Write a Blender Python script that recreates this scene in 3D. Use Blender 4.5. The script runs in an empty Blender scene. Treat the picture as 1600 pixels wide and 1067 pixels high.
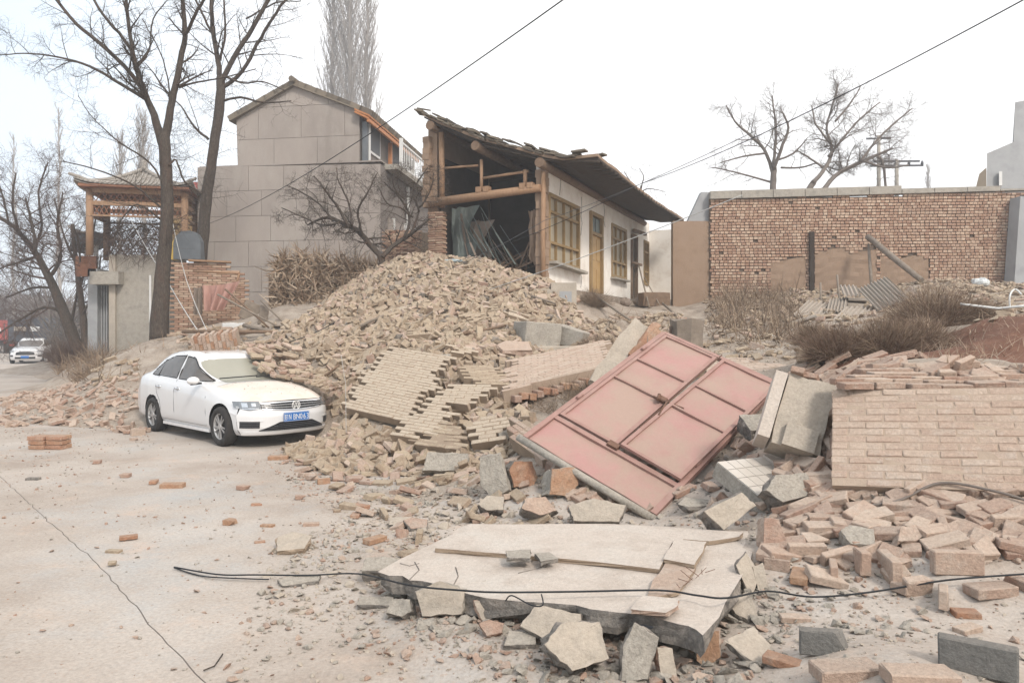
import bpy, bmesh, math, random
import numpy as np
from mathutils import Vector, Matrix, Euler, noise as mn
R = math.radians
random.seed(7); RNG = np.random.default_rng(7)
C = bpy.context.scene.collection
SC = bpy.context.scene

# ------------------------------------------------------------------ camera
F = 1155.0; HC = 1.78; HY = 520.0
cam_d = bpy.data.cameras.new('camera'); cam = bpy.data.objects.new('camera', cam_d); C.objects.link(cam)
cam_d.sensor_fit = 'HORIZONTAL'; cam_d.sensor_width = 36.0; cam_d.lens = 36.0*F/1600.0
cam_d.shift_y = -(533.5-HY)/1600.0
cam.location = (0, 0, HC); cam.rotation_euler = (R(90), 0, 0)
cam_d.clip_start = 0.1; cam_d.clip_end = 4000
SC.camera = cam
# ------------------------------------------------------------------ world and sun
SUN_EL, SUN_AZ = R(42), R(150)      # azimuth measured clockwise from +Y
w = bpy.data.worlds.new('World'); SC.world = w; w.use_nodes = True
nt = w.node_tree; nt.nodes.clear()
out = nt.nodes.new('ShaderNodeOutputWorld'); bg = nt.nodes.new('ShaderNodeBackground')
sky = nt.nodes.new('ShaderNodeTexSky'); sky.sky_type = 'NISHITA'; sky.sun_disc = False
sky.sun_elevation = SUN_EL; sky.sun_rotation = SUN_AZ; sky.air_density = 1.0; sky.dust_density = 3.0
tc = nt.nodes.new('ShaderNodeTexCoord'); nz = nt.nodes.new('ShaderNodeTexNoise')
nz.inputs['Scale'].default_value = 1.3; nz.inputs['Detail'].default_value = 4; nz.inputs['Roughness'].default_value = 0.45
nt.links.new(tc.outputs['Generated'], nz.inputs['Vector'])
sx = nt.nodes.new('ShaderNodeSeparateXYZ'); nt.links.new(tc.outputs['Generated'], sx.inputs[0])
ma = nt.nodes.new('ShaderNodeMath'); ma.operation = 'MULTIPLY_ADD'; ma.inputs[1].default_value = 0.55; ma.inputs[2].default_value = 0.42
nt.links.new(sx.outputs['X'], ma.inputs[0])
mb_ = nt.nodes.new('ShaderNodeMath'); mb_.operation = 'MULTIPLY_ADD'; mb_.inputs[1].default_value = 0.6
nt.links.new(nz.outputs['Fac'], mb_.inputs[0]); nt.links.new(ma.outputs[0], mb_.inputs[2])
cr = nt.nodes.new('ShaderNodeValToRGB')
cr.color_ramp.elements[0].position = 0.42; cr.color_ramp.elements[0].color = (5.3, 6.05, 6.8, 1)
cr.color_ramp.elements[1].position = 0.70; cr.color_ramp.elements[1].color = (8.55, 8.4, 8.25, 1)
nt.links.new(mb_.outputs[0], cr.inputs[0])
mx = nt.nodes.new('ShaderNodeMix'); mx.data_type = 'RGBA'; mx.inputs['Factor'].default_value = 0.88
nt.links.new(sky.outputs[0], mx.inputs[6]); nt.links.new(cr.outputs[0], mx.inputs[7])
nt.links.new(mx.outputs[2], bg.inputs['Color']); bg.inputs['Strength'].default_value = 0.098
nt.links.new(bg.outputs[0], out.inputs['Surface'])
sun_d = bpy.data.lights.new('sun', 'SUN'); sun = bpy.data.objects.new('sun', sun_d); C.objects.link(sun)
sun_d.energy = 1.5; sun_d.angle = R(10); sun_d.color = (1.0, 0.95, 0.88)
_d = Vector((math.sin(SUN_AZ)*math.cos(SUN_EL), math.cos(SUN_AZ)*math.cos(SUN_EL), math.sin(SUN_EL)))
sun.rotation_euler = _d.to_track_quat('Z', 'Y').to_euler()
SC.view_settings.view_transform = 'Standard'; SC.view_settings.look = 'None'
SC.view_settings.exposure = 0.97; SC.view_settings.gamma = 1.0; SC.view_settings.use_curve_mapping = False
try:
    SC.cycles.max_bounces = 6; SC.cycles.volume_bounces = 1
    SC.cycles.diffuse_bounces = 3; SC.cycles.glossy_bounces = 3; SC.cycles.transparent_max_bounces = 8
except Exception: pass

# ------------------------------------------------------------------ pixel <-> world
def P(px, py, Y): return Vector(((px-800)*Y/F, Y, HC+(HY-py)*Y/F))
def pix(X, Y, Z): return 800+F*X/Y, HY-F*(Z-HC)/Y

# ------------------------------------------------------------------ mesh builder
class MB:
    def __init__(s): s.v=[]; s.f=[]; s.m=[]; s.r=[]; s.sm=[]
    def add(s, vs, fs, mat=0, rnd=None, smooth=False):
        b=len(s.v); s.v.extend([tuple(p) for p in vs])
        if rnd is None: rnd=random.random()
        for f in fs:
            s.f.append([b+i for i in f]); s.m.append(mat); s.r.append(rnd); s.sm.append(smooth)
        return s
    def box(s, c, d, rot=None, mat=0, rnd=None, M=None, taper=1.0):
        x,y,z=d[0]/2,d[1]/2,d[2]/2
        vs=[Vector((sx*x*(taper if sz>0 else 1),sy*y*(taper if sz>0 else 1),sz*z)) for sz in(-1,1) for sy in(-1,1) for sx in(-1,1)]
        if rot is not None: vs=[rot@p for p in vs]
        vs=[p+Vector(c) for p in vs]
        if M is not None: vs=[M@p for p in vs]
        return s.add(vs,[(0,2,3,1),(4,5,7,6),(0,1,5,4),(2,6,7,3),(0,4,6,2),(1,3,7,5)],mat,rnd)
    def bar(s, a, b, w, h, mat=0, up=Vector((0,0,1)), rnd=None):
        a=Vector(a); b=Vector(b); d=(b-a); L=d.length; z=d.normalized()
        x=up.cross(z)
        if x.length<1e-4: x=Vector((1,0,0))
        x.normalize(); y=z.cross(x)
        M=Matrix((x,y,z)).transposed()
        return s.box((a+b)/2,(w,h,L),M,mat,rnd)
    def tube(s, pts, rad, n=8, mat=0, cap=True, smooth=True, rnd=None, wob=0):
        pts=[Vector(p) for p in pts]; k=len(pts)
        if not hasattr(rad,'__len__'): rad=[rad]*k
        vs=[]; 
        t0=(pts[1]-pts[0]).normalized(); ref=Vector((0,0,1)) if abs(t0.z)<.9 else Vector((1,0,0))
        for i,p in enumerate(pts):
            t=(pts[min(i+1,k-1)]-pts[max(i-1,0)])
            if t.length<1e-7: t=t0
            t.normalize(); x=ref.cross(t); 
            if x.length<1e-4: x=Vector((1,0,0)).cross(t)
            x.normalize(); y=t.cross(x); ref=y.cross(t)*-1 if False else ref
            for j in range(n):
                a=2*math.pi*j/n; r=rad[i]*(1+wob*random.uniform(-1,1))
                vs.append(p+x*math.cos(a)*r+y*math.sin(a)*r)
        fs=[(i*n+j,i*n+(j+1)%n,(i+1)*n+(j+1)%n,(i+1)*n+j) for i in range(k-1) for j in range(n)]
        s.add(vs,fs,mat,rnd,smooth)
        if cap:
            b=len(s.v)-k*n
            s.f.append([b+j for j in range(n)][::-1]); s.m.append(mat); s.r.append(s.r[-1]); s.sm.append(False)
            s.f.append([b+(k-1)*n+j for j in range(n)]); s.m.append(mat); s.r.append(s.r[-1]); s.sm.append(False)
        return s
    def prism(s, poly, o, ux, uy, depth, mat=0, rnd=None, mat_side=None):
        """polygon (u,v) on plane o+u*ux+v*uy, extruded by -depth along normal"""
        o=Vector(o); ux=Vector(ux); uy=Vector(uy); nn=ux.cross(uy).normalized(); k=len(poly)
        top=[o+ux*a+uy*b for a,b in poly]; bot=[p-nn*depth for p in top]
        if rnd is None: rnd=random.random()
        s.add(top+bot,[list(range(k))],mat,rnd)
        b=len(s.v)-2*k; ms=mat if mat_side is None else mat_side
        s.f.append([b+k+i for i in range(k)][::-1]); s.m.append(ms); s.r.append(rnd); s.sm.append(False)
        for i in range(k):
            j=(i+1)%k; s.f.append([b+i,b+k+i,b+k+j,b+j]); s.m.append(ms); s.r.append(rnd); s.sm.append(False)
        return s
    def mesh(s, name, mats):
        me=bpy.data.meshes.new(name); me.from_pydata(s.v,[],s.f)
        for m in (mats if isinstance(mats,(list,tuple)) else [mats]): me.materials.append(m)
        me.polygons.foreach_set('material_index',s.m); me.polygons.foreach_set('use_smooth',s.sm)
        a=me.attributes.new('rnd','FLOAT','FACE'); a.data.foreach_set('value',s.r)
        me.update(); return me
    def build(s, name, mats, parent=None, **kw):
        return link(name, s.mesh(name,mats), parent, **kw)
def link(name, me, parent=None, label=None, cat=None, group=None, kind=None):
    o=bpy.data.objects.new(name,me); C.objects.link(o)
    if parent is not None: o.parent=parent
    tag(o,label,cat,group,kind); return o
def tag(o,label=None,cat=None,group=None,kind=None):
    if label: o['label']=label
    if cat: o['category']=cat
    if group: o['group']=group
    if kind: o['kind']=kind
    return o
def thing(name,label,cat,loc=(0,0,0),rotz=0,group=None,kind=None,rot=None):
    o=bpy.data.objects.new(name,None); C.objects.link(o); o.location=loc
    o.rotation_euler=(0,0,rotz) if rot is None else rot
    o.empty_display_size=.2
    return tag(o,label,cat,group,kind)
def npmesh(name, V, FQ, mats, rnd=None, mi=None, smooth=False):
    """V (n,3), FQ list of faces arrays (m,k)"""
    me=bpy.data.meshes.new(name)
    V=np.ascontiguousarray(V,dtype=np.float32); me.vertices.add(len(V)); me.vertices.foreach_set('co',V.ravel())
    FQ=[f for f in FQ if len(f)]
    loops=np.concatenate([f.ravel() for f in FQ]).astype(np.int32)
    tot=np.concatenate([np.full(len(f),f.shape[1]) for f in FQ]).astype(np.int32)
    st=np.concatenate([[0],np.cumsum(tot)[:-1]]).astype(np.int32)
    me.loops.add(len(loops)); me.loops.foreach_set('vertex_index',loops)
    me.polygons.add(len(tot)); me.polygons.foreach_set('loop_start',st)
    try: me.polygons.foreach_set('loop_total',tot)
    except Exception: pass
    for m in (mats if isinstance(mats,(list,tuple)) else [mats]): me.materials.append(m)
    if mi is not None: me.polygons.foreach_set('material_index',np.asarray(mi,dtype=np.int32))
    me.polygons.foreach_set('use_smooth',np.full(len(tot),smooth))
    me.update(calc_edges=True)
    if rnd is not None:
        a=me.attributes.new('rnd','FLOAT','FACE'); a.data.foreach_set('value',np.asarray(rnd,dtype=np.float32))
    return me

# ------------------------------------------------------------------ materials
def srgb(r,g,b):
    f=lambda c: (c/255/12.92) if c/255<=.04045 else ((c/255+.055)/1.055)**2.4
    return (f(r),f(g),f(b),1)
def mat(name, cols, rough=.9, scale=4, detail=6, bump=.3, bscale=None, dust=0, dustc=(.47,.37,.285,1), metal=0,
        vary=.0, rampw=.25, spec=.25, stain=None, stscale=1.2, stamt=.5, coat=0, streak=False, emis=None, trans=0, alb=.80, fine=0, stlo=.5):
    A_=lambda c: tuple(v*alb for v in c[:3])+(1,)
    cols=[A_(c) for c in cols]; dustc=A_(dustc); stain=A_(stain) if stain else None
    m=bpy.data.materials.new(name); m.use_nodes=True; t=m.node_tree; n=t.nodes; L=t.links
    b=n['Principled BSDF']; geo=n.new('ShaderNodeNewGeometry')
    pos=geo.outputs['Position']
    if streak:
        mp=n.new('ShaderNodeMapping'); mp.inputs['Scale'].default_value=streak; L.new(pos,mp.inputs['Vector']); pos=mp.outputs[0]
    no=n.new('ShaderNodeTexNoise'); no.inputs['Scale'].default_value=scale; no.inputs['Detail'].default_value=detail
    no.inputs['Roughness'].default_value=.62; L.new(pos,no.inputs['Vector'])
    at=n.new('ShaderNodeAttribute'); at.attribute_name='rnd'; oi=n.new('ShaderNodeObjectInfo')
    ad=n.new('ShaderNodeMath'); ad.operation='ADD'; L.new(at.outputs['Fac'],ad.inputs[0]); L.new(oi.outputs['Random'],ad.inputs[1])
    fr=n.new('ShaderNodeMath'); fr.operation='FRACT'; L.new(ad.outputs[0],fr.inputs[0])
    # factor = noise*(1-vary)+rand*vary
    mi=n.new('ShaderNodeMix'); mi.data_type='FLOAT'; mi.inputs[0].default_value=vary
    L.new(no.outputs['Fac'],mi.inputs[2]); L.new(fr.outputs[0],mi.inputs[3])
    ra=n.new('ShaderNodeValToRGB'); L.new(mi.outputs[0],ra.inputs[0]); e=ra.color_ramp.elements
    lo,hi=.5-rampw*(1+vary),.5+rampw*(1+vary); lo=max(lo,0.02); hi=min(hi,.98)
    cols=[tuple(c) if len(c)==4 else tuple(c)+(1,) for c in cols]
    e[0].position=lo; e[0].color=cols[0]; e[1].position=hi; e[1].color=cols[-1]
    for i in range(1,len(cols)-1):
        q=e.new(lo+(hi-lo)*i/(len(cols)-1)); q.color=cols[i]
    col=ra.outputs['Color']
    def mixc(a,c,fac,facsock=None):
        x=n.new('ShaderNodeMix'); x.data_type='RGBA'; L.new(a,x.inputs[6]); x.inputs[7].default_value=c
        if facsock is not None: L.new(facsock,x.inputs[0])
        else: x.inputs[0].default_value=fac
        return x.outputs[2]
    if stain:
        n2=n.new('ShaderNodeTexNoise'); n2.inputs['Scale'].default_value=stscale; n2.inputs['Detail'].default_value=8; n2.inputs['Roughness'].default_value=.7
        L.new(pos,n2.inputs['Vector']); mr=n.new('ShaderNodeMapRange'); mr.inputs[1].default_value=stlo; mr.inputs[2].default_value=stlo+.18; mr.inputs[3].default_value=0; mr.inputs[4].default_value=stamt
        L.new(n2.outputs['Fac'],mr.inputs[0]); col=mixc(col,stain if len(stain)==4 else tuple(stain)+(1,),0,mr.outputs[0])
    if dust:
        sp=n.new('ShaderNodeSeparateXYZ'); L.new(geo.outputs['Normal'],sp.inputs[0])
        n3=n.new('ShaderNodeTexNoise'); n3.inputs['Scale'].default_value=9; n3.inputs['Detail'].default_value=4; L.new(geo.outputs['Position'],n3.inputs['Vector'])
        a1=n.new('ShaderNodeMath'); a1.operation='MULTIPLY_ADD'; a1.inputs[1].default_value=.8; a1.inputs[2].default_value=-.15; L.new(sp.outputs['Z'],a1.inputs[0])
        a2=n.new('ShaderNodeMath'); a2.operation='ADD'; L.new(a1.outputs[0],a2.inputs[0]); L.new(n3.outputs['Fac'],a2.inputs[1])
        mr=n.new('ShaderNodeMapRange'); mr.inputs[1].default_value=.35; mr.inputs[2].default_value=1.1; mr.inputs[3].default_value=dust*.35; mr.inputs[4].default_value=dust
        L.new(a2.outputs[0],mr.inputs[0]); col=mixc(col,dustc,0,mr.outputs[0])
    if fine:   # pits, grit and smears at close range
        n4=n.new('ShaderNodeTexNoise'); n4.inputs['Scale'].default_value=38; n4.inputs['Detail'].default_value=7; n4.inputs['Roughness'].default_value=.8; L.new(geo.outputs['Position'],n4.inputs['Vector'])
        mr4=n.new('ShaderNodeMapRange'); mr4.inputs[1].default_value=.30; mr4.inputs[2].default_value=.70; mr4.inputs[3].default_value=1-fine; mr4.inputs[4].default_value=1+fine*.45; L.new(n4.outputs['Fac'],mr4.inputs[0])
        mm=n.new('ShaderNodeMix'); mm.data_type='RGBA'; mm.blend_type='MULTIPLY'; mm.inputs[0].default_value=1; L.new(col,mm.inputs[6]); L.new(mr4.outputs[0],mm.inputs[7]); col=mm.outputs[2]
    L.new(col,b.inputs['Base Color'])
    b.inputs['Roughness'].default_value=rough; b.inputs['Metallic'].default_value=metal
    b.inputs['Specular IOR Level'].default_value=spec
    if coat: b.inputs['Coat Weight'].default_value=coat; b.inputs['Coat Roughness'].default_value=.1
    if trans: b.inputs['Transmission Weight'].default_value=trans
    if bump:
        nb=n.new('ShaderNodeTexNoise'); nb.inputs['Scale'].default_value=bscale or scale*5; nb.inputs['Detail'].default_value=6; nb.inputs['Roughness'].default_value=.7
        L.new(pos,nb.inputs['Vector'])
        bp=n.new('ShaderNodeBump'); bp.inputs['Strength'].default_value=bump; bp.inputs['Distance'].default_value=.02
        L.new(nb.outputs['Fac'],bp.inputs['Height']); L.new(bp.outputs[0],b.inputs['Normal'])
    if emis: b.inputs['Emission Color'].default_value=emis[0]; b.inputs['Emission Strength'].default_value=emis[1]
    return m
M={}
M['brick_pile']=mat('dusty_tan_brick',[(.21,.14,.10),(.42,.305,.215),(.55,.43,.31),(.32,.22,.155),(.48,.37,.27),(.40,.25,.18)],scale=7,vary=.75,rampw=.27,bump=.8,bscale=60,dust=.6,dustc=(.54,.435,.315,1),stain=(.60,.52,.42),stscale=8,stamt=.55,fine=.35)
M['brick_red']=mat('red_brick',[(.38,.185,.125),(.50,.30,.215),(.56,.40,.31),(.44,.25,.18),(.54,.37,.28)],scale=9,vary=.7,rampw=.27,bump=.9,bscale=60,dust=.55,dustc=(.58,.47,.38,1),stain=(.60,.52,.44),stscale=7,stamt=.7,fine=.35)
M['brick_bright']=mat('bright_red_brick',[(.44,.19,.11),(.55,.32,.19),(.54,.27,.18)],scale=9,vary=.6,rampw=.25,bump=.9,bscale=60,dust=.4,stain=(.60,.50,.40),stscale=7,stamt=.6,fine=.35)
M['brick_pink']=mat('pink_dusty_brick',[(.38,.235,.175),(.58,.44,.345),(.48,.32,.24),(.64,.51,.41)],scale=6,vary=.65,rampw=.28,bump=.7,bscale=50,dust=.4,dustc=(.62,.51,.41,1),stain=(.58,.50,.43),stscale=6,stamt=.6,fine=.3)
M['brick_wall']=mat('weathered_wall_brick',[(.30,.17,.12),(.46,.29,.20),(.62,.46,.34),(.40,.24,.17),(.54,.38,.27)],scale=12,vary=.8,rampw=.3,bump=.4,bscale=50,stain=(.33,.22,.16),stscale=.6,stamt=.5)
M['pale_mortar']=mat('dusty_lime_mortar',[(.38,.29,.22),(.50,.39,.30)],scale=9,bump=.5)
M['brick_pale']=mat('pale_dusty_brick',[(.44,.33,.245),(.56,.46,.355),(.50,.39,.30)],scale=6,vary=.6,rampw=.28,bump=.6,bscale=50,dust=.5,dustc=(.60,.50,.385,1),fine=.3)
M['dark_mortar']=mat('dark_open_joint',[(.14,.10,.075),(.22,.165,.12)],scale=9,bump=.5)
M['mortar']=mat('mud_mortar',[(.30,.225,.16),(.41,.315,.23)],scale=9,bump=.5)
M['mud']=mat('mud_plaster',[(.30,.205,.14),(.39,.275,.195)],scale=3,bump=.5,bscale=25,stain=(.25,.175,.125),stscale=1.5)
M['earth']=mat('rubble_earth',[(.32,.255,.20),(.44,.36,.29),(.52,.44,.36)],scale=3,detail=12,bump=1.0,bscale=22,rampw=.16,fine=.45)
M['red_earth']=mat('red_earth',[(.15,.07,.045),(.23,.115,.075)],scale=4,detail=10,bump=1.0,bscale=18,rampw=.2)
M['concrete']=mat('grey_concrete',[(.36,.325,.28),(.47,.43,.37),(.55,.50,.43)],scale=6,bump=.9,bscale=45,dust=.5,dustc=(.55,.47,.385,1),stain=(.24,.24,.215),stscale=3.5,stamt=.6,fine=.4)
M['plaster']=mat('pale_plaster',[(.48,.42,.345),(.60,.52,.43)],scale=4,bump=.6,bscale=45,dust=.3,stain=(.36,.33,.28),stscale=3,fine=.25)
M['slab_top']=mat('dusty_slab_render',[(.56,.465,.39),(.66,.57,.49),(.50,.41,.34)],scale=2.4,detail=10,bump=.6,bscale=40,stain=(.68,.62,.55),stscale=2.2,stamt=.6,fine=.22)
M['tile_shard']=mat('dark_tile_shard',[(.12,.11,.10),(.25,.22,.19)],scale=6,vary=.6,bump=.4,dust=.4)
M['core']=mat('broken_mortar_core',[(.13,.125,.12),(.29,.27,.245),(.44,.39,.34)],scale=12,bump=1.0,bscale=35,rampw=.2,fine=.5,dust=.3)
M['whitewash']=mat('whitewash',[(.70,.64,.57),(.82,.78,.72)],alb=1,scale=2,bump=.15,bscale=30,stain=(.50,.41,.33),stscale=1.6,stamt=.55)
M['timber']=mat('orange_timber',[(.30,.175,.10),(.43,.27,.165)],scale=6,bump=.3,streak=(3,3,.6),rough=.7)
M['old_timber']=mat('old_brown_timber',[(.16,.105,.07),(.28,.19,.13)],scale=7,bump=.5)
M['grey_timber']=mat('grey_weathered_timber',[(.20,.16,.125),(.34,.28,.225)],scale=7,bump=.5)
M['frame']=mat('ochre_painted_wood',[(.27,.175,.075),(.38,.255,.12)],scale=6,bump=.2,rough=.55)
M['door']=mat('ochre_door',[(.42,.26,.10),(.54,.35,.15)],scale=4,bump=.15,rough=.5)
M['paper']=mat('dull_window_pane',[(.36,.31,.23),(.47,.41,.31)],scale=2,bump=.1,rough=.5)
M['dark']=mat('dark_shade_and_char',[(.035,.026,.02),(.07,.052,.04)],scale=2,bump=.4)  # near-black: indoor shade put into the colour; also cracks and the charred post
M['roof_clay']=mat('old_grey_roof_tile',[(.10,.085,.07),(.20,.165,.125),(.27,.22,.165)],scale=6,vary=.5,bump=.6,bscale=30)
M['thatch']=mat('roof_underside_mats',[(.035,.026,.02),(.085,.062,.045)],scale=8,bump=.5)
M['panel']=mat('cement_render_panel',[(.27,.23,.20),(.385,.33,.29),(.46,.395,.345)],scale=.9,detail=11,vary=.22,bump=.2,bscale=20,stain=(.48,.43,.38),stscale=.7,stamt=.6,streak=(1,1,.45),fine=.1)
M['joint']=mat('dark_joint',[(.20,.17,.15),(.25,.215,.19)],scale=4,bump=.2)
M['gate']=mat('faded_red_gate_paint',[(.37,.19,.165),(.47,.26,.23),(.43,.22,.195)],scale=1.6,detail=9,rough=.6,bump=.15,bscale=6,stain=(.42,.30,.235),stscale=1.3,stamt=.85,stlo=.38,spec=.3,fine=.08)
M['gate_frame']=mat('rusty_gate_frame',[(.33,.19,.155),(.44,.265,.225)],scale=8,rough=.6,bump=.2,stain=(.42,.33,.27),stscale=3)
M['rust']=mat('rusty_iron',[(.14,.075,.05),(.24,.14,.10)],scale=20,bump=.4)
M['iron']=mat('dark_iron',[(.06,.065,.075),(.13,.13,.14)],scale=10,rough=.5,bump=.2)
M['cable']=mat('black_cable',[(.012,.013,.015),(.03,.032,.036)],scale=10,rough=.6,bump=.1)
M['wire']=mat('grey_wire',[(.10,.10,.105),(.16,.16,.16)],scale=5,rough=.6,bump=0)
M['white_wire']=mat('white_wire',[(.5,.49,.46),(.6,.58,.55)],scale=5,rough=.6,bump=0)
M['bark']=mat('dark_bark',[(.045,.034,.028),(.10,.078,.062),(.17,.14,.115)],scale=14,fine=.4,stain=(.14,.075,.05),stscale=2,stamt=.6,bump=1.0,bscale=22,streak=(3,3,.7))
M['bark_red']=mat('reddish_twigs',[(.10,.065,.052),(.15,.10,.08)],scale=5,bump=0)
M['twig_grey']=mat('grey_twigs',[(.17,.14,.12),(.25,.21,.18)],scale=5,bump=0)
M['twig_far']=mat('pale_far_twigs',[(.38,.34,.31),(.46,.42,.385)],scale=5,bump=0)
M['stalk']=mat('dry_maize_leaves',[(.27,.18,.12),(.42,.31,.22),(.56,.45,.34)],scale=5,vary=.9,rampw=.25,bump=0,rough=.8)
M['stalk_dark']=mat('brown_dry_stems',[(.19,.13,.09),(.33,.245,.17)],scale=5,vary=.9,bump=0)
M['shrub']=mat('purple_brown_broom_twigs',[(.13,.085,.065),(.25,.165,.12),(.33,.25,.16)],scale=2,vary=.6,bump=0)
M['tin']=mat('weathered_corrugated_sheet',[(.33,.29,.25),(.43,.39,.34)],scale=3,bump=.15,dust=.5,rough=.7)
M['cloth']=mat('faded_pink_cloth',[(.44,.24,.20),(.54,.33,.27)],scale=3,bump=.2,rough=.9)
M['cloth2']=mat('dusty_cloth',[(.22,.18,.15),(.33,.26,.21)],scale=3,bump=.3)
M['green_sheet']=mat('grey_green_plastic',[(.10,.125,.115),(.21,.235,.215)],scale=3,bump=.2,rough=.45)
M['bluegrey']=mat('blue_grey_plaster',[(.36,.36,.36),(.45,.45,.45)],scale=1.5,bump=.3,stain=(.25,.25,.26))
M['white_paint']=mat('white_paint',[(.70,.68,.65),(.80,.79,.76)],scale=3,bump=.05,rough=.5)
M['tile_grey']=mat('grey_pan_tile',[(.32,.285,.25),(.42,.38,.335)],scale=5,bump=.3)
M['tile_red']=mat('red_roof_tile',[(.32,.07,.06),(.42,.12,.10)],scale=5,bump=.3)
M['yellow']=mat('yellow_paint',[(.62,.40,.08),(.70,.48,.12)],scale=3,bump=0,rough=.6)
M['slate']=mat('slate_paint',[(.12,.13,.14),(.18,.19,.20)],scale=3,bump=.05,rough=.6)
M['orange_wood']=mat('orange_eave_wood',[(.42,.16,.055),(.55,.24,.10)],scale=5,bump=.15,rough=.6)
M['lattice']=mat('brown_lattice',[(.24,.10,.06),(.34,.17,.10)],scale=5,bump=0)
M['glaze']=mat('glazed_white_tile',[(.62,.57,.51),(.70,.66,.60)],scale=3,bump=.05,rough=.35,dust=.35,spec=.5,vary=.3)
M['bag']=mat('pale_plastic_bag',[(.62,.64,.63),(.72,.74,.73)],scale=5,bump=.3,rough=.4)
M['blue_sheet']=mat('pale_blue_rag',[(.38,.45,.47),(.5,.57,.58)],scale=5,bump=.3)
M['fardist']=mat('far_grey_wall',[(.34,.34,.35),(.42,.42,.43)],scale=.5,bump=0)
M['farwin']=mat('far_window',[(.13,.13,.135),(.19,.19,.195)],scale=.5,bump=0)
def road_mat():
    m=mat('dusty_concrete_road',[(.42,.345,.285),(.52,.445,.38),(.60,.53,.465)],scale=.55,detail=12,bump=.5,bscale=14,rampw=.15,stain=(.50,.49,.47),stscale=.45,stamt=.85,rough=.93,fine=.30)
    t=m.node_tree; n=t.nodes; L=t.links; b=n['Principled BSDF']
    src=b.inputs['Base Color'].links[0].from_socket
    geo=n.new('ShaderNodeNewGeometry')
    # speckles of crumbs and reddish brick dust
    v=n.new('ShaderNodeTexNoise'); v.inputs['Scale'].default_value=26; v.inputs['Detail'].default_value=5; v.inputs['Roughness'].default_value=.8; L.new(geo.outputs['Position'],v.inputs['Vector'])
    mr=n.new('ShaderNodeMapRange'); mr.inputs[1].default_value=.56; mr.inputs[2].default_value=.66; mr.inputs[4].default_value=.7; L.new(v.outputs['Fac'],mr.inputs[0])
    x=n.new('ShaderNodeMix'); x.data_type='RGBA'; L.new(mr.outputs[0],x.inputs[0]); L.new(src,x.inputs[6]); x.inputs[7].default_value=(.36,.27,.21,1)
    v2=n.new('ShaderNodeTexNoise'); v2.inputs['Scale'].default_value=1.4; v2.inputs['Detail'].default_value=9; v2.inputs['Roughness'].default_value=.75; L.new(geo.outputs['Position'],v2.inputs['Vector'])
    m2=n.new('ShaderNodeMapRange'); m2.inputs[1].default_value=.55; m2.inputs[2].default_value=.75; m2.inputs[4].default_value=.5; L.new(v2.outputs['Fac'],m2.inputs[0])
    y=n.new('ShaderNodeMix'); y.data_type='RGBA'; L.new(m2.outputs[0],y.inputs[0]); L.new(x.outputs[2],y.inputs[6]); y.inputs[7].default_value=(.58,.40,.29,1)
    vo=n.new('ShaderNodeTexVoronoi'); vo.feature='DISTANCE_TO_EDGE'; vo.inputs['Scale'].default_value=.16
    wn=n.new('ShaderNodeTexNoise'); wn.inputs['Scale'].default_value=2.2; wn.inputs['Detail'].default_value=6; L.new(geo.outputs['Position'],wn.inputs['Vector'])
    wm=n.new('ShaderNodeMix'); wm.data_type='RGBA'; wm.blend_type='ADD'; wm.inputs[0].default_value=.7; L.new(geo.outputs['Position'],wm.inputs[6]); L.new(wn.outputs['Color'],wm.inputs[7]); L.new(wm.outputs[2],vo.inputs['Vector'])
    cm=n.new('ShaderNodeMapRange'); cm.inputs[1].default_value=0; cm.inputs[2].default_value=.0018; cm.inputs[3].default_value=.45; cm.inputs[4].default_value=0; L.new(vo.outputs['Distance'],cm.inputs[0])
    z=n.new('ShaderNodeMix'); z.data_type='RGBA'; L.new(cm.outputs[0],z.inputs[0]); L.new(y.outputs[2],z.inputs[6]); z.inputs[7].default_value=(.25,.19,.15,1)
    L.new(z.outputs[2],b.inputs['Base Color']); return m
M['road']=road_mat()
M['carpaint']=mat('white_car_paint',[(.66,.66,.67),(.70,.70,.70)],scale=1,bump=0,rough=.25,coat=.7,spec=.5,dust=.30,dustc=(.62,.54,.46,1),alb=1)
M['hood_dust']=mat('dusty_bonnet_paint',[(.58,.51,.44),(.67,.60,.53)],scale=2,bump=.1,rough=.6,stain=(.58,.45,.36),stscale=3,stamt=.7,alb=1)
M['glass']=mat('tinted_car_glass',[(.055,.052,.05),(.09,.082,.075)],scale=1,bump=0,rough=.12,spec=.6,dust=.2)
M['windscreen']=mat('dusty_windscreen',[(.34,.325,.26),(.40,.38,.31)],scale=1.5,bump=.05,rough=.45,spec=.5)
M['clear']=mat('headlamp_glass',[(.20,.21,.22),(.38,.39,.40)],scale=12,bump=0,rough=.1,spec=.8,metal=.4)
M['chrome']=mat('chrome',[(.8,.8,.81),(.9,.9,.9)],scale=3,bump=0,rough=.2,metal=.9)
M['alloy']=mat('silver_alloy',[(.50,.49,.48),(.60,.59,.58)],scale=3,bump=0,rough=.35,metal=.5)
M['rubber']=mat('black_tyre_rubber',[(.028,.026,.025),(.06,.054,.05)],scale=12,bump=.1,rough=.85)
M['black']=mat('black_plastic',[(.015,.015,.016),(.03,.03,.032)],scale=5,bump=0,rough=.5)
M['plate']=mat('blue_number_plate',[(.03,.16,.50),(.04,.20,.56)],scale=3,bump=0,rough=.4)
M['white']=mat('plain_white',[(.78,.78,.78),(.82,.82,.82)],scale=3,bump=0,rough=.5)
M['amber']=mat('amber_lens',[(.6,.25,.03),(.65,.3,.05)],scale=3,bump=0,rough=.2)
M['truck']=mat('dark_blue_truck_steel',[(.055,.065,.085),(.10,.11,.13)],scale=2,bump=.1,rough=.6)
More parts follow.
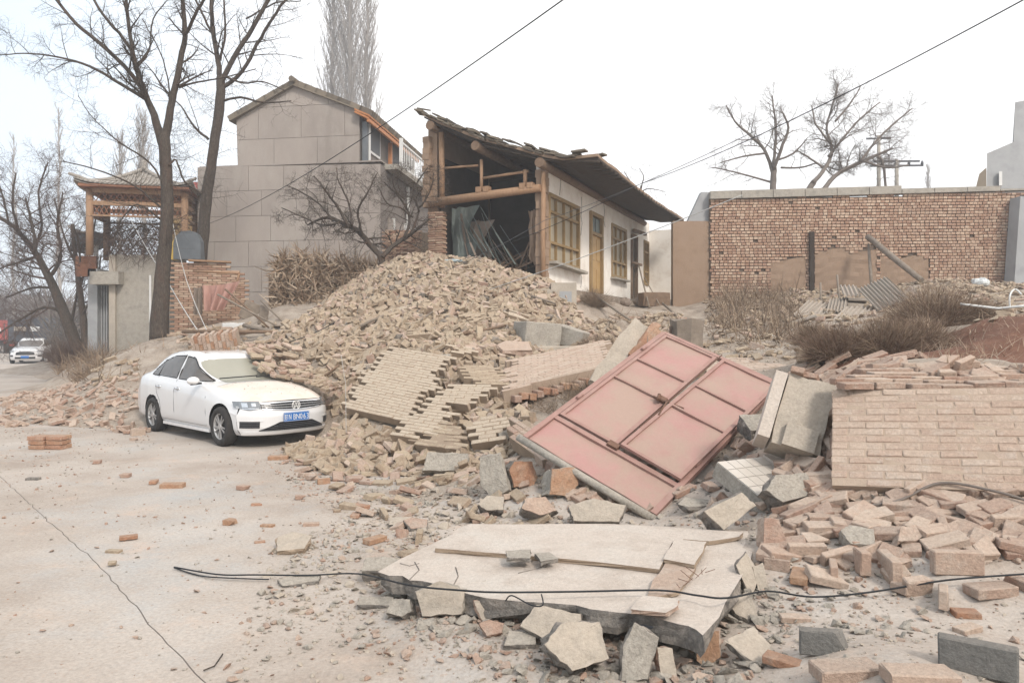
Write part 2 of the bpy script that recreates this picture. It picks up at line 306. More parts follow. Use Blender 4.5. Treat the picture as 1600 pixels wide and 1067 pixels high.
M['truck_red']=mat('red_truck_paint',[(.38,.06,.05),(.48,.10,.08)],scale=2,bump=0,rough=.5)
M['cement_dark']=mat('dark_cement_face',[(.15,.155,.15),(.22,.22,.21)],scale=8,bump=.7,bscale=50,dust=.25,fine=.35)
M['hill']=mat('far_hill_earth',[(.30,.27,.24),(.36,.33,.30)],scale=.02,bump=0)

# ------------------------------------------------------------------ terrain
def px(a,b,Y): p=P(a,b,Y); return (p.x,p.y,p.z)
CP=[(-12,4,-.1),(-6,4,-.1),(-3,3,-.1),(-1.5,2,-.1),(-1.,4.,-.06),(-4,8,-.1),(-2.2,8.5,-.08),(-8,10,-.1),(-12,12,-.1),(-9.5,14,-.08),(-12.5,18,-.1),(-16,25,-.1),
(-20,30,-.1),(-26,38,-.1),(-26,20,-.1),(-26,10,-.1),(-26,3,-.1),(-5.5,12.5,-.1),(-4,11.3,-.1),(-6.8,13.4,-.1),(-3.4,11.0,-.06),(-3.0,11.45,-.08),(-3.6,11.7,-.08),(-2.9,12.0,.0),(-5.,13.2,-.05),(-4.2,12.4,-.03),
(-4.0,14.1,1.0),(-2.75,12.7,.62),(-5.2,14.8,.95),(-6.0,15.0,1.05),(-7.9,15.2,.35),(-10.7,19,.5),
px(170,560,18),px(240,530,19),px(300,518,20),px(400,520,18),px(480,500,18),px(430,548,15.5),px(590,425,20),px(540,470,18.5),px(500,560,14),px(560,500,16.5),
px(620,440,18),px(680,400,20),px(630,410,19.8),px(740,406,20),px(790,426,19.4),px(850,437,19.0),px(870,462,18.2),px(700,480,16.5),px(800,500,16),px(620,520,14.5),px(700,550,13),px(620,600,12),px(560,640,11.3),
px(500,695,10.8),(-2.3,9.9,0),(-1.3,9.3,0.0),px(740,715,9.5),px(700,640,10.8),px(780,605,12),px(780,660,10),px(850,700,8.8),px(900,560,14.5),px(950,540,15.5),px(850,535,15.5),
px(860,640,10.6),px(950,615,10.8),px(1150,570,12),px(1280,570,10),px(1200,542,15),px(1100,545,15),px(1000,530,17.3),px(960,483,21.5),px(1040,487,24),px(900,505,17.2),
(0,21,2.9),(-1,22,2.9),(3,25,2.75),(5.5,30,2.9),px(1180,505,19),px(1120,475,23),px(1250,485,21),px(1350,462,22.5),px(1500,440,22),px(1590,460,20),px(1400,500,16),px(1550,485,13),
px(1500,515,9.2),px(1600,495,8.7),px(1430,562,8.5),px(1330,566,8.5),px(1600,560,7),px(1330,592,6.7),px(1600,590,6.3),(2.8,5.7,.9),px(1350,745,5.7),px(1600,755,5.3),(3.6,5.6,.85),
px(1290,650,6.6),px(1250,725,6.2),px(1200,785,5.9),px(1400,815,5.2),px(1600,835,4.8),px(1250,850,5),px(1400,900,4.55),px(1600,900,4.35),(1.45,4.2,.14),px(1350,1005,3.75),px(1550,1040,3.4),
px(1300,1067,3.35),(1.5,2,.15),(3,2,.2),(1.15,6.6,.1),(.65,7.0,.2),(0.3,4.6,.06),(1,4,.08),(-.5,3.9,.0),(.2,3.5,.0),(1.9,7.2,.25),(1.6,8,.4),(.2,8.2,.35),
(10,6,1.5),(12,12,2),(14,22,3.2),(14,3,.3),(4,3,.3),(6,3,.45),(5.2,5.35,.8),(6.2,5.4,.85),(7.2,5.5,.95),(8.5,5.6,1.0),(5.6,4.6,.55),(-3,24,3.0),(-8,27,2.5),(-12,27,1.7),(-10,22,1.7),(-14,24,.9),(-14.2,27,.9),(-15.3,25,-.1),(-22,38,.6),(-26,41,0),
(-13.4,21.5,-.05),(-11,17.5,-.05),(14,40,3.2),(0,40,3),(-12,40,1.5),(8,26,3.2),(-6,24,2.7),(-15.5,30,.9),(-17,27,-.1),(-.45,4.25,.10),(-.1,4.12,.12),(.3,3.92,.11),(.65,3.6,.08),(-.9,5.2,.0),(-.3,6.5,.06),(-1.2,7.5,-.02)]
CP=np.array(CP,float)
_d=np.sqrt(((CP[:,None,:2]-CP[None,:,:2])**2).sum(-1)); _n=len(CP)
_A=np.zeros((_n+1,_n+1)); _A[:_n,:_n]=_d-np.eye(_n)*.05; _A[:_n,_n]=1; _A[_n,:_n]=1
_W=np.linalg.solve(_A,np.append(CP[:,2],0))
GX0,GX1,GY0,GY1,GS=-26.,15.,1.6,41.,.1
gx=np.arange(GX0,GX1,GS); gy=np.arange(GY0,GY1,GS); GXX,GYY=np.meshgrid(gx,gy)
GH=np.zeros_like(GXX)
for i in range(_n): GH+=_W[i]*np.sqrt((GXX-CP[i,0])**2+(GYY-CP[i,1])**2)
GH+=_W[_n]
_w=[mn.noise(Vector((x*.9,y*.9,3)))*.24+mn.noise(Vector((x*3,y*3,9)))*.05 for y in gy[::3] for x in gx[::3]]
_w=np.array(_w).reshape(len(gy[::3]),len(gx[::3])); _w=np.repeat(np.repeat(_w,3,0),3,1)[:len(gy),:len(gx)]
# smooth the upsampled relief
for _ in range(3): _w[1:-1,1:-1]=(_w[1:-1,1:-1]*2+_w[:-2,1:-1]+_w[2:,1:-1]+_w[1:-1,:-2]+_w[1:-1,2:])/6
GH+=_w*np.clip((GH+.02)*3,0,1)
def H(x,y):
    fx=(x-GX0)/GS; fy=(y-GY0)/GS
    if fx<0 or fy<0 or fx>=len(gx)-1 or fy>=len(gy)-1: return 0.
    i=int(fx); j=int(fy); a=fx-i; b=fy-j
    z=(GH[j,i]*(1-a)+GH[j,i+1]*a)*(1-b)+(GH[j+1,i]*(1-a)+GH[j+1,i+1]*a)*b
    return max(z,0.)
def Hv(x,y):
    fx=np.clip((x-GX0)/GS,0,len(gx)-2); fy=np.clip((y-GY0)/GS,0,len(gy)-2)
    i=fx.astype(int); j=fy.astype(int); a=fx-i; b=fy-j
    z=(GH[j,i]*(1-a)+GH[j,i+1]*a)*(1-b)+(GH[j+1,i]*(1-a)+GH[j+1,i+1]*a)*b
    return np.maximum(z,0.)
def hit(a,b,y0=2.6,y1=40):
    Y=y0
    while Y<y1:
        p=P(a,b,Y)
        if p.z<=H(p.x,p.y): return Vector((p.x,p.y,H(p.x,p.y)))
        Y+=.04
    return P(a,b,y1)
def nrm(x,y,e=.15):
    return Vector((H(x-e,y)-H(x+e,y),H(x,y-e)-H(x,y+e),2*e)).normalized()
def build_ground():
    ny,nx=GH.shape; V=np.stack([GXX,GYY,GH],-1).reshape(-1,3)
    idx=np.arange(ny*nx).reshape(ny,nx)
    Q=np.stack([idx[:-1,:-1],idx[:-1,1:],idx[1:,1:],idx[1:,:-1]],-1).reshape(-1,4)
    cx=(GXX[:-1,:-1]+GS/2).ravel(); cy=(GYY[:-1,:-1]+GS/2).ravel(); hh=GH[:-1,:-1].ravel()
    hm=np.maximum.reduce([GH[:-1,:-1],GH[1:,:-1],GH[1:,1:],GH[:-1,1:]]).ravel()
    k=hm>-.03; Q=Q[k]; cx=cx[k]; cy=cy[k]; hh=hh[k]
    # red earth patch region
    red=((cx-6.0)/2.6)**2+((cy-8.3)/1.5)**2+np.array([mn.noise(Vector((a*2,b*2,0)))*.4 for a,b in zip(cx,cy)])<1
    low=(cy<7.6+np.array([mn.noise(Vector((a*.9,b*.9,4)))*.8 for a,b in zip(cx,cy)]))&(hh<.42)&(cx<5)
    me=npmesh('ground',V,[Q],[M['earth'],M['red_earth'],M['road']],mi=np.where(red,1,np.where(low,2,0)),smooth=True)
    used=np.unique(Q)
    o=link('ground',me,kind='structure')
    bm=bmesh.new(); bm.from_mesh(me); bmesh.ops.delete(bm,geom=[v for v in bm.verts if not v.link_faces],context='VERTS'); bm.to_mesh(me); bm.free()
    return o
build_ground()
far=MB(); far.add([(-370,-20,-.06),(370,-20,-.06),(370,424,-.06),(-370,424,-.06)],[(0,1,2,3)]); far.build('plain',M['earth'],kind='structure')
# road slabs: the main dusty concrete surface, cut by the long joint
J=[hit(-10,735),hit(60,800),hit(140,872),hit(165,895),hit(235,975),hit(320,1067)]
jp=[Vector((p.x,p.y,0)) for p in J]
d0=(jp[0]-jp[1]).normalized(); jp.insert(0,jp[0]+d0*30); d1=(jp[-1]-jp[-2]).normalized(); jp.append(jp[-1]+d1*4)
rl=MB(); rr=MB(); g=.005
_n=len(jp)
vl=[(p.x-g,p.y-g,0) for p in jp]+[(-60,-3,0),(-160,60,0)]
def strip(mb,pts,sgn):
    # fine-ish strip from joint outwards
    for i in range(len(pts)-1):
        a,b=pts[i],pts[i+1]
        q=[(a.x+sgn*g,a.y,0),(b.x+sgn*g,b.y,0),(sgn*40+b.x,b.y,0),(sgn*40+a.x,a.y,0)]
        if sgn>0: q=q[:2]+[(18,b.y,0),(18,a.y,0)]
        mb.add(q,[(0,1,2,3) if sgn<0 else (0,3,2,1)][0:1],rnd=.3)
_rs=random.Random(2); _q=[jp[0]]
for a,b in zip(jp[:-1],jp[1:]):
    _n=max(1,int((b-a).length/.12)) if a.y<12 else 4
    for k in range(1,_n+1): p=a.lerp(b,k/_n); _q.append(Vector((p.x+(_rs.gauss(0,.007) if k<_n or True else 0),p.y,0)))
jp=_q; strip(rl,jp,-1); strip(rr,jp,1)
rl.build('road',M['road'],kind='structure'); 
# right slab continues to the far road
top=jp[0]
rr.add([(-300,top.y+.002,0),(18,top.y+.002,0),(18,260,0),(-300,260,0)],[(0,1,2,3)],rnd=.3)
rr.build('road',M['road'],kind='structure')
cj=MB(); 
for a,b in zip(jp[:-1],jp[1:]): cj.add([(a.x-g*1.3,a.y,-.003),(a.x+g*1.3,a.y,-.003),(b.x+g*1.3,b.y,-.003),(b.x-g*1.3,b.y,-.003)],[(0,1,2,3)])
cj.build('road_joint',M['joint'],kind='structure')
# ------------------------------------------------------------------ brick and chip templates
BL,BW,BH=.24,.115,.053
def brick_template(seed, l=BL, w_=BW, h=BH, broken=0):
    rs=random.Random(seed); bm=bmesh.new(); bmesh.ops.create_cube(bm,size=1)
    L=l*(1-broken); 
    bmesh.ops.scale(bm,vec=(L,w_,h),verts=bm.verts)
    for v in bm.verts: v.co+=Vector((rs.uniform(-1,1)*.004,rs.uniform(-1,1)*.003,rs.uniform(-1,1)*.0025))
    if broken:
        for v in bm.verts:
            if v.co.x>0: v.co.x+=rs.uniform(-.05,.04)
    bmesh.ops.bevel(bm,geom=bm.edges[:],offset=.0055,segments=1,affect='EDGES')
    for v in bm.verts:
        if rs.random()<.22: v.co*=rs.uniform(.91,.99)
    bmesh.ops.triangulate(bm,faces=bm.faces[:])
    V=np.array([v.co[:] for v in bm.verts]); Fa=np.array([[v.index for v in f.verts] for f in bm.faces]); bm.free(); return V,Fa
BT=[brick_template(i) for i in range(4)]+[brick_template(10+i,broken=b) for i,b in enumerate((.25,.4,.5,.35))]
def chip_template(seed,n=7,flat=.6):
    rs=random.Random(seed); bm=bmesh.new()
    for _ in range(n+3): 
        d=Vector((rs.gauss(0,1),rs.gauss(0,1),rs.gauss(0,1))).normalized(); bm.verts.new((d.x*.5*rs.uniform(.75,1),d.y*.5*rs.uniform(.6,.9),d.z*.5*flat))
    r=bmesh.ops.convex_hull(bm,input=bm.verts[:]); bmesh.ops.delete(bm,geom=[g for g in r['geom_interior'] if isinstance(g,bmesh.types.BMVert)],context='VERTS')
    bm.verts.index_update(); V=np.array([v.co[:] for v in bm.verts]); Fa=np.array([[v.index for v in f.verts] for f in bm.faces]); bm.free(); return V,Fa
CT=[chip_template(40+i,flat=random.choice((.3,.5,.7))) for i in range(10)]
def inpoly(x,y,poly):
    c=np.zeros(np.shape(x),bool); n=len(poly); j=n-1
    for i in range(n):
        xi,yi=poly[i]; xj,yj=poly[j]
        k=((yi>y)!=(yj>y))&(x<(xj-xi)*(y-yi)/(yj-yi+1e-12)+xi); c^=k; j=i
    return c
CARL=Vector((-5.0,13.12,0)); CARA=math.atan2(-.679,.735)
def in_car(x,y,pad=.0):
    dx=x-CARL.x; dy=y-CARL.y; c,s_=math.cos(CARA),math.sin(CARA)
    lx=dx*c+dy*s_; ly=-dx*s_+dy*c
    return (lx>-2.4-pad)&(lx<2.3+pad)&(ly>-.9-pad)&(ly<.88+pad)
HU=Vector((.404,.915,0)); HVv=Vector((-.915,.404,0)); HO=Vector((.87,20,3.08))
def in_house(x,y):
    dx=x-HO.x; dy=y-HO.y; lx=dx*HU.x+dy*HU.y; ly=dx*HVv.x+dy*HVv.y
    return (lx>.5)&(lx<12.5)&(ly>-.05)&(ly<3.5)
def sample(zone,dens,rng,pad=None):
    """world-uniform points whose terrain projection falls in the zone outline"""
    pts=[]
    xs=[];ys=[]
    zx=[hit(a,b) for a,b in zone]
    x0=min(p.x for p in zx)-.8; x1=max(p.x for p in zx)+.8; y0=min(p.y for p in zx)-.8; y1=max(p.y for p in zx)+.8
    n=int((x1-x0)*(y1-y0)*dens); x=rng.uniform(x0,x1,n); y=rng.uniform(y0,y1,n); z=Hv(x,y)
    u,v=800+F*x/y, HY-F*(z-HC)/y
    k=inpoly(u,v,zone)&~in_car(x,y)&~in_house(x,y)
    return x[k],y[k],z[k]
def rotmats(n,rng,tilt,normals=None,align=False):
    out=np.zeros((n,3,3))
    for i in range(n):
        m=Matrix.Rotation(rng.uniform(0,2*math.pi) if not align or rng.random()<.25 else rng.normal(0,.35),3,'Z')
        t=Matrix.Rotation(rng.normal(0,tilt),3,'X')@Matrix.Rotation(rng.normal(0,tilt),3,'Y')
        if rng.random()<(.08 if align else .25): m=m@Matrix.Rotation(math.pi/2,3,'X')
        q=Matrix.Identity(3)
        if normals is not None: q=Vector((0,0,1)).rotation_difference(Vector(normals[i])).to_matrix()
        out[i]=np.array(q@t@m)
    return out
ZONES=[ # outline in the picture, bricks per square metre, tilt, palette, size, layers lift
 ('pile',[(385,560),(415,538),(462,508),(520,466),(578,425),(640,398),(700,390),(770,408),(860,438),(900,468),(908,508),(965,540),(970,575),(800,590),(830,640),(822,700),(740,742),(620,745),(500,738),(478,704),(505,690),(518,640),(520,612),(440,575)],85,.48,'brick_pile',1.14),
 ('carfront',[(500,600),(570,620),(560,740),(440,716),(462,694),(497,672),(512,650)],85,.4,'brick_pile',1.05),
 ('pilefoot',[(440,715),(500,690),(740,730),(820,700),(800,760),(640,760),(520,765),(430,730)],9,.2,'mix',1),
 ('road_edge',[(0,622),(100,600),(212,588),(225,640),(230,685),(120,665),(0,668)],16,.25,'brick_red',1),
 ('road_edge2',[(150,560),(215,560),(215,600),(140,605)],10,.3,'brick_pile',1),
 ('midfront',[(520,760),(740,745),(1000,760),(1010,812),(740,828),(660,850),(580,830)],11,.3,'mix',1),
 ('rightheap',[(1190,770),(1290,735),(1345,757),(1600,768),(1850,775),(1850,880),(1480,880),(1385,880),(1230,870)],110,.15,'brick_red',1.0),
 ('rightfoot',[(1190,850),(1500,870),(1800,860),(1850,1000),(1600,960),(1400,935),(1200,900)],9,.15,'brick_red',1.15),
 ('gap',[(1225,700),(1300,640),(1345,740),(1360,765),(1290,770),(1215,770)],70,.3,'brick_red',1.15),
 ('rim',[(1235,575),(1330,566),(1600,572),(1900,572),(1900,605),(1600,600),(1320,622),(1270,640)],45,.12,'brick_red',1.05),
 ('yard',[(880,545),(1100,530),(1290,560),(1280,600),(1140,580),(960,560)],5,.2,'brick_pile',1),
 ('lot',[(1105,450),(1240,440),(1420,425),(1600,425),(1800,430),(1800,480),(1430,500),(1260,505),(1120,540)],16,.35,'brick_pile',1),
 ('undergate',[(830,700),(900,680),(1190,690),(1220,760),(1100,800),(1000,800),(880,790)],22,.35,'brick_red',1),
 ('terrace',[(860,500),(1060,490),(1080,520),(900,545)],18,.3,'brick_pile',1),
 ('bank',[(260,520),(400,505),(480,500),(470,540),(400,560),(300,545)],14,.3,'brick_pile',1),
]
SHEETS=[[(602,562),(700,576),(668,636),(622,676),(536,662)],[(664,638),(722,650),(700,668),(640,708),(606,700)],[(690,612),(762,614),(748,650),(700,664),(668,662)],[(722,584),(778,588),(772,622),(742,622)],[(722,668),(792,660),(776,712),(734,718)],[(655,668),(732,678),(722,706),(650,714)]]
LOOSE=[]   # x,y,z,R,template,palette,scale,zone
for zn,poly,dens,tilt,pal,sz in ZONES:
    x,y,z=sample(poly,dens,RNG); n=len(x)
    if n==0: continue
    N=np.array([nrm(a,b)[:] for a,b in zip(x,y)]); RM=rotmats(n,RNG,tilt,N,align=zn in('rightheap','rim','rightfoot'))
    uu,vv=pix(x,y,z); onsheet=np.zeros(n,bool)
    for sh in SHEETS: onsheet|=inpoly(uu,vv,sh)
    for i in range(n):
        if onsheet[i] and random.random()<.9: continue
        p=pal
        if pal=='mix': p=random.choice(['brick_pile','brick_red','brick_pile','brick_pink'])
        elif random.random()<(.5 if pal=='brick_red' else .14): p='brick_pink'
        elif random.random()<.06: p='brick_red'
        t=random.randrange(8); lift=RNG.uniform(-.015,.075) if dens>40 else RNG.uniform(0.005,.05)
        LOOSE.append([x[i],y[i],z[i]+lift,RM[i],t,p,sz*RNG.uniform(.9,1.08),zn])
# stray bricks along the road and the slab
for _ in range(30):
    a=random.uniform(120,760); b=random.uniform(690,900)
    if random.random()<.5 and a<420: continue
    p=hit(a,b)
    if in_car(np.array(p.x),np.array(p.y)): continue
    LOOSE.append([p.x,p.y,p.z+.024,np.array(Matrix.Rotation(random.uniform(0,6.28),3,'Z')),random.choice([0,1,4,5,6,7,6,5]),random.choice(['brick_red','brick_bright','brick_pile']),random.uniform(.45,1.0),'stray'])
LAND=[((-5.6,11.2),'in front of the white car'),((-7.4,12.6),'beside the rear wheel of the white car'),((-3.0,11.0),'by the white front bumper'),((-2.6,13.0),'piled against the car bonnet'),
 ((-9,14.5),'in the strip behind the car'),((-12.5,17),'near the low kerb wall'),((-1.9,10.3),'at the left foot of the big heap'),((-.9,9.6),'at the right foot of the big heap'),((-1.6,12.4),'beside the largest masonry sheet'),
 ((-.6,11.2),'between the masonry sheets'),((.1,8.9),'near the left corner of the red gate'),((-.6,7.6),'left of the upright concrete piece'),((.4,6.8),'below the bottom pipe of the red gate'),((1.9,6.9),'in the shade under the red gate'),
 ((-.6,5.8),'near the back edge of the rendered slab'),((-2.4,6.6),'on the dusty road left of the slab'),((1.9,4.9),'close to the right edge of the slab'),((2.6,4.6),'in the row right of the slab'),((3.4,4.6),'in the lower row under the fallen wall'),
 ((2.4,5.7),'in the heap beside the white tiled block'),((3.2,5.4),'just below the fallen wall'),((4.0,5.2),'below the far end of the fallen wall'),((2.9,6.9),'on the wall top beside the pillar piece'),((4.3,6.6),'on the broken rim below the red earth'),
 ((.8,10.8),'by the hollow under the tilted brick sheet'),((.5,15.5),'below the house terrace'),((-4.4,6.4),'alone on the open road')]
def where(x,y): return min(LAND,key=lambda l:(l[0][0]-x)**2+(l[0][1]-y)**2)[1]
BM={}
def brick_mesh(t,p):
    if (t,p) not in BM:
        V,Fa=BT[t]; BM[(t,p)]=npmesh('brick',V,[Fa],M[p])
    return BM[(t,p)]
def place(name,me,loc,R3,scale=1,parent=None,**kw):
    o=link(name,me,parent,**kw); Mx=Matrix(R3).to_4x4() if not isinstance(R3,Matrix) else R3.to_4x4()
    S=Matrix.Diagonal((scale,scale,scale,1)) if not hasattr(scale,'__len__') else Matrix.Diagonal((*scale,1))
    o.matrix_world=Matrix.Translation(loc)@Mx@S; return o
def merged(name,items,pal,label,cat,extra=0.0):
    """one stuff mesh from template instances"""
    Vs=[];Fs=[];rn=[];b=0
    for it in items:
        V,Fa=it[4]; q=V*it[6]; q=q@np.asarray(it[3]).T+np.array(it[:3]); Vs.append(q); Fs.append(Fa+b); b+=len(V); rn.append(np.full(len(Fa),random.random()))
    if not Vs: return
    me=npmesh(name,np.concatenate(Vs),[np.concatenate(Fs)],M[pal],rnd=np.concatenate(rn))
    return link(name,me,label=label,cat=cat,kind='stuff')
def loose_all():
    def score(it):
        u,v=pix(it[0],it[1],it[2])
        if not(-5<u<1605 and 540<v<1070): return -1
        if 690<u<1160 and 822<v<990: return -1
        if it[7] in('undergate',) and 850<u<1180: return -1
        return it[6]*(1-(.35 if it[4]>3 else 0))/it[1]
    LOOSE.sort(key=score,reverse=True)
    ind=[it for it in LOOSE[:232] if score(it)>0]; rest=LOOSE[len(ind):]
    PC={'brick_pale':'pale','brick_pile':'tan','brick_red':'reddish','brick_bright':'orange red','brick_pink':'pinkish'}
    for it in ind:
        R3=Matrix([list(r) for r in it[3]]); up=abs((R3@Vector((0,0,1))).z)
        st=('broken ' if it[4]>3 else '')+('half buried ' if it[2]-H(it[0],it[1])<.012 else '')
        pose='lying flat' if up>.9 else ('tipped on its side' if up<.5 else 'lying tilted')
        d=R3@Vector((1,0,0)); di='pointing toward us' if abs(d.y)>.8 else ('lying crossways' if abs(d.x)>.86 else ('slanting to the right' if d.x*d.y>0 else 'slanting to the left'))
        if pose=='tipped on its side' and abs(d.z)>.6: di='standing on end'
        lab=f"{st}{PC[it[5]]} brick {pose if pose!='lying flat' else 'flat'} {di} {where(it[0],it[1])}"
        lab=lab.replace('lying tilted','tilted').replace('tilted lying','tilted').replace('flat lying','lying flat'); wl=lab.split(); 
        if len(wl)>16: lab=lab.replace('tipped on its side','on its side').replace('half buried ','').replace('slanting to the','slanting').replace('lying tilted','tilted').replace('lying crossways','crossways').replace('pointing toward us','end on')
        if len(lab.split())>16: lab=lab.replace('broken ','').replace(' crossways','')
        place('loose_brick',brick_mesh(it[4],it[5]),it[:3],R3,it[6],label=lab,cat='brick',group='loose bricks '+where(it[0],it[1]))
    for p in ('brick_pile','brick_red','brick_bright','brick_pink'):
        its=[it[:4]+[BT[it[4]]]+it[5:] for it in rest if it[5]==p]
        merged('brick_rubble',its,p,{'brick_pile':'dusty tan bricks heaped below the collapsed house','brick_red':'reddish bricks tumbled over the ground at both sides','brick_bright':'few orange bricks strewn over the road','brick_pink':'pinkish bricks mixed through the heaps'}[p],'rubble')
loose_all()
# chips, crumbs and plaster flakes
def chips(zone,dens,s0,s1,pal,name,label,flat=.5,lift=.0,clump=0):
    x,y,z=sample(zone,dens,RNG)
    its=[]
    for i in range(len(x)):
        if clump and mn.noise(Vector((x[i]*clump,y[i]*clump,5)))<RNG.uniform(-.35,.45): continue
        s=s0*(s1/s0)**(RNG.random()**2.2)
        R3=(Matrix.Rotation(RNG.normal(0,.25),3,'X')@Matrix.Rotation(RNG.normal(0,.25),3,'Y')@Matrix.Rotation(RNG.uniform(0,6.28),3,'Z'))
        its.append([x[i],y[i],z[i]+s*.12+lift,np.array(R3),CT[RNG.integers(10)],None,s])
    return merged(name,its,pal,label,'debris')
FG=[(430,700),(620,735),(800,700),(1000,780),(1200,780),(1290,740),(1600,770),(1950,780),(1950,1100),(330,1100),(420,900),(520,800),(430,740)]
chips(FG,260,.012,.09,'brick_red','brick_chips','reddish brick chips strewn over the foreground dirt',clump=1.2)
chips(FG,300,.012,.10,'concrete','mortar_chips','grey mortar crumbs strewn over the foreground dirt',clump=1.6)
chips(FG,240,.010,.07,'plaster','plaster_chips','pale plaster flakes strewn over the foreground dirt',clump=1.4)
ROADZ=[(-5,640),(210,680),(480,700),(560,800),(430,900),(330,1100),(-5,1100)]
chips(ROADZ,110,.006,.06,'brick_red','road_crumbs','tiny brick crumbs scattered on the open road',clump=.8)
chips(ROADZ,90,.006,.05,'concrete','road_grit','grey grit scattered on the open road',clump=.9)
PILEZ=ZONES[0][1]
SLZ=[(560,890),(700,935),(1100,990),(1195,880),(1240,1000),(1150,1080),(820,1080),(640,1000)]
chips(SLZ,500,.02,.15,'concrete','slab_edge_rubble','grey broken mortar pieces around the front edge of the slab')
chips(SLZ,250,.02,.11,'brick_red','slab_edge_chips','reddish brick bits around the front edge of the slab')
chips([(640,740),(860,735),(1010,800),(1000,822),(740,822),(640,850),(560,800)],200,.02,.14,'plaster','slab_back_rubble','pale broken render pieces behind the slab')
chips([(400,870),(560,800),(690,800),(700,850),(600,900),(640,980),(420,960)],170,.015,.11,'plaster','slab_side_flakes','pale flakes on the dirt left of the slab')
chips(PILEZ,60,.04,.17,'brick_pile','pile_fragments','tan brick fragments between the bricks of the heap')
chips(ZONES[3][1],60,.03,.20,'brick_pink','roadside_fragments','pinkish fragments in the roadside strip behind the car')
chips([(1100,450),(1240,440),(1600,430),(1600,500),(1420,510),(1260,515),(1300,570),(1100,560)],35,.04,.35,'brick_pile','yard_fragments','pale rubble fragments strewn across the yard')
chips(ZONES[6][1],160,.03,.14,'brick_pink','heap_fragments','pinkish fragments among bricks below the courtyard wall')
chips([(880,540),(1100,525),(1290,560),(1290,600),(1100,590),(960,560)],40,.02,.10,'plaster','yard_crumbs','pale crumbs on the yard behind the gate')
chips(ZONES[12][1],110,.02,.12,'core','gate_shadow_crumbs','dark crumbs in the hollow beneath the red gate')

# ------------------------------------------------------------------ masonry sheets: every brick a part
PBM={}
def pbrick(pal,l,c,d,k):
    key=(pal,round(l,3),round(c,3),round(d,3),k)
    if key not in PBM:
        V,Fa=brick_template(100+k,l,c,d); PBM[key]=npmesh('brick',V,[Fa],M[pal])
    return PBM[key]
def panel(name,label,O,U,V,mask=None,pal='brick_pile',bl=.235,ch=.062,depth=.10,jit=.004,ragged=.28,mort='mortar',cat='masonry',group='fallen sheets of brick masonry',thick=.14,cap=290,flip=False,curl=0,halves=False):
    """O,U,V: corner, end of the course direction, end of the stacking direction (world points)"""
    O,U,V=Vector(O),Vector(U),Vector(V); ux=(U-O); Lu=ux.length; ux.normalize(); vy=V-O; sh=max(-1.2,min(1.2,vy.dot(ux))); vy=vy-ux*vy.dot(ux); Lv=vy.length; vy.normalize(); n=ux.cross(vy)
    if n.y>0 and not flip: n=-n
    if n.z<-.3: n=-n
    sgn=1
    R3=Matrix((ux,vy,ux.cross(vy))).transposed(); 
    t=thing(name,label,cat,O,group=group); Ti=Matrix.Translation(O).inverted()
    nr=int(Lv/ch); cnt=0
    mask=mask or [(0,0),(1,0),(1,1),(0,1)]
    mb=MB()
    rs=random.Random(len(label)*31+int(Lu*100))
    for r in range(nr):
        off=(r%2)*bl/2; k=0; x=-off; row=[]
        while x<Lu+bl*.5:
            cx=x+bl/2; 
            if inpoly(np.array(cx/Lu+rs.uniform(-1,1)*ragged*bl/Lu*2),np.array((r+.5)*ch/Lv),mask): row.append(cx)
            x+=bl
        if halves and r%2: row=[c_ for c_ in row if c_>bl*.3]; row=[bl*.25]+row
        for cx in row:
            hf=halves and r%2 and cx<bl*.3
            bowz=curl*math.sin(math.pi*cx/Lu)*.1+curl*.05*math.sin(7*(r*ch)/Lv)
            c=O+ux*(cx+sh*(r+.5)*ch/Lv+rs.uniform(-1,1)*jit)+vy*((r+.5)*ch)+n*(rs.uniform(-1,1)*jit*.9+bowz)
            J3=R3@Matrix.Rotation(rs.gauss(0,.010+jit),3,'X')@Matrix.Rotation(rs.gauss(0,.008+jit),3,'Y')@Matrix.Rotation(rs.gauss(0,.01+jit*.8),3,'Z')
            me=pbrick(pal,(bl*.5 if hf else bl)-.008,ch-.007,depth,rs.randrange(5))
            if cnt<cap:
                o=link('brick',me,t); o.matrix_local=Matrix.Translation(c-O)@J3.to_4x4()
            cnt+=1
        if row:
            a,b=(0 if halves else min(row)-bl*.5),max(row)+bl*.5
            mb.box((0,0,0),(1,1,1),M=Matrix.Translation(O+ux*((a+b)/2+sh*(r+.5)*ch/Lv)+vy*((r+.5)*ch)-n*(max(.09,thick-.02)/2-depth/2+.006) - O)@R3.to_4x4()@Matrix.Diagonal((b-a-.02,ch*1.001,max(.09,thick-.02),1)),rnd=.5)
    mb.build('mortar_bed',[M[mort]],t,kind='stuff')
    return t
def pq(a,b,dz=.06,ref=None):
    p=hit(a,b); return Vector((p.x,p.y,p.z+dz))
def qpanel(name,label,tl,tr,bl_,dz=.09,**kw):
    O=pq(*bl_,dz=dz*.95); V0=pq(*tl,dz=dz); Yt=O.y+(V0.y-O.y)*.62; V=P(*pix(V0.x,V0.y,V0.z),Yt)
    # course direction from tl->tr measured at the top edge, transferred to the bottom corner
    T0=pq(*tr,dz=dz); T=P(*pix(T0.x,T0.y,T0.z),Yt+(T0.y-V0.y)*.62); U=O+(T-V)
    return panel(name,label,O,U,V,**kw)
qpanel('masonry_sheet','largest tan masonry sheet sloping down the heap beside the car front',(602,566),(706,586),(540,668),pal='brick_pale',mask=[(.0,.0),(.85,-.02),(.9,.3),(1,.7),(.98,1),(.05,1),(.0,.6)],dz=.27)
qpanel('masonry_sheet','narrow tan masonry sheet split off right of the largest one',(662,640),(725,650),(610,706),pal='brick_pale',mask=[(0,0),(.6,0),(1,.5),(.95,1),(.1,1)],dz=.2)
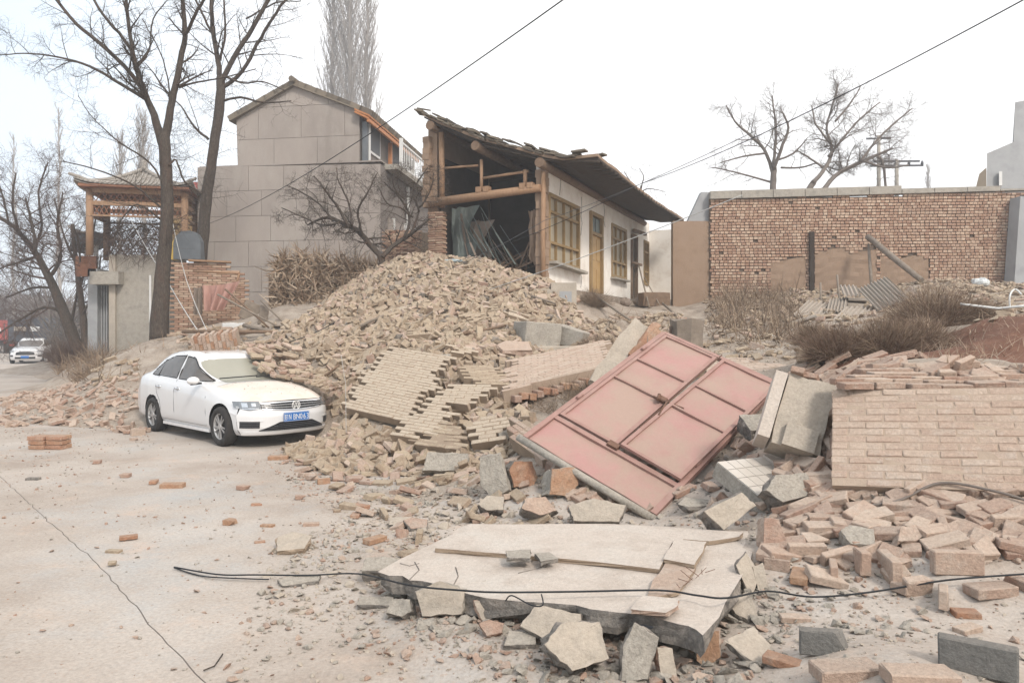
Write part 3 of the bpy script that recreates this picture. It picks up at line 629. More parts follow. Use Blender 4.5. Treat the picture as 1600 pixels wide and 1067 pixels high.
qpanel('masonry_sheet','low tan masonry sheet left of the three stacked ochre bricks',(690,615),(762,617),(668,662),pal='brick_pale',mask=[(.1,0),(.7,.1),(1,.6),(1,1),(.2,1),(0,.5)],dz=.13)
qpanel('masonry_sheet','small stepped masonry piece just left of the big tilted sheet',(722,588),(778,590),(742,620),mask=[(.1,0),(1,0),(1,1),(-.2,1)],dz=.16)
qpanel('masonry_sheet','small masonry sheet standing beside a green mortar wedge',(722,672),(792,662),(738,716),pal='brick_pale',mask=[(0,0),(.9,0),(1,1),(.1,1)],dz=.14,ch=.068)
qpanel('masonry_sheet','crushed masonry sheet with wavy courses at the foot of the heap',(655,672),(732,680),(650,712),mask=[(0,0),(1,0),(1,.8),(.6,1),(0,1)],dz=.12,jit=.012)
# the large pale tilted sheet with a hollow under it
O=P(784,617,10.9); U=P(955,578,11.6); V=P(790,566,12.5)
panel('tilted_masonry_sheet','large pale tilted masonry sheet with red broken edge above a dark hollow',O,U,V,mask=[(0,0),(.25,-.02),(.3,.05),(.75,.10),(1,.02),(1.03,1),(.08,1),(.0,.5)],pal='brick_pink',bl=.24,ch=.068,depth=.11,group=None,thick=.22,mort='pale_mortar')
e=MB(); eo=[]
tt=thing('brick_edge','row of orange brick ends along broken rim of the tilted sheet','brick edge',O,group=None)
for i in range(15):
    f=i/14; p=O.lerp(U,.12+f*.88)+Vector((0,-.02,-.10+.02*math.sin(i*2.1)))
    ob=link('brick',brick_mesh(i%4,'brick_bright' if i%3 else 'brick_red'),tt); ob.matrix_local=Matrix.Translation(p-O)@(Matrix.Rotation(R(20+random.uniform(-8,8)),4,'Z')@Matrix.Rotation(R(90+random.uniform(-8,8)),4,'Z'))@Matrix.Diagonal((1,1,1.9,1))
# courtyard wall fallen on its back, right
O=P(1298,763,5.55); U=P(1298,763,5.55)+(P(1640,775,5.0)-P(1298,763,5.55))*2.05; V=P(1300,612,6.15)
panel('fallen_courtyard_wall','long pinkish brick courtyard wall leaning back under the earth bank',O,U,V,mask=[(.06,-.02),(1.1,-.1),(1.1,1.03),(.0,1.03),(-.02,.14),(.05,.10)],pal='brick_pink',bl=.245,ch=.066,depth=.10,jit=.0045,ragged=.04,halves=True,cap=299,mort='pale_mortar',group=None,thick=.2,cat='brick wall')
# stepped bricks pushed forward over the wall's top
tt=thing('wall_top_courses','sliding top courses of brick spread over the fallen courtyard wall','brick courses',P(1450,600,6.0))
base=tt.location.copy()
for r in range(6):
    y0=6.0+r*.16; 
    for k in range(24):
        x=2.55+k*.255+(r%2)*.12+random.uniform(-.02,.02)+r*.1
        u,v=pix(x,y0,1.45)
        if u<1312+r*6: continue
        z=1.34+.026*r+.012*math.sin(k*.9+r)+(.03 if r==0 and k>4 else 0)-.02*k*(.3)*0
        ob=link('brick',brick_mesh((k+r)%4,'brick_pink' if (k*r)%4 else 'brick_red'),tt)
        ob.matrix_local=Matrix.Translation(Vector((x,y0+random.uniform(-.03,.03),z))-base)@Matrix.Rotation(R(random.uniform(-5,5)),4,'Z')@Matrix.Rotation(R(random.uniform(-4,4)),4,'X')@Matrix.Diagonal((1,1.3,1,1))
# pale brick paving sheet lying behind the gate
panel('flat_masonry_sheet','pale dusty masonry sheet lying flat on the yard behind the gate',P(1130,603,9.3),P(1290,600,9.2),P(1075,563,11.8),pal='brick_pink',bl=.24,ch=.13,depth=.06,jit=.006,thick=.12,mask=[(.1,0),(1,.05),(1.05,1),(0,1)])
panel('underlying_masonry','reddish masonry sheet half covered by the left corner of the red gate',P(800,690,8.7),P(918,775,7.1),P(808,648,9.4),pal='brick_red',bl=.24,ch=.07,depth=.11,jit=.008,thick=.2,mask=[(0,0),(1,0),(1.05,.9),(.6,1),(0,1)])

# small lumps of joined bricks riding on the heap
for i,(a,b_,w,h,lab) in enumerate([(625,492,26,22,'small lump of joined bricks on the upper left slope of the heap'),(742,505,30,26,'small lump of joined bricks in the middle of the heap below the house'),(560,590,24,20,'joined bricks on the slope above the car bonnet'),(690,470,24,18,'joined pair of brick courses near the heap top'),(805,500,24,20,'joined bricks at the right side of the upper heap'),(650,530,28,20,'joined bricks left of the long lintel'),(720,560,30,20,'joined bricks right of the long lintel'),(500,545,24,18,'joined bricks at the left shoulder of the heap')]):
    c=pq(a,b_,.08); s_=c.y/F; rs_=random.Random(i+5); an=rs_.uniform(-.7,.7); u_=Vector((math.cos(an),math.sin(an),rs_.uniform(-.3,.3))).normalized(); n_=nrm(c.x,c.y,.4); u_=(u_-n_*u_.dot(n_)).normalized(); v__=n_.cross(u_)
    panel('masonry_lump',lab,c-u_*w*s_/2-v__*h*s_/2,c+u_*w*s_/2-v__*h*s_/2,c-u_*w*s_/2+v__*h*s_/2*1.8,pal='brick_pile' if i%2 else 'brick_pale',thick=.16,group='small lumps of joined bricks on the heap',cat='masonry lump')

x,y,z=sample(PILEZ,4,RNG)
merged('tile_shards',[[x[i],y[i],z[i]+.05,np.array(Matrix.Rotation(RNG.uniform(0,6.28),3,'Z')@Matrix.Rotation(RNG.normal(0,.4),3,'X')),(CT[RNG.integers(10)][0]*np.array([1,.8,.35]),CT[RNG.integers(10)][1]) if False else CT[1],None,RNG.uniform(.12,.3)] for i in range(len(x))],'tile_shard','dark roof tile and mud pieces mixed into the brick heap','rubble')
# ------------------------------------------------------------------ saloon car
def cat_rom(pts,t):
    n=len(pts)-1; i=min(int(t),n-1); u=t-i
    p0=pts[max(i-1,0)];p1=pts[i];p2=pts[i+1];p3=pts[min(i+2,n)]
    return tuple(.5*((2*b)+(-a+c)*u+(2*a-5*b+4*c-d)*u*u+(-a+3*b-3*c+d)*u**3) for a,b,c,d in zip(p0,p1,p2,p3))
def lin(tab,x): return float(np.interp(x,[a for a,_ in tab],[b for _,b in tab]))
ZC=[(-2.3,1.00),(-2.24,1.075),(-2.1,1.095),(-1.92,1.11),(-1.84,1.13),(-1.6,1.25),(-1.36,1.36),(-1.15,1.415),(-.8,1.45),(-.45,1.462),(-.1,1.45),(.12,1.415),(.3,1.335),(.6,1.18),(.9,1.02),(.98,.995),(1.1,.985),(1.5,.94),(1.85,.88),(2.06,.82),(2.15,.765),(2.2,.72)]
ZB=[(-2.3,.88),(-2.2,.97),(-1.9,1.02),(-1.3,1.015),(-.5,.985),(.4,.955),(1.,.925),(1.5,.885),(1.9,.80),(2.1,.71),(2.2,.66)]
WD=[(-2.3,.77),(-2.1,.815),(-1.6,.845),(0,.85),(1.2,.85),(1.7,.84),(2.0,.82),(2.2,.80)]
def smooth_tab(tab,x,e=.05): return (lin(tab,x-e)+2*lin(tab,x)+lin(tab,x+e))/4
def xfront(y,z):
    a=abs(y)/.85; base=2.2-.50*a**3.4
    return base-float(np.interp(z,[.15,.22,.32,.5,.58,.70,.80,.95,1.1],[.16,.07,.01,0,.02,.085,.17,.3,.4]))
def xrear(y,z):
    a=abs(y)/.85; return -2.3+.26*a**3.2+float(np.interp(z,[.15,.3,.5,.8,1.0,1.15],[.12,.03,0,.03,.05,.12]))
def section(x):
    wd=smooth_tab(WD,x); zb=smooth_tab(ZB,x); zc=smooth_tab(ZC,x)
    cab=min(1,max(0,(zc-zb-.085)/.2))
    y5h=.62*wd; z5h=zb+(zc-zb)*.80
    y5c=lin([(-2.3,.60),(-1.85,.62),(-1.3,.565),(-.4,.56),(.1,.555),(.9,.70),(1.1,.66)],x); z5c=zc-.035
    y5=y5h*(1-cab)+y5c*cab; z5=z5h*(1-cab)+z5c*cab
    y4=.915*wd*(1-cab)+.925*wd*cab
    sill=lin([(-2.3,.26),(-1.7,.20),(1.7,.20),(2.2,.20)],x)
    return [(wd*.90,sill),(wd*.975,.30),(wd*1.0,.52),(wd*.995,zb-.16),(y4,zb),(y5,z5),(y5*.52,zc-.006),(0,zc)]
def make_car(name,label,loc,ang,detail=True,group=None,far=False):
    t=thing(name,label,'car',loc,ang,group=group)
    NS,NT=(250,84) if detail else (90,36)
    G=np.zeros((NS+1,NT+1,3))
    for i in range(NS+1):
        s_=i/NS; x=2.2-4.5*s_; sec=section(x)
        for j in range(NT+1):
            tt=7*j/NT; 
            y,z=cat_rom(sec,tt); y=max(y,0)
            a=xfront(y,z); b=xrear(y,z); G[i,j]=(a+s_*(b-a),y,z)
    wheels=[(1.33,.31),(-1.27,.31)]; WR=.365
    if detail:
        for wx,wz in wheels:
            k=np.where(G[:,:,1]>.5); 
            for i,j in zip(*k):
                if j*7/NT>3.2: continue
                dx=G[i,j,0]-wx; dz=G[i,j,2]-wz; r=math.hypot(dx,dz)
                if abs(r-WR)<.013 and r>0: G[i,j,0]=wx+dx*WR/r; G[i,j,2]=wz+dz*WR/r
    TT=np.arange(NT+1)*7/NT
    polyF=[(.66,.975),(.56,1.02),(.02,1.335),(-.30,1.375),(-.30,.99)]
    polyR=[(-.38,.995),(-.38,1.385),(-.78,1.37),(-1.12,1.28),(-1.34,1.12),(-1.40,1.03)]
    groups={}
    def cls(i,j):
        c=(G[i,j]+G[i+1,j]+G[i,j+1]+G[i+1,j+1])/4; tm=(TT[j]+TT[j+1])/2; x,y,z=c
        if tm<3.3:
            for wx,wz in wheels:
                if math.hypot(x-wx,z-wz)<WR: return None
        if 3.9<tm<4.9 and inpoly(np.array(x),np.array(z),polyF): return 'wf'
        if 3.9<tm<4.9 and inpoly(np.array(x),np.array(z),polyR): return 'wr'
        if tm>5.12 and .13<x<.93: return 'ws'
        if tm>5.08 and -1.80<x<-1.36: return 'rg'
        if tm>4.25 and .97<x<2.3 and x< xfront(y,z)+.0 and x>1.0: return 'hood'
        if tm<4.9 and z>.27 and z<1.42:
            if -.335<x<.86 and tm<4.05: return 'df'
            if -1.10<x<=-.345 and tm<4.05: return 'dr'
        return 'b'
    for i in range(NS):
        for j in range(NT):
            c=cls(i,j)
            if c: groups.setdefault(c,[]).append((i,j))
    nv=(NS+1)*(NT+1)
    def vid(i,j): return i*(NT+1)+j
    V=G.reshape(-1,3); Vm=V*np.array([1,-1,1])
    def mk(pname,cells,m,sides,push=0,parent=t,label=None):
        fs=[]
        VV=[];off=0
        for sd in sides:
            Q=np.array([[vid(i,j),vid(i+1,j),vid(i+1,j+1),vid(i,j+1)] for i,j in cells])
            if sd<0: fs.append(Q+off); VV.append(Vm)   # right flank
            else: fs.append(Q[:,::-1]+off); VV.append(V)
            off+=nv
        VV=np.concatenate(VV); Fq=np.concatenate(fs); u,inv=np.unique(Fq,return_inverse=True)
        me=npmesh(pname,VV[u],[inv.reshape(Fq.shape)],m,smooth=True)
        if push:
            bm=bmesh.new(); bm.from_mesh(me); bm.normal_update()
            for v in bm.verts: v.co+=v.normal*push
            bm.to_mesh(me); bm.free()
        bm=bmesh.new(); bm.from_mesh(me); bmesh.ops.remove_doubles(bm,verts=bm.verts,dist=.0004); bm.to_mesh(me); bm.free()
        me.polygons.foreach_set('use_smooth',[True]*len(me.polygons))
        return link(pname,me,parent,label=label)
    body=mk('body',groups['b'],M['carpaint'],(-1,1))
    hood=mk('bonnet',groups['hood'],M['hood_dust'] if detail else M['carpaint'],(-1,1),push=.003 if detail else 0)
    mk('windscreen',groups['ws'],M['windscreen'] if detail else M['glass'],(-1,1),push=-.004)
    mk('rear_window',groups['rg'],M['glass'],(-1,1),push=-.004)
    doors={}
    for sd in (-1,1):
        for key in('df','dr'):
            doors[(key,sd)]=mk('door',groups[key],M['carpaint'],(sd,),push=.0 if detail else 0)
        a=mk('door_window',groups['wf'],M['glass'],(sd,),push=-.004,parent=doors[('df',sd)])
        b=mk('door_window',groups['wr'],M['glass'],(sd,),push=-.004,parent=doors[('dr',sd)])
    # front fascia and rear
    def F3(y,z,off=0): return (xfront(y,z)+off,y,z)
    def grid(fn,ys,zs,mb,mat=0):
        vs=[fn(y,z) for z in zs for y in ys]; n=len(ys)
        mb.add(vs,[(k*n+i,k*n+i+1,(k+1)*n+i+1,(k+1)*n+i) for k in range(len(zs)-1) for i in range(n-1)],mat,smooth=True)
    sec0=section(2.2); 
    def wz0(z): return float(np.interp(z,[p[1] for p in sec0[:6]],[p[0] for p in sec0[:6]]))
    mb=MB(); zs=np.linspace(.20,.712,26); rows=[]
    for z in zs:
        wv=wz0(z) if z<sec0[5][1] else float(np.interp(z,[sec0[5][1],sec0[7][1]],[sec0[5][0],.1]))
        rows.append([(xfront(y,z)-.001,y,z) for y in np.linspace(-wv,wv,41)])
    vs=[p for r in rows for p in r]; mb.add(vs,[(k*41+i,k*41+i+1,(k+1)*41+i+1,(k+1)*41+i) for k in range(25) for i in range(40)],smooth=True)
    mb.build('front_bumper',M['carpaint'],t)
    sec1=section(-2.3); mb=MB(); zs=np.linspace(.26,1.0,16); vs=[]
    for z in zs:
        wv=float(np.interp(z,[p[1] for p in sec1],[p[0] for p in sec1])); vs+=[(xrear(y,z)+.001,y,z) for y in np.linspace(wv,-wv,25)]
    mb.add(vs,[(k*25+i,k*25+i+1,(k+1)*25+i+1,(k+1)*25+i) for k in range(15) for i in range(24)],smooth=True); mb.build('rear_bumper',M['carpaint'],t)
    # underside and wheel wells
    u=MB(); u.box((-.1,0,.30),(3.7,1.24,.18)); u.box((1.33,0,.45),(.8,1.24,.46)); u.box((-1.27,0,.45),(.9,1.30,.5)); u.build('underbody',M['black'],t)
    def patch(top,bot,y0,y1,n,off,m,nm,parent,thick=.012,rows_=3):
        mb=MB(); ys=np.linspace(y0,y1,n); vs=[]
        for r in range(rows_+1):
            for y in ys: z=bot(y)+(top(y)-bot(y))*r/rows_; vs.append(F3(y,z,off))
        for r in (rows_,0):
            for y in ys: z=bot(y)+(top(y)-bot(y))*r/rows_; vs.append(F3(y,z,off-thick))
        fs=[(k*n+i,k*n+i+1,(k+1)*n+i+1,(k+1)*n+i) for k in range(rows_) for i in range(n-1)]
        b=(rows_+1)*n
        fs+=[(rows_*n+i,rows_*n+i+1,b+i+1,b+i) for i in range(n-1)]+[(b+n+i,b+n+i+1,i+1,i) for i in range(n-1)]
        mb.add(vs,fs,smooth=False); return mb.build(nm,m,parent)
    gtop=lambda y:.708-.02*(abs(y)/.55)**2; gbot=lambda y:.578+.035*(abs(y)/.55)**1.5
    if not far:
        gr=patch(gtop,gbot,-.53,.53,25,.006,M['black'],'grille',t)
        for k in range(4):
            zf=lambda y,k=k: gbot(y)+(gtop(y)-gbot(y))*(.04+.31*k)
            patch(lambda y:zf(y)+(.005 if k in(0,3) else .003),lambda y:zf(y)-(.005 if k in(0,3) else .003),-.525,.525,25,.020,M['chrome'] if k in(0,3) else M['alloy'],'grille_bar',gr)
        for k in range(-6,7):
            y=k*.08
            if abs(y)<.06: continue
            patch(gtop,gbot,y-.004,y+.004,2,.014,M['iron'],'grille_fin',gr)
        for s_ in(-1,1):
            hl=patch(lambda y:.728-.01*abs(abs(y)-.6),lambda y:.62-.03*min(1,max(0,(abs(y)-.535)/.12))+.045*max(0,(abs(y)-.68)/.13),s_*.535,s_*.81,12,.010,M['clear'],'headlight',t,rows_=4)
            patch(lambda y:.700,lambda y:.650,s_*.585,s_*.635,4,.014,M['chrome'],'lamp_reflector',hl); patch(lambda y:.704,lambda y:.640,s_*.675,s_*.735,4,.014,M['chrome'],'lamp_reflector',hl)
            patch(lambda y:.625,lambda y:.612,s_*.56,s_*.74,6,.016,M['chrome'],'light_strip',hl)
            patch(lambda y:.655,lambda y:.62,s_*.765,s_*.79,3,.013,M['alloy'],'indicator_lens',hl)
            fz=patch(lambda y:.42-.0*abs(y),lambda y:.32+.0*abs(y),s_*.56,s_*.77,7,.005,M['black'],'fog_lamp_intake',t)
            for k in range(3): patch(lambda y,k=k:.345+k*.03+.004,lambda y,k=k:.345+k*.03-.004,s_*.57,s_*.765,7,.012,M['iron'],'intake_slat',fz)
            patch(lambda y:.435,lambda y:.425,s_*.52,s_*.80,7,.012,M['carpaint'],'bumper_crease',t)
        it=patch(lambda y:.405-.13*max(0,(abs(y)-.28)/.3),lambda y:.272,-.56,.56,21,.006,M['black'],'lower_intake',t)
        for k in range(4): 
            hw=.54-.08*k; patch(lambda y,k=k:.29+k*.028+.004,lambda y,k=k:.29+k*.028-.004,-hw,hw,17,.014,M['iron'],'intake_slat',it)
        patch(lambda y:.262,lambda y:.205,-.74,.74,25,.03,M['carpaint'],'bumper_lip',t,thick=.04)
        # emblem: ring with the two letters
        em=MB(); ez=.645; ex=xfront(0,ez)+.034
        ring=[(ex,.066*math.cos(a),ez+.066*math.sin(a)) for a in np.linspace(0,2*math.pi,29)]
        em.tube(ring,.009,6,cap=False)
        def st(a,b): em.bar((ex,a[0],ez+a[1]),(ex,b[0],ez+b[1]),.012,.011,up=Vector((1,0,0)))
        st((-.022,.052),(-.002,.008)); st((.022,.052),(.002,.008)); st((-.046,.032),(-.026,-.044)); st((-.026,-.044),(0,.0)); st((0,.0),(.026,-.044)); st((.026,-.044),(.046,.032))
        em.build('emblem',M['white_paint'],t)  # white stands in for the bright reflection of the metal badge
        # number plate
        px_=xfront(0,.48)+.03; pm=MB(); pm.box((px_,-.02,.475),(.012,.44,.14)); 
        pl=pm.build('number_plate',M['plate'],t)
        bd=MB(); X=px_+.0075
        for dz in(-.064,.064): bd.box((X,-.02,.475+dz),(.002,.43,.004))
        for dy in(-.213,.213): bd.box((X,-.02+dy,.475),(.002,.004,.126))
        bd.build('plate_border',M['white'],pl)
        # characters run left to right as seen from the front: local +y is to the viewer's right
        tm=MB()
        def bars(cy,segs):
            for (a,b,c,d) in segs: tm.bar((X+.001,cy+a,.475+b),(X+.001,cy+c,.475+d),.008,.003,up=Vector((1,0,0)))
        bars(-.205,[(-.024,.028,.024,.028),(-.013,.044,-.013,-.04),(.013,.044,.013,-.04),(-.013,-.004,.013,-.004),(-.013,-.038,.013,-.038)])
        bars(-.14,[(-.018,-.042,-.018,.042),(-.018,.042,.018,-.042),(.018,-.042,.018,.042)])
        tm.build('plate_character',M['white'],pl)
        for i,ch in enumerate('BN063'):
            cu=bpy.data.curves.new('plate_character','FONT'); cu.body=ch; cu.size=.12; cu.extrude=.0015; cu.align_x='CENTER'; cu.offset=.0
            dg=bpy.context.evaluated_depsgraph_get(); ob=bpy.data.objects.new('tmp',cu); C.objects.link(ob); dg.update()
            me=bpy.data.meshes.new_from_object(ob.evaluated_get(dg)); bpy.data.objects.remove(ob); me.materials.clear(); me.materials.append(M['white'])
            c=link('plate_character',me,pl); c.matrix_local=Matrix.Translation((X+.001,-.062+i*.058,.432))@Matrix.Rotation(R(90),4,'Z')@Matrix.Rotation(R(90),4,'X')@Matrix.Diagonal((.78,1,1,1))
    else:
        gr=patch(lambda y:.70-.06*(abs(y)/.45)**4,lambda y:.50,-.46,.46,17,.008,M['black'],'grille',t)
        for s_ in(-1,1):
            patch(lambda y:.74,lambda y:.68,s_*.55,s_*.82,6,.010,M['clear'],'headlight',t); patch(lambda y:.50,lambda y:.40,s_*.60,s_*.78,6,.008,M['black'],'fog_lamp_intake',t)
        patch(lambda y:.40,lambda y:.28,-.5,.5,9,.006,M['black'],'lower_intake',t); patch(lambda y:.46,lambda y:.33,-.2,.2,4,.02,M['plate'],'number_plate',t)
    if detail:
        # window surround and seams on both flanks
        def sidey(x,z):
            d=(G[:,:,0]-x)**2+(G[:,:,2]-z)**2; d[:,int(NT*4.95/7):]=9; k=np.unravel_index(np.argmin(d),d.shape); return G[k][1]
        for sd in(-1,1):
            for key,po in(('df',polyF),('dr',polyR)):
                mb=MB(); pts=[]
                for (a,b),(c,d) in zip(po,po[1:]+po[:1]):
                    for k in range(8): x=a+(c-a)*k/8; z=b+(d-b)*k/8; pts.append((x,sd*(sidey(x,z)+.001),z))
                pts.append(pts[0]); mb.tube(pts,.0095,5,cap=False); mb.build('window_seal',M['black'],doors[(key,sd)])
            mb=MB(); mb.bar((-1.13,sd*(sidey(-1.13,1.02)+.002),1.02),(-1.10,sd*(sidey(-1.10,1.27)+.002),1.27),.02,.012,up=Vector((0,1,0))); mb.build('window_divider',M['black'],doors[('dr',sd)])
            mb=MB()
            def seam(xz): mb.tube([(x,sd*(sidey(x,z)+.0005),z) for x,z in xz],.0042,5,cap=False)
            seam([(.86,.29),(.86,.5),(.85,.75),(.82,.93)]); seam([(-.34,z) for z in(.28,.45,.6,.8,.98)]); seam([(-1.10,1.01),(-1.11,.85),(-1.06,.72),(-.95,.6),(-.9,.45),(-.89,.29)])
            seam([(x,.28) for x in np.linspace(.85,-.88,12)]); mb.build('door_seam',M['iron'],body)
            for key,xx in(('df',-.20),('dr',-.98)):
                zz=.83; yv=sd*(sidey(xx,zz)+.018); mb=MB(); mb.tube([(xx-.1,yv-sd*.02,zz),(xx-.08,yv,zz),(xx+.06,yv,zz),(xx+.1,yv-sd*.02,zz)],.012,8); mb.build('door_handle',M['chrome'],doors[(key,sd)])
                mb=MB(); mb.tube([(xx,yv-sd*.021,zz-.004),(xx,yv-sd*.013,zz-.004)],.035,14); mb.build('handle_recess',M['alloy'],doors[(key,sd)])
            # mirror
            mb=MB(); mx_,my_,mz=.60,sd*.93,1.0
            V0=[];rings=7;seg=14
            for a in range(rings+1):
                th=math.pi*a/rings
                for b in range(seg):
                    ph=2*math.pi*b/seg; V0.append((mx_+.055*math.cos(ph)*math.sin(th)*(1.3 if math.cos(ph)>0 else .6),my_+.105*math.cos(th)*sd,mz+.068*math.sin(ph)*math.sin(th)))
            mb.add(V0,[(a*seg+b,a*seg+(b+1)%seg,(a+1)*seg+(b+1)%seg,(a+1)*seg+b) for a in range(rings) for b in range(seg)],smooth=True)
            mr=mb.build('wing_mirror',M['carpaint'],t); mb=MB(); mb.bar((.60,sd*.80,.955),(.61,sd*.97,.945),.06,.03,up=Vector((0,0,1))); mb.build('mirror_foot',M['black'],mr)
            # skirt
            mb=MB(); mb.bar((-.86,sd*.80,.205),(.93,sd*.80,.205),.03,.05); mb.build('sill_skirt',M['carpaint'],t)
        mb=MB(); mb.bar((.88,-.62,1.035),(.86,.05,1.055),.012,.018); mb.bar((.88,.02,1.035),(.86,.6,1.05),.012,.018); mb.build('wiper',M['black'],t)
    for wx,wz in wheels:
        for sd in(-1,1):
            wy=sd*.755; wm=MB(); n=40
            prof=[(.20,-.08),(.205,-.095),(.26,-.10),(.298,-.092),(.312,-.06),(.314,0),(.312,.06),(.298,.092),(.26,.10),(.205,.095),(.20,.08)]
            vs=[(wx+r*math.cos(2*math.pi*k/n),wy+sd*d,wz+r*math.sin(2*math.pi*k/n)) for r,d in prof for k in range(n)]
            wm.add(vs,[(a*n+k,a*n+(k+1)%n,(a+1)*n+(k+1)%n,(a+1)*n+k) for a in range(len(prof)-1) for k in range(n)],smooth=True)
            wh=wm.build('wheel',M['rubber'],t)
            rm=MB(); Yo=wy+sd*.075
            prof=[(.208,.0),(.200,.012),(.190,.0),(.186,-.05)]
            vs=[(wx+r*math.cos(2*math.pi*k/n),Yo+sd*d,wz+r*math.sin(2*math.pi*k/n)) for r,d in prof for k in range(n)]
            rm.add(vs,[(a*n+k,a*n+(k+1)%n,(a+1)*n+(k+1)%n,(a+1)*n+k) for a in range(len(prof)-1) for k in range(n)],smooth=True)
            for k in range(10 if detail else 5):
                a=2*math.pi*(k+ (.18 if k%2 else -.18))/(10 if detail else 5); rm.bar((wx+.03*math.cos(a),Yo-sd*.002,wz+.03*math.sin(a)),(wx+.192*math.cos(a),Yo+sd*.0,wz+.192*math.sin(a)),.020,.016,up=Vector((0,1,0)))
            rm.tube([(wx,Yo-sd*.02,wz),(wx,Yo+sd*.012,wz)],.045,16)
            rm.build('rim',M['alloy'],wh); dk=MB(); dk.tube([(wx,wy-sd*.06,wz),(wx,wy+sd*.02,wz)],.20,24); dk.build('brake_drum',M['black'],wh)
    return t
car=make_car('white_saloon_car','dusty white saloon car with blue plate, its bonnet side buried in bricks',(CARL.x,CARL.y,0),CARA)
fc=make_car('oncoming_car','small white car facing us far up the hazy road',(-28.9,44.5,0),R(-66),detail=False,far=True)
# bricks resting over the far side of bonnet and windscreen
def carpt(x,y,z): 
    c,s_=math.cos(CARA),math.sin(CARA); return Vector((CARL.x+x*c-y*s_,CARL.y+x*s_+y*c,z))
rs=random.Random(5); ot=[]
def cz(x): return smooth_tab(ZC,x)
for k in range(250):
    x=rs.uniform(-1.0,1.95); 
    edge=np.interp(x,[-1.0,-.2,.2,.6,1.0,1.5,1.9],[.55,.48,.30,.16,.34,.60,.74])
    y=rs.uniform(edge,.95); hgt=(y-edge)*.55
    z=cz(x)-.02*(y>.6)-(.05 if y>.75 else 0)+.03+rs.uniform(0,hgt)
    p=carpt(x,y,z); 
    R3=Matrix.Rotation(rs.uniform(0,6.28),3,'Z')@Matrix.Rotation(rs.gauss(0,.3),3,'X'); sl=Matrix.Rotation(CARA,3,'Z')@Matrix.Rotation(.45 if .1<x<.95 else .08,3,'Y')@Matrix.Rotation(-CARA,3,'Z')
    ot.append([p.x,p.y,p.z,np.array(sl@R3),rs.randrange(8),rs.choice(['brick_pile','brick_red','brick_pile','brick_pink']),rs.uniform(.8,1.05),y-edge])
ot.sort(key=lambda i:i[7])
for it in ot[:16]: place('loose_brick',brick_mesh(it[4],it[5]),it[:3],Matrix([list(r) for r in it[3]]),it[6],label=('broken ' if it[4]>3 else '')+{'brick_pile':'tan','brick_red':'reddish','brick_pink':'pinkish'}[it[5]]+' brick resting on the '+('bonnet edge' if carpt(1,0,0).x<it[0]+.0 else 'windscreen edge')+' of the white car',cat='brick',group='bricks lying on the white car')
for p in('brick_pile','brick_red','brick_pink'): merged('brick_rubble',[i[:4]+[BT[i[4]]]+i[5:] for i in ot[16:] if i[5]==p],p,'bricks spilled across the far side of the white car','rubble')
cr_=[]
for k in range(150):
    x=rs.uniform(-.6,2.05); y=rs.uniform(-.6,.75)
    if .05<x<1.0: continue
    s=rs.uniform(.008,.035); p=carpt(x,y,cz(x)-.10*(abs(y)/.78)**3*1.0-(.0 if x<0 else .012)+.006); cr_.append([p.x,p.y,p.z,np.eye(3),CT[rs.randrange(10)],None,s])
merged('bonnet_crumbs',cr_,'brick_red','brick crumbs sprinkled over the bonnet and roof of the white car','debris')

# ------------------------------------------------------------------ lorries in the far road
def lorry(name,label,loc,ang,pm):
    t=thing(name,label,'truck',loc,ang); L=6.5
    b=MB()
    for s_ in(-1,1): b.box((0,s_*1.2,1.95),(5,.08,1.5)); 
    b.box((2.5,0,1.95),(.08,2.32,1.5)); b.box((0,0,1.2),(5,2.32,.08)); b.build('tipper_bed',M[pm],t)
    g=MB(); g.box((-2.54,0,1.95),(.06,2.32,1.4)); tg=g.build('tailgate',M[pm],t)
    for k in range(3):
        r=MB(); r.box((-2.60,(k-1)*.85,1.95),(.06,.08,1.3)); r.build('tailgate_rib',M['iron'],tg)
    p=MB(); p.box((-2.64,-.35,2.05),(.02,.55,.3)); p.build('reflector_panel',M['white'],tg); p=MB(); p.box((-2.64,.5,2.05),(.02,.7,.3)); p.build('reflector_panel',M['tin'],tg)
    c=MB(); c.box((3.6,0,1.9),(1.6,2.3,2.1)); cb=c.build('cab',M[pm],t); g=MB(); g.box((4.42,0,2.3),(.03,2.0,.8)); g.build('windscreen',M['glass'],cb)
    c=MB(); c.box((.6,0,.85),(7,1.0,.35)); c.box((-2.7,0,.75),(.1,2.2,.12)); c.build('chassis',M['black'],t)
    for x in(-1.9,-.7,3.5):
        for s_ in(-1,1):
            w_=MB(); w_.tube([(x,s_*.75,.5),(x,s_*1.18,.5)],.5,20); w_.build('wheel',M['rubber'],t)
    for s_ in(-1,1):
        w_=MB(); w_.box((-2.72,s_*.95,.95),(.05,.3,.12)); w_.build('tail_light',M['truck_red'],t)
    return t
lorry('tipper_lorry','dark blue tipper lorry seen behind the oncoming white car',(-34.2,53,0),R(115),'truck')
lorry('red_lorry','red lorry at roadside beyond the dark tipper lorry',(-46,66,0),R(118),'truck_red')
# ------------------------------------------------------------------ half collapsed row house
ht=thing('collapsed_house','half collapsed single pitch farmhouse with torn open gable and whitewashed front','house',HO,math.atan2(.915,.404))
def hb(c,d,m,nm,parent=ht,rot=None,rnd=None): b=MB(); b.box(c,d,rot,0,rnd); return b.build(nm,M[m],parent)
LW=12.2
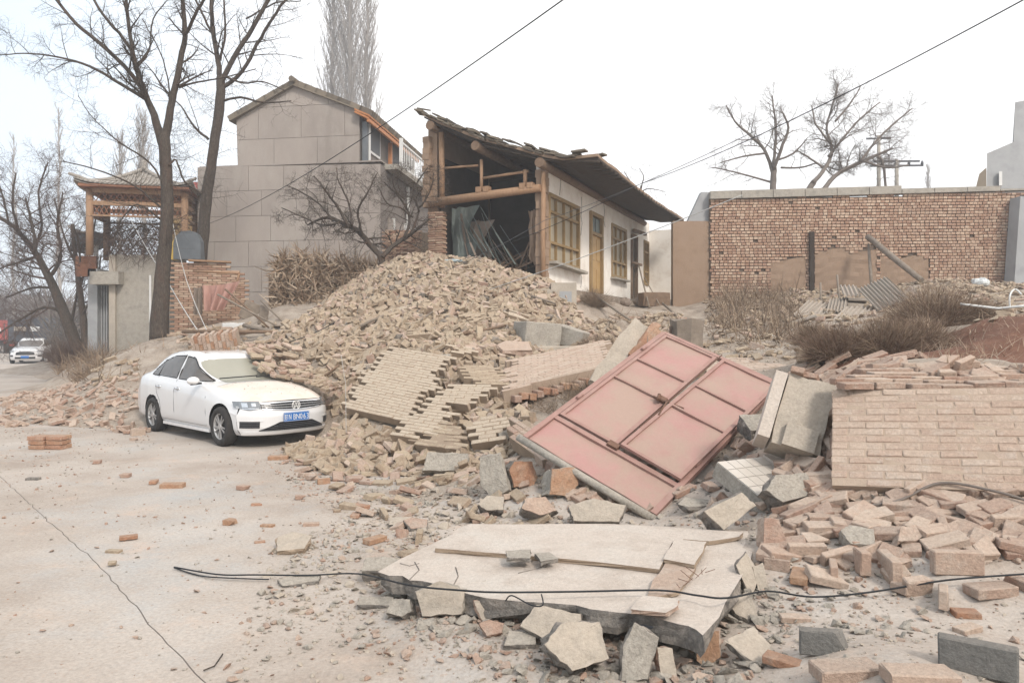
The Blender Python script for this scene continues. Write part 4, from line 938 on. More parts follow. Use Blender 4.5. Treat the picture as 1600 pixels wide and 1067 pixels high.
# front wall: openings
ops=[(.30,2.95,.62,2.56,'window'),(3.95,5.30,0.0,2.6,'door'),(6.45,8.45,.66,2.55,'window'),(9.1,10.0,0,2.5,'doorway'),(11.15,12.0,.66,2.5,'window')]
fw=MB(); x=.12; TOP=3.30
for (a,b,z0,z1,k) in ops:
    if a>x: fw.box(((x+a)/2,.14,TOP/2),(a-x,.28,TOP),rnd=.2)
    if z0>0: fw.box(((a+b)/2,.14,z0/2),(b-a,.28,z0),rnd=.2)
    fw.box(((a+b)/2,.14,(z1+TOP)/2),(b-a,.28,TOP-z1),rnd=.2); x=b
fw.box(((x+LW)/2,.14,TOP/2),(LW-x,.28,TOP),rnd=.2); fwall=fw.build('front_wall',M['whitewash'],ht)
# window joinery
def window(a,b,z0,z1,cols,parent=fwall):
    f=MB(); y=.02; w_=.10
    f.box((a+w_/2,y,(z0+z1)/2),(w_,.12,z1-z0)); f.box((b-w_/2,y,(z0+z1)/2),(w_,.12,z1-z0)); f.box(((a+b)/2,y,z1-w_/2),(b-a-2*w_,.12,w_)); f.box(((a+b)/2,y,z0+w_/2),(b-a-2*w_,.12,w_))
    z2=z0+(z1-z0)*.30; z3=z0+(z1-z0)*.74
    for z in(z2,z3): f.box(((a+b)/2,y,z),(b-a-2*w_,.10,.07))
    for k in range(1,cols): f.box((a+(b-a)*k/cols,y+.005,(z0+z1)/2),(.045,.08,z1-z0-2*w_))
    wd=f.build('window_frame',M['frame'],ht)
    for k in range(cols):
        for za,zb in((z0,z2),(z2,z3),(z3,z1)):
            g=MB(); g.box((a+(b-a)*(k+.5)/cols,y+.045,(za+zb)/2),((b-a)/cols-.05,.012,zb-za-.07)); g.build('pane',M['paper'],wd)
    return wd
window(.30,2.95,.62,2.56,4); window(6.45,8.45,.66,2.55,3); window(11.15,12.0,.66,2.5,2)
# door
f=MB(); f.box((3.95+.07,.0,1.3),(.14,.16,2.6)); f.box((5.30-.07,0,1.3),(.14,.16,2.6)); f.box((4.62,0,2.54),(1.07,.16,.12)); f.box((4.62,0,1.92),(1.07,.14,.10)); df=f.build('door_frame',M['frame'],ht)
for k in range(2):
    g=MB(); g.box((4.36+k*.53,.02,2.23),(.44,.02,.44)); g.build('pane',M['green_sheet'],df)
g=MB(); g.box((4.62,.03,.94),(1.07,.05,1.86)); 
dr=g.build('door',M['door'],ht)
for (cx_,cz_,sx_,sz_) in((4.36,1.42,.36,.7),(4.90,1.42,.36,.7),(4.36,.45,.36,.65),(4.90,.45,.36,.65)):
    g=MB(); g.box((cx_,-.002,cz_),(sx_,.02,sz_)); g.build('door_panel',M['door'],dr)
g=MB(); g.tube([(4.15,-.03,1.0),(4.15,-.06,1.05),(4.15,-.03,1.12)],.012,6); g.build('door_handle',M['iron'],dr)
hb((9.55,.3,1.25),(.9,.04,2.5),'dark','doorway_shade_sheet'); b=MB(); b.box((9.14,.0,1.25),(.08,.14,2.5)); b.box((9.96,0,1.25),(.08,.14,2.5)); b.box((9.55,0,2.46),(.74,.14,.08)); b.build('door_frame',M['old_timber'],ht)  # near-black sheet stands in for the unlit room behind the opening
b=MB(); b.bar((9.0,-.12,1.38),(10.0,-.2,1.36),.08,.08); b.bar((9.1,-.1,2.62),(10.3,-.3,2.6),.1,.12); b.build('leaning_rail',M['old_timber'],ht)
hb((1.62,-.12,.58),(2.8,.30,.07),'concrete','window_sill',rot=Matrix.Rotation(R(2),3,'Y')); hb((7.4,-.08,.62),(2.1,.22,.06),'concrete','window_sill')
# cracks in the whitewash
for pts in ([(3.15,2.9),(3.2,2.6),(3.12,2.3),(3.22,2.1),(3.1,1.7)],[(5.5,3.2),(5.62,2.8),(5.55,2.5),(5.7,2.3)],[(3.0,.6),(3.2,.4),(3.1,.1)],[(1.2,2.62),(1.3,3.0),(1.25,3.25)]):
    b=MB(); b.tube([(a,-.002,z) for a,z in pts],.009,4); b.build('crack',M['dark'],fwall)
# corner post with mud filling
b=MB(); b.tube([(-.05,.0,-.5),(-.06,.02,1.3),(-.04,0,3.05)],[.075,.07,.07],9); b.build('corner_post',M['timber'],ht)
b=MB(); 
for k in range(16): b.box((.10+random.uniform(-.02,.02),.10+random.uniform(-.02,.02),-.2+k*.215),(.24+random.uniform(-.05,.05),.3,.21),Matrix.Rotation(random.uniform(-.1,.1),3,'Z'))
b.build('broken_wall_end',M['mud'],ht)
# rear wall, partition, floor
W=3.3
hb((LW/2,W+.16,2.32),(LW,.3,4.64),'mud','rear_wall'); hb((3.6,W/2+.15,1.85),(.15,W-.3,3.7),'dark','partition_wall'); hb((1.7,W-.02,1.9),(3.2,.03,3.8),'dark','shade_lining')  # lining and partition carry the interior's shade in their near-black colour
hb((LW/2,W/2,-.12),(LW,W,.22),'earth','floor')
hb((LW-.1,W/2+.15,1.7),(.25,W-.3,3.4),'mud','far_gable_wall')
# rear brick pier, laid brick by brick
for r in range(int(2.55/.066)):
    for k in range(2):
        o=link('brick',pbrick('brick_wall',.235,.055,.24,r%5),ht); o.matrix_local=Matrix.Translation((-.02+random.uniform(-.008,.008),W+.10-k*.245+(r%2)*.03,-.3+r*.066))@Matrix.Rotation(R(90),4,'Z')@Matrix.Rotation(R(90),4,'X')
b=MB()
for k in range(12): b.box((-.05+random.uniform(-.03,.03),W+.28+random.uniform(-.03,.03),2.4+k*.17),(.24,.22,.165),Matrix.Rotation(random.uniform(-.1,.1),3,'Z'))
b.build('broken_adobe_end',M['mud'],ht)
b=MB(); b.tube([(0.0,W-.15,2.3),(-.02,W-.14,4.45)],.085,10); b.build('rear_post',M['timber'],ht)
b=MB(); b.tube([(-.14,W+.18,2.43),(-.14,W*.5,2.52),(-.12,.05,2.60)],[.125,.118,.105],14); b.build('tie_beam',M['timber'],ht)
b=MB(); b.tube([(-.02,W-.2,3.42),(-.02,W*.6,3.40)],.035,7); b.tube([(-.02,W*.57,3.55),(-.02,W*.57,2.62)],.05,7); b.build('gable_frame',M['timber'],ht)
b=MB(); b.tube([(-.02,W*.55,3.03),(-.02,.45,3.10)],.04,7); b.tube([(-.02,.55,3.15),(-.02,.55,2.7)],.06,7); b.build('gable_frame',M['timber'],ht)
for yy in(W*.57,.55,.32,W*.50):
    hb((-.14,yy+random.uniform(-.02,.02),2.68),(.2,.17,.15),'timber','beam_block')
# roof profile (y across, z): from the high back edge to the sagging front eave
prof=[(W+.42,4.92),(W*.78,4.33),(W*.5,3.92),(.55,3.55),(0,3.38),(-.7,3.17),(-1.62,3.17)]
def rz(y): return float(np.interp(-y,[-a for a,_ in prof],[z for _,z in prof]))
def rsurf(x0,x1,off0,off1,nm,m,ny=12,wob=.02,y0=W+.3,y1=-1.6):
    b=MB(); xs=np.linspace(x0,x1,26); ys=np.linspace(y0,y1,ny); vs=[]
    for o_ in(off1,off0):
        for xx in xs:
            for yy in ys: vs.append((xx,yy,rz(yy)+o_-.10*math.sin(math.pi*(xx/LW))**2*(1 if yy<0 else .3)+wob*mn.noise(Vector((xx*1.3,yy*1.5,o_)))))
    n=len(xs); k=ny; fs=[]
    for i in range(n-1):
        for j in range(k-1):
            fs.append((i*k+j,i*k+j+1,(i+1)*k+j+1,(i+1)*k+j)); q=n*k; fs.append((q+i*k+j,q+(i+1)*k+j,q+(i+1)*k+j+1,q+i*k+j+1))
    q=n*k
    for i in range(n-1):
        fs.append((i*k,(i+1)*k,q+(i+1)*k,q+i*k)); fs.append((i*k+k-1,q+i*k+k-1,q+(i+1)*k+k-1,(i+1)*k+k-1))
    for j in range(k-1): fs.append((j,q+j,q+j+1,j+1)); e0=(n-1)*k; fs.append((e0+j,e0+j+1,q+e0+j+1,q+e0+j))
    b.add(vs,fs); return b.build(nm,M[m],ht)
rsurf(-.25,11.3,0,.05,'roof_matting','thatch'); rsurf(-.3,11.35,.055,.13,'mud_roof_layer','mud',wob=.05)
for yy,zz in((W+.02,4.58),(W*.57,3.86),(-.02,3.22)):
    b=MB(); b.tube([(-.42,yy,zz),(4,yy,zz-.03),(11.2,yy,zz-.05)],[.13,.12,.11] if yy>-.5 else [.085,.08,.08],12); b.build('purlin',M['old_timber'],ht)
for k in range(30):
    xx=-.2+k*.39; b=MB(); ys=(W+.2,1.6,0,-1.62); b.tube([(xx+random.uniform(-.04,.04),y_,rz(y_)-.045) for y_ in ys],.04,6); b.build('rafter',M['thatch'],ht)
# loose slabs of tile and mud on the roof edge: each a part
tv=[brick_template(200+i,.42,.26,.045) for i in range(5)]; TM=[npmesh('roof_tile',v,[f_],M['roof_clay']) for v,f_ in tv]
def rooftile(xx,yy,l,rot=0): 
    sl=math.atan2(rz(yy+.1)-rz(yy-.1),.2); o=link('roof_tile',random.choice(TM),ht)
    o.matrix_local=Matrix.Translation((xx,yy,rz(yy)+l))@Matrix.Rotation(sl+random.gauss(0,.07),4,'X')@Matrix.Rotation(random.gauss(0,.06),4,'Y')@Matrix.Rotation(rot+random.gauss(0,.12),4,'Z')@Matrix.Diagonal((random.uniform(.8,1.2),1,1,1))
for l in range(4):
    for k in range(15):
        yy=W+.38-k*.33+random.uniform(-.08,.08)
        if l>=2 and random.random()<.45: continue
        if yy<-1.4: continue
        rooftile(-.22+random.uniform(-.12,.12)+l*.05,yy,.12+l*.045)
for k in range(110): rooftile(random.uniform(0,11),random.uniform(-1.2,W+.2),.15+random.uniform(0,.06),R(90))
# eave boards hanging on the near lower edge
for k in range(8):
    xx=random.uniform(-.3,.6); yy=-.3-.16*k
    rooftile(xx,yy,.20+random.uniform(0,.06),R(90))
# hanging plastic and sticks inside
for k in range(26):
    b=MB(); yy=W-.35-random.uniform(0,1.5)*(k/26); xx=.15+random.uniform(0,1.2); top=2.35-random.uniform(0,.5); 
    p0=Vector((xx,yy,top)); p1=p0+Vector((random.uniform(-.1,.3),-.25-random.uniform(0,.9),-random.uniform(1.2,2.1))); p1.z=max(p1.z,.1)
    mid=(p0+p1)/2+Vector((.1,.12,.1)); wv=random.uniform(.03,.09)
    for q,r_ in((p0,mid),(mid,p1)): b.bar(q,r_,wv,.012)
    b.build('hanging_strip',M['green_sheet'] if k%3 else M['cloth2'],ht)
def ragged(nm,m,x,ya,yb,za,zb,n=8,lab=None):
    b=MB(); vs=[]; 
    for j in range(7):
        z=za+(zb-za)*j/6
        for i in range(n): 
            f=i/(n-1); y=ya+(yb-ya)*f*(1-.35*math.sin(j*.9)**2)
            vs.append((x+.05*math.sin(f*9+j*.5),y+random.uniform(-.03,.03),z+random.uniform(-.04,.04)*(1+2*(j==6))))
    b.add(vs,[(j*n+i,j*n+i+1,(j+1)*n+i+1,(j+1)*n+i) for j in range(6) for i in range(n-1)]); return b.build(nm,M[m],ht,label=lab)
ragged('torn_cloth','mud',.4,.62,.28,2.1,.6,lab='torn brown cloth hanging by the corner post')
ragged('torn_cloth','cloth2',.9,2.9,1.9,2.0,.2); ragged('plastic_lining','green_sheet',.45,3.1,2.2,2.35,.25)
b=MB()
for k in range(30): b.bar((random.uniform(.3,2),random.uniform(.4,3),.1),(random.uniform(.3,2.6),random.uniform(.4,3),random.uniform(.4,1.3)),.04,.05)
b.build('fallen_sticks',M['old_timber'],ht,kind='stuff')
# end wing wall
u_,v_=HU,HVv
wing=thing('wing_wall','white wall wing closing the far end of the collapsed house','wall',HO+HU*12.0+Vector((0,0,0)),math.atan2(.915,.404))
b=MB(); b.box((.3,-.68,1.4),(.25,1.35,3.2)); b.build('wall',M['whitewash'],wing)
b=MB(); b.box((.18,-1.30,.95),(.03,.16,.5),Matrix.Rotation(.4,3,'X')); b.build('peeling_paper',M['whitewash'],wing)

# stone terrace in front of the house
te=thing('terrace_wall','low stone and brick retaining wall of the house terrace','retaining wall',P(870,505,17.6))
base=te.location.copy(); p0=P(868,488,17.3); p1=P(1075,492,20.5); d=(p1-p0); L_=d.length; d.normalize(); dn=Vector((d.y,-d.x,0)).normalized()
blk=[brick_template(300+i,.42,.2,.16) for i in range(4)]; BKM=[npmesh('stone',v,[f_],M['concrete']) for v,f_ in blk]
R3=Matrix((Vector((d.x,d.y,0)).normalized(),Vector((-d.y,d.x,0)).normalized(),Vector((0,0,1)))).transposed()
for r in range(5):
    for k in range(int(L_/.44)):
        q=p0+d*((k+.5+(r%2)*.5)*.44); z=q.z-.1-r*.17
        o=link('stone' if r else 'coping_brick',random.choice(BKM) if r else brick_mesh(k%4,'brick_red'),te); o.matrix_local=Matrix.Translation(Vector((q.x,q.y,z))+dn*(.05 if r==0 else random.uniform(-.02,.02))-base)@R3.to_4x4()@Matrix.Diagonal((1 if r else 1.75,1,1,1))
b=MB(); b.box(((p0+p1)/2-base-Vector((0,0,.55))-dn*.35),(L_,.7,.9),R3); b.build('earth_fill',M['earth'],te)
# masonry pier in front of the corner post
mp_=thing('masonry_pier','rendered square pier below the corner post with blue grey smears','pier',P(880,492,18.3))
b=MB(); b.box((0,0,.38),(.62,.5,.80)); b.build('pier_body',M['plaster'],mp_); b=MB(); b.box((.04,-.253,.36),(.3,.012,.42)); b.build('smear_panel',M['bluegrey'],mp_)
mp2=thing('masonry_stub','broken rendered wall stub left of the square pier','wall stub',P(846,492,18.2))
b=MB(); b.box((0,0,.30),(.75,.4,.65)); b.build('stub_body',M['plaster'],mp2)
for k in range(7): hb2=MB(); hb2.box((-.32+k*.1,-.205,.36+random.uniform(-.02,.02)),(.03,.02,.2)); hb2.build('scratch_groove',M['core'],mp2)

# ------------------------------------------------------------------ brown wall end and the long brick wall
bw=thing('mud_wall','plain brown mud plastered wall between the white wing and brick wall','wall',P(1080,475,26.0))
a_=P(1050,478,25.2); c_=P(1109,478,25.0)
b=MB(); h_=(478-346)*25.1/F; b.box((Vector(((a_.x+c_.x)/2,25.2,a_.z+h_/2-.2))-bw.location),((c_.x-a_.x),.3,h_+.4)); b.build('wall',M['mud'],bw)
lw=thing('long_brick_wall','long high wall of pale end-laid bricks with a cement coping','brick wall',P(1350,470,25))
WB=lw.location.copy(); wl0=P(1109,450,25.0); wl1=P(1612,450,24.2); dx=(wl1-wl0); dx.z=0; LL=dx.length; dx.normalize(); dnn=Vector((dx.y,-dx.x,0)); R3w=Matrix((dx,Vector((-dx.y,dx.x,0)),Vector((0,0,1)))).transposed()
zt0=P(0,312,25).z; zt1=P(0,298,24.2).z; zb=2.9
bkm=[brick_template(400+i,.126,.10,.080) for i in range(6)]
items=[];pits=[]
nc=int(LL/.142); r=0; z=zb
def wall_pt(s,z,off=0): return wl0+dx*s+Vector((0,0,z-wl0.z))+dnn*off
mudz=[(2.0,3.15,4.25),(3.45,5.45,4.55),(5.55,7.1,4.30)]
while z<max(zt0,zt1):
    for k in range(nc):
        s=(k+.5+(.5 if r%2 else 0)*.0+(.25 if r%2 else 0))*.142+.02*math.sin(r*1.7)
        zt=zt0+(zt1-zt0)*s/LL
        if z>zt-.02+.04*math.sin(k*.7): continue
        skip=False
        for a,b_,hh in mudz:
            if a<s<b_ and z<hh+.12*math.sin(s*5): skip=True
        if random.random()<.006: skip=True
        if abs(s-10.05)<.12 and abs(z-6.15)<.12: skip=True
        if skip: continue
        c=wall_pt(s,z,random.uniform(-.012,.02)); items.append([c.x,c.y,c.z,np.array(R3w@Matrix.Rotation(random.gauss(0,.02),3,'Y')),bkm[random.randrange(6)],None,1.0])
    z+=.098; r+=1
me=merged('bricks',items,'brick_wall',None,None); me.parent=lw; me.matrix_local=Matrix.Translation(-WB); del me['kind']; me['kind']='stuff'
b=MB(); b.box(wall_pt(LL/2,(zb+(zt0+zt1)/2)/2-.1,-.11)-WB,(LL,.2,(zt0+zt1)/2-zb+.1),R3w); b.build('wall_core',M['dark_mortar'],lw)
b=MB(); 
for k in range(10):
    s0,s1=LL*k/10,LL*(k+1)/10-.02; za=zt0+(zt1-zt0)*(k+.5)/10; hh=.26 if k<6 else .16
    if k>8: hh=.06
    b2=MB(); b2.box(wall_pt((s0+s1)/2,za+hh/2,-.02)-WB,(s1-s0,.32,hh),R3w@Matrix.Rotation(-(zt1-zt0)/LL+random.uniform(-.004,.004),3,'Y')); b2.build('coping_slab',M['concrete'],lw)
for a,b_,hh in mudz:
    q=MB(); nx_,nz_=14,12; vs=[]
    for j in range(nz_+1):
        for i in range(nx_+1):
            s=a+(b_-a)*i/nx_; zz=2.8+(hh-2.8+.06*math.sin(s*4+a))*j/nz_; vs.append(wall_pt(s,zz,.03+.006*math.sin(zz*22+s*2)+.02*mn.noise(Vector((s*7,zz*7,4)))+.02*mn.noise(Vector((s*3,zz*3,0))))-WB)
    q.add(vs,[(j*(nx_+1)+i,j*(nx_+1)+i+1,(j+1)*(nx_+1)+i+1,(j+1)*(nx_+1)+i) for j in range(nz_) for i in range(nx_)]); q.build('mud_patch',M['mud'],lw)
b=MB(); b.box(wall_pt(3.32,4.15,.10)-WB,(.15,.12,2.0),R3w); b.build('charred_post',M['dark'],lw)
# grey end gable on the left top
b=MB(); p0_=P(1072,352,25.2)-WB; p1_=P(1096,300,25.2)-WB; p2_=P(1125,300,25.2)-WB; p3_=P(1117,352,25.2)-WB
b.add([p0_,p1_,p2_,p3_]+[p+Vector((0,.3,0)) for p in(p0_,p1_,p2_,p3_)],[(0,3,2,1),(4,5,6,7),(0,1,5,4),(1,2,6,5),(2,3,7,6),(3,0,4,7)]); b.build('grey_gable_end',M['bluegrey'],lw)
# leaning timbers
def pole(name,label,cat,a,b_,r,m,n=8,group=None):
    q=MB(); a=Vector(a); b_=Vector(b_); q.tube([Vector((0,0,0)),(b_-a)*.5+Vector((0,0,random.uniform(-.02,.02))),b_-a],[r,r*.95,r*.85],n); o=q.build(name,M[m],label=label,cat=cat,group=group); o.location=a; return o
pole('leaning_beam','long thick beam leaning down across the mud patches','beam',P(1356,370,24),P(1440,438,21.5),.10,'grey_timber')
pole('leaning_pole','thin pole standing against the mud patch left of the beam','pole',P(1362,446,23),P(1357,382,24),.05,'grey_timber')
for (a,b1,c,d,Y,lab) in((1312,470,1308,430,22,'short stake standing near the dark charred post'),(1283,478,1282,442,22,'thin stake left of the corrugated sheets'),):
    pole('stake',lab,'stake',P(a,b1,Y),P(c,d,Y+.5),.035,'grey_timber')
# bluish building on the far right
bb=thing('grey_building','grey rendered building with stepped roof behind the brick wall end','building',P(1600,300,30))
z0=3.0; 
b=MB(); 
def face(mb,pts,Y,dep): 
    top=[P(a,c,Y)-bb.location for a,c in pts]; bot=[p+Vector((.66,1,0))*dep for p in top]; k=len(pts)
    mb.add(top+bot,[list(range(k)),[k+i for i in range(k)][::-1]]+[(i,k+i,k+(i+1)%k,(i+1)%k) for i in range(k)])
face(b,[(1541,600),(1542,240),(1584,222),(1586,160),(1700,140),(1700,600)],30,6); b.build('wall',M['bluegrey'],bb)
b=MB(); face(b,[(1525,292),(1530,272),(1541,262),(1541,296)],29.5,.6); b.build('roof_edge',M['roof_clay'],bb)
b=MB(); face(b,[(1561,290),(1561,268),(1566,268),(1566,290)],29.8,.15); b.build('white_pipe',M['white_paint'],bb)
b=MB(); Y=23.6; pl_=MB(); 
c1=thing('blue_wall_edge','narrow bluish plastered wall edge at the right end of the brick wall','wall',P(1596,440,Y))
pl_.box(Vector((.45,.3,.9)),(1.15,.5,3.6),Matrix.Rotation(R(4),3,'Y')); pl_.build('wall',M['bluegrey'],c1)

# ------------------------------------------------------------------ two storey grey house
gh=thing('grey_panelled_house','two storey house with grey panelled blank gable and orange balcony eave','house',(-5.85,28,2.6),R(-8.5))
# local: +x to the picture's right, +y away; corner at origin
cornerX=P(562,0,28).x; gh.location=(cornerX,28,2.6)
c8,s8=math.cos(R(-8.5)),math.sin(R(-8.5))
def gpx(px_,py_):   # picture point to local x,z on the gable plane y=0
    k=(px_-800)/F; # X=cx+lx*c8, Y=28+lx*s8
    lx=(28*k-cornerX)/(c8-s8*k); Y=28+lx*s8; return lx,HC+(HY-py_)*Y/F-2.6
up_=[gpx(*p) for p in[(372,262),(370,188),(461,134),(562,172),(562,262)]]
lo_=[gpx(*p) for p in[(315,540),(315,264),(598,259),(598,540)]]
def clip(poly,axis,val,keep):
    o=[]; n=len(poly)
    for i in range(n):
        a,b_=poly[i],poly[(i+1)%n]; fa=(a[axis]-val)*keep; fb=(b_[axis]-val)*keep
        if fa>=0: o.append(a)
        if (fa>=0)!=(fb>=0): t_=fa/(fa-fb); o.append((a[0]+(b_[0]-a[0])*t_,a[1]+(b_[1]-a[1])*t_))
    return o
def panels(poly,yf,pw,ph,parent,gap=.014,z0=None):
    zs=min(p[1] for p in poly) if z0 is None else z0; zm=max(p[1] for p in poly); r=0; z=zs
    xs0=min(p[0] for p in poly); xm=max(p[0] for p in poly)
    while z<zm:
        x=xs0-(r%3)*pw*.37-.2
        while x<xm:
            q=clip(clip(clip(clip(poly,0,x+gap/2,1),0,x+pw-gap/2,-1),1,z+gap/2,1),1,z+ph-gap/2,-1)
            if len(q)>2 and abs(sum(q[i][0]*q[(i+1)%len(q)][1]-q[(i+1)%len(q)][0]*q[i][1] for i in range(len(q))))>.02:
                b=MB(); b.prism(q,(0,yf,0),(1,0,0),(0,0,1),-.03 if False else .03); o=b.build('panel',M['panel'],parent)
            x+=pw
        z+=ph; r+=1
b=MB(); b.prism(up_,(0,0,0),(1,0,0),(0,0,1),7.0); gw=b.build('upper_wall',M['joint'],gh)
# the prism normal must face the camera (-y): u x v = x cross z = -y
panels(up_,-.03,1.75,1.22,gh)
b=MB(); b.prism(lo_,(0,-.25,0),(1,0,0),(0,0,1),1.2 if False else 7.0); b.build('lower_wall',M['joint'],gh); panels(lo_,-.28,1.42,.97,gh,z0=lo_[1][1]-.97*8)
b=MB(); xx0,zz0=lo_[1]; xx1,zz1=lo_[2]; b.box(((xx0+xx1)/2,2.9,zz0+.03),(xx1-xx0,6.1,.05)); b.build('ledge',M['panel'],gh)
# roof with pan tiles
ap=up_[2]; lf=up_[1]; rt=up_[3]
def roofslope(a,b_,nm,over=.28,y0=-.24,y1=7.2,m='roof_clay'):
    a=Vector((a[0],0,a[1]+.10)); b_=Vector((b_[0],0,b_[1]+.10)); d=(b_-a).normalized(); b2=b_+d*over; q=MB()
    nrm_=Vector((-d.z,0,d.x)); 
    if nrm_.z<0: nrm_=-nrm_
    for s_ in range(int((y1-y0)/.24)):
        y=y0+s_*.24+.12
        for t_ in range(7):
            p0=a.lerp(b2,t_/7); p1=a.lerp(b2,(t_+1)/7+.02); sag=.0
            q.bar(p0+Vector((0,y,0))+nrm_*.03,p1+Vector((0,y,0))+nrm_*.015,.21,.05,up=Vector((0,1,0)))
    o=q.build('tile_rows',M[m],gh,kind='stuff'); q=MB(); q.bar(a+Vector((0,(y0+y1)/2,-.05)),b2+Vector((0,(y0+y1)/2,-.05)),y1-y0-.02,.07,up=Vector((0,0,1)) if False else Vector((1,0,0))); return a,b2
def slab_between(a,b_,y0,y1,th,nm,m,par=gh):
    q=MB(); vs=[(a[0],y0,a[1]),(b_[0],y0,b_[1]),(b_[0],y1,b_[1]),(a[0],y1,a[1])]; vs+= [(v[0],v[1],v[2]-th) for v in vs]
    q.add(vs,[(0,1,2,3),(4,7,6,5),(0,4,5,1),(1,5,6,2),(2,6,7,3),(3,7,4,0)]); return q.build(nm,M[m],par)
lfo=(lf[0]-.22,lf[1]-.04); eav=(rt[0]+.48,rt[1]-.28); 
slab_between(ap,lfo,-.2,7.1,.05,'roof_slope','roof_clay'); slab_between(ap,rt,-.2,7.1,.05,'roof_slope','roof_clay'); 
roofslope((ap[0],ap[1]-.02),(lfo[0],lfo[1]-.02),'x',0); roofslope((ap[0],ap[1]-.02),(eav[0],eav[1]+.0),'x',0)
slab_between((rt[0]-.1,rt[1]-.02),eav,-.30,6.6,.07,'eave_boarding','orange_wood')
for k in range(26):
    y=-.25+k*.27; q=MB(); q.bar((rt[0]-.1,y,rt[1]-.14),(eav[0]-.02,y,eav[1]-.13),.09,.07); q.build('eave_rafter',M['orange_wood'],gh)
q=MB(); q.bar((eav[0]-.05,-.28,eav[1]-.2),(eav[0]-.05,6.5,eav[1]-.2),.10,.12); q.build('eave_beam',M['orange_wood'],gh)
b=MB(); b.tube([(ap[0],-.35,ap[1]+.16),(ap[0],7.1,ap[1]+.16)],.11,8); b.build('ridge',M['roof_clay'],gh)
zf=up_[0][1]
for (yy,ww,m_,nm) in((.1,.18,'slate','dark_pillar'),(.42,.16,'white_paint','white_pillar'),(3.2,.14,'orange_wood','eave_post'),(6.4,.2,'concrete','far_pillar')):
    b=MB(); b.box((.10+ww/2,yy,(zf+rt[1])/2-.25),(ww,ww,rt[1]-zf-.4)); b.build(nm,M[m_],gh)
for (yy,zz) in((1.6,1.3),(4.4,1.3)):
    b=MB(); b.box((.03,yy,zf+zz),(.06,1.3,1.3)); wn=b.build('window',M['white_paint'],gh); b=MB(); b.box((.065,yy,zf+zz),(.02,1.1,1.1)); b.build('pane',M['farwin'],wn)
# balcony with white railing
b=MB(); b.box((.75,3.6,zf-.1),(1.3,6.6,.2)); b.build('balcony_floor',M['concrete'],gh)
rl_=thing('dummy','x y z w','x') if False else None
rb=MB(); xr=1.32; rb.bar((xr,1.0,zf+1.0),(xr,6.8,zf+1.0),.07,.07); rb.bar((xr,1.0,zf+.08),(xr,6.8,zf+.08),.06,.06); rb.bar((xr,1.0,zf),(xr,1.0,zf+1.15),.12,.12); rb.bar((xr,6.8,zf),(xr,6.8,zf+1.1),.1,.1); rail=rb.build('balcony_rail',M['white_paint'],gh)
for k in range(24): q=MB(); q.bar((xr,1.22+k*.235,zf+.1),(xr,1.22+k*.235,zf+.97),.03,.03); q.build('baluster',M['white_paint'],rail)
# ground floor side with white frame
b=MB(); b.box((1.0,3.0,zf/2-.2),(.1,.1,zf-.3)); b.build('porch_post',M['white_paint'],gh)
for yy in(1.2,2.6,4.0): b=MB(); b.box((.96 if yy<2 else 1.0,yy,zf*.45),(.09,.09,2.3)); b.build('window_mullion',M['white_paint'],gh)
b=MB(); b.box((.93,3.4,zf*.45),(.05,5.6,2.2)); b.build('side_wall',M['panel'],gh)
sb=thing('low_brick_wall','low red brick wall behind the small dark tree','brick wall',P(635,400,25.5)); its=[]
base=sb.location.copy(); cen=P(600,420,25.4); 
for r in range(22):
    for k in range(9 - (r>17)*2):
        if r>19 and k>4: continue
        o=link('brick',brick_mesh((r+k)%4,'brick_wall'),sb); o.matrix_local=Matrix.Translation(cen+Vector((.05+k*.25+(r%2)*.12,.045*k,r*.062))-base)
b=MB(); b.box(cen-base+Vector((1.1,.06+.155,.62)),(2.1,.16,1.28),Matrix.Rotation(R(2.6),3,'Z')); b.build('mortar_bed',M['mortar'],sb)

# ------------------------------------------------------------------ small brick yard wall with pink cloth
yw=thing('yard_brick_wall','ragged yellowish red brick wall end behind the parked car','brick wall',P(320,520,21.0))
base=yw.location.copy(); Yw=21.0; x0=P(266,0,Yw).x; x1=P(372,0,Yw).x; ztop=P(0,408,Yw).z; zbot=1.5; n=0; its=[]
for r in range(int((ztop-zbot)/.066)):
    z=zbot+r*.066; sl=(ztop-z)
    xe=x1-(.0 if z<ztop-.5 else (z-ztop+.5)*1.4)+random.uniform(-.1,.05); x=x0+(r%2)*.12
    while x<xe:
        c=Vector((x+.12,Yw+(x-x0)*.25,z))
        its.append((c,r))
        x+=.245
its.sort(key=lambda c:-c[0].z)
for i,(c,r) in enumerate(its[:298]):
    o=link('brick',pbrick('brick_wall',.235,.057,.115,i%5),yw); o.matrix_local=Matrix.Translation(c-base)@Matrix.Rotation(math.atan(.25),4,'Z')@Matrix.Rotation(R(90),4,'X')@Matrix.Rotation(0,4,'X')
b=MB()
rowx={}
for c,r in its: rowx.setdefault(r,[]).append(c.x)
for r,xs_ in rowx.items():
    xa,xb=min(xs_)-.11,max(xs_)+.11; b.box(Vector(((xa+xb)/2,Yw+((xa+xb)/2-x0)*.25+.012,zbot+r*.066))-base,((xb-xa)*1.02,.11,.066),Matrix.Rotation(math.atan(.25),3,'Z'),rnd=.5)
b.build('mortar_bed',[M['mortar']],yw,kind='stuff')
b=MB(); b.bar(Vector((x0+.5,Yw+.05,ztop+.02))-base,Vector((x1-.35,Yw+.4,ztop-.0))-base,.3,.05); b.build('top_plank',M['timber'],yw)
def rope_frame(): 
    q=MB(); a=P(305,424,20.5); b_=P(374,427,20.5); base=a
    q.tube([Vector((0,0,0)),b_-a],.035,7); q.tube([b_-a,P(368,448,20.5)-a],.03,7); o=q.build('clothes_rail',M['timber'],label='thin horizontal wooden rail above the pink cloth',cat='rail'); o.location=a
rope_frame()
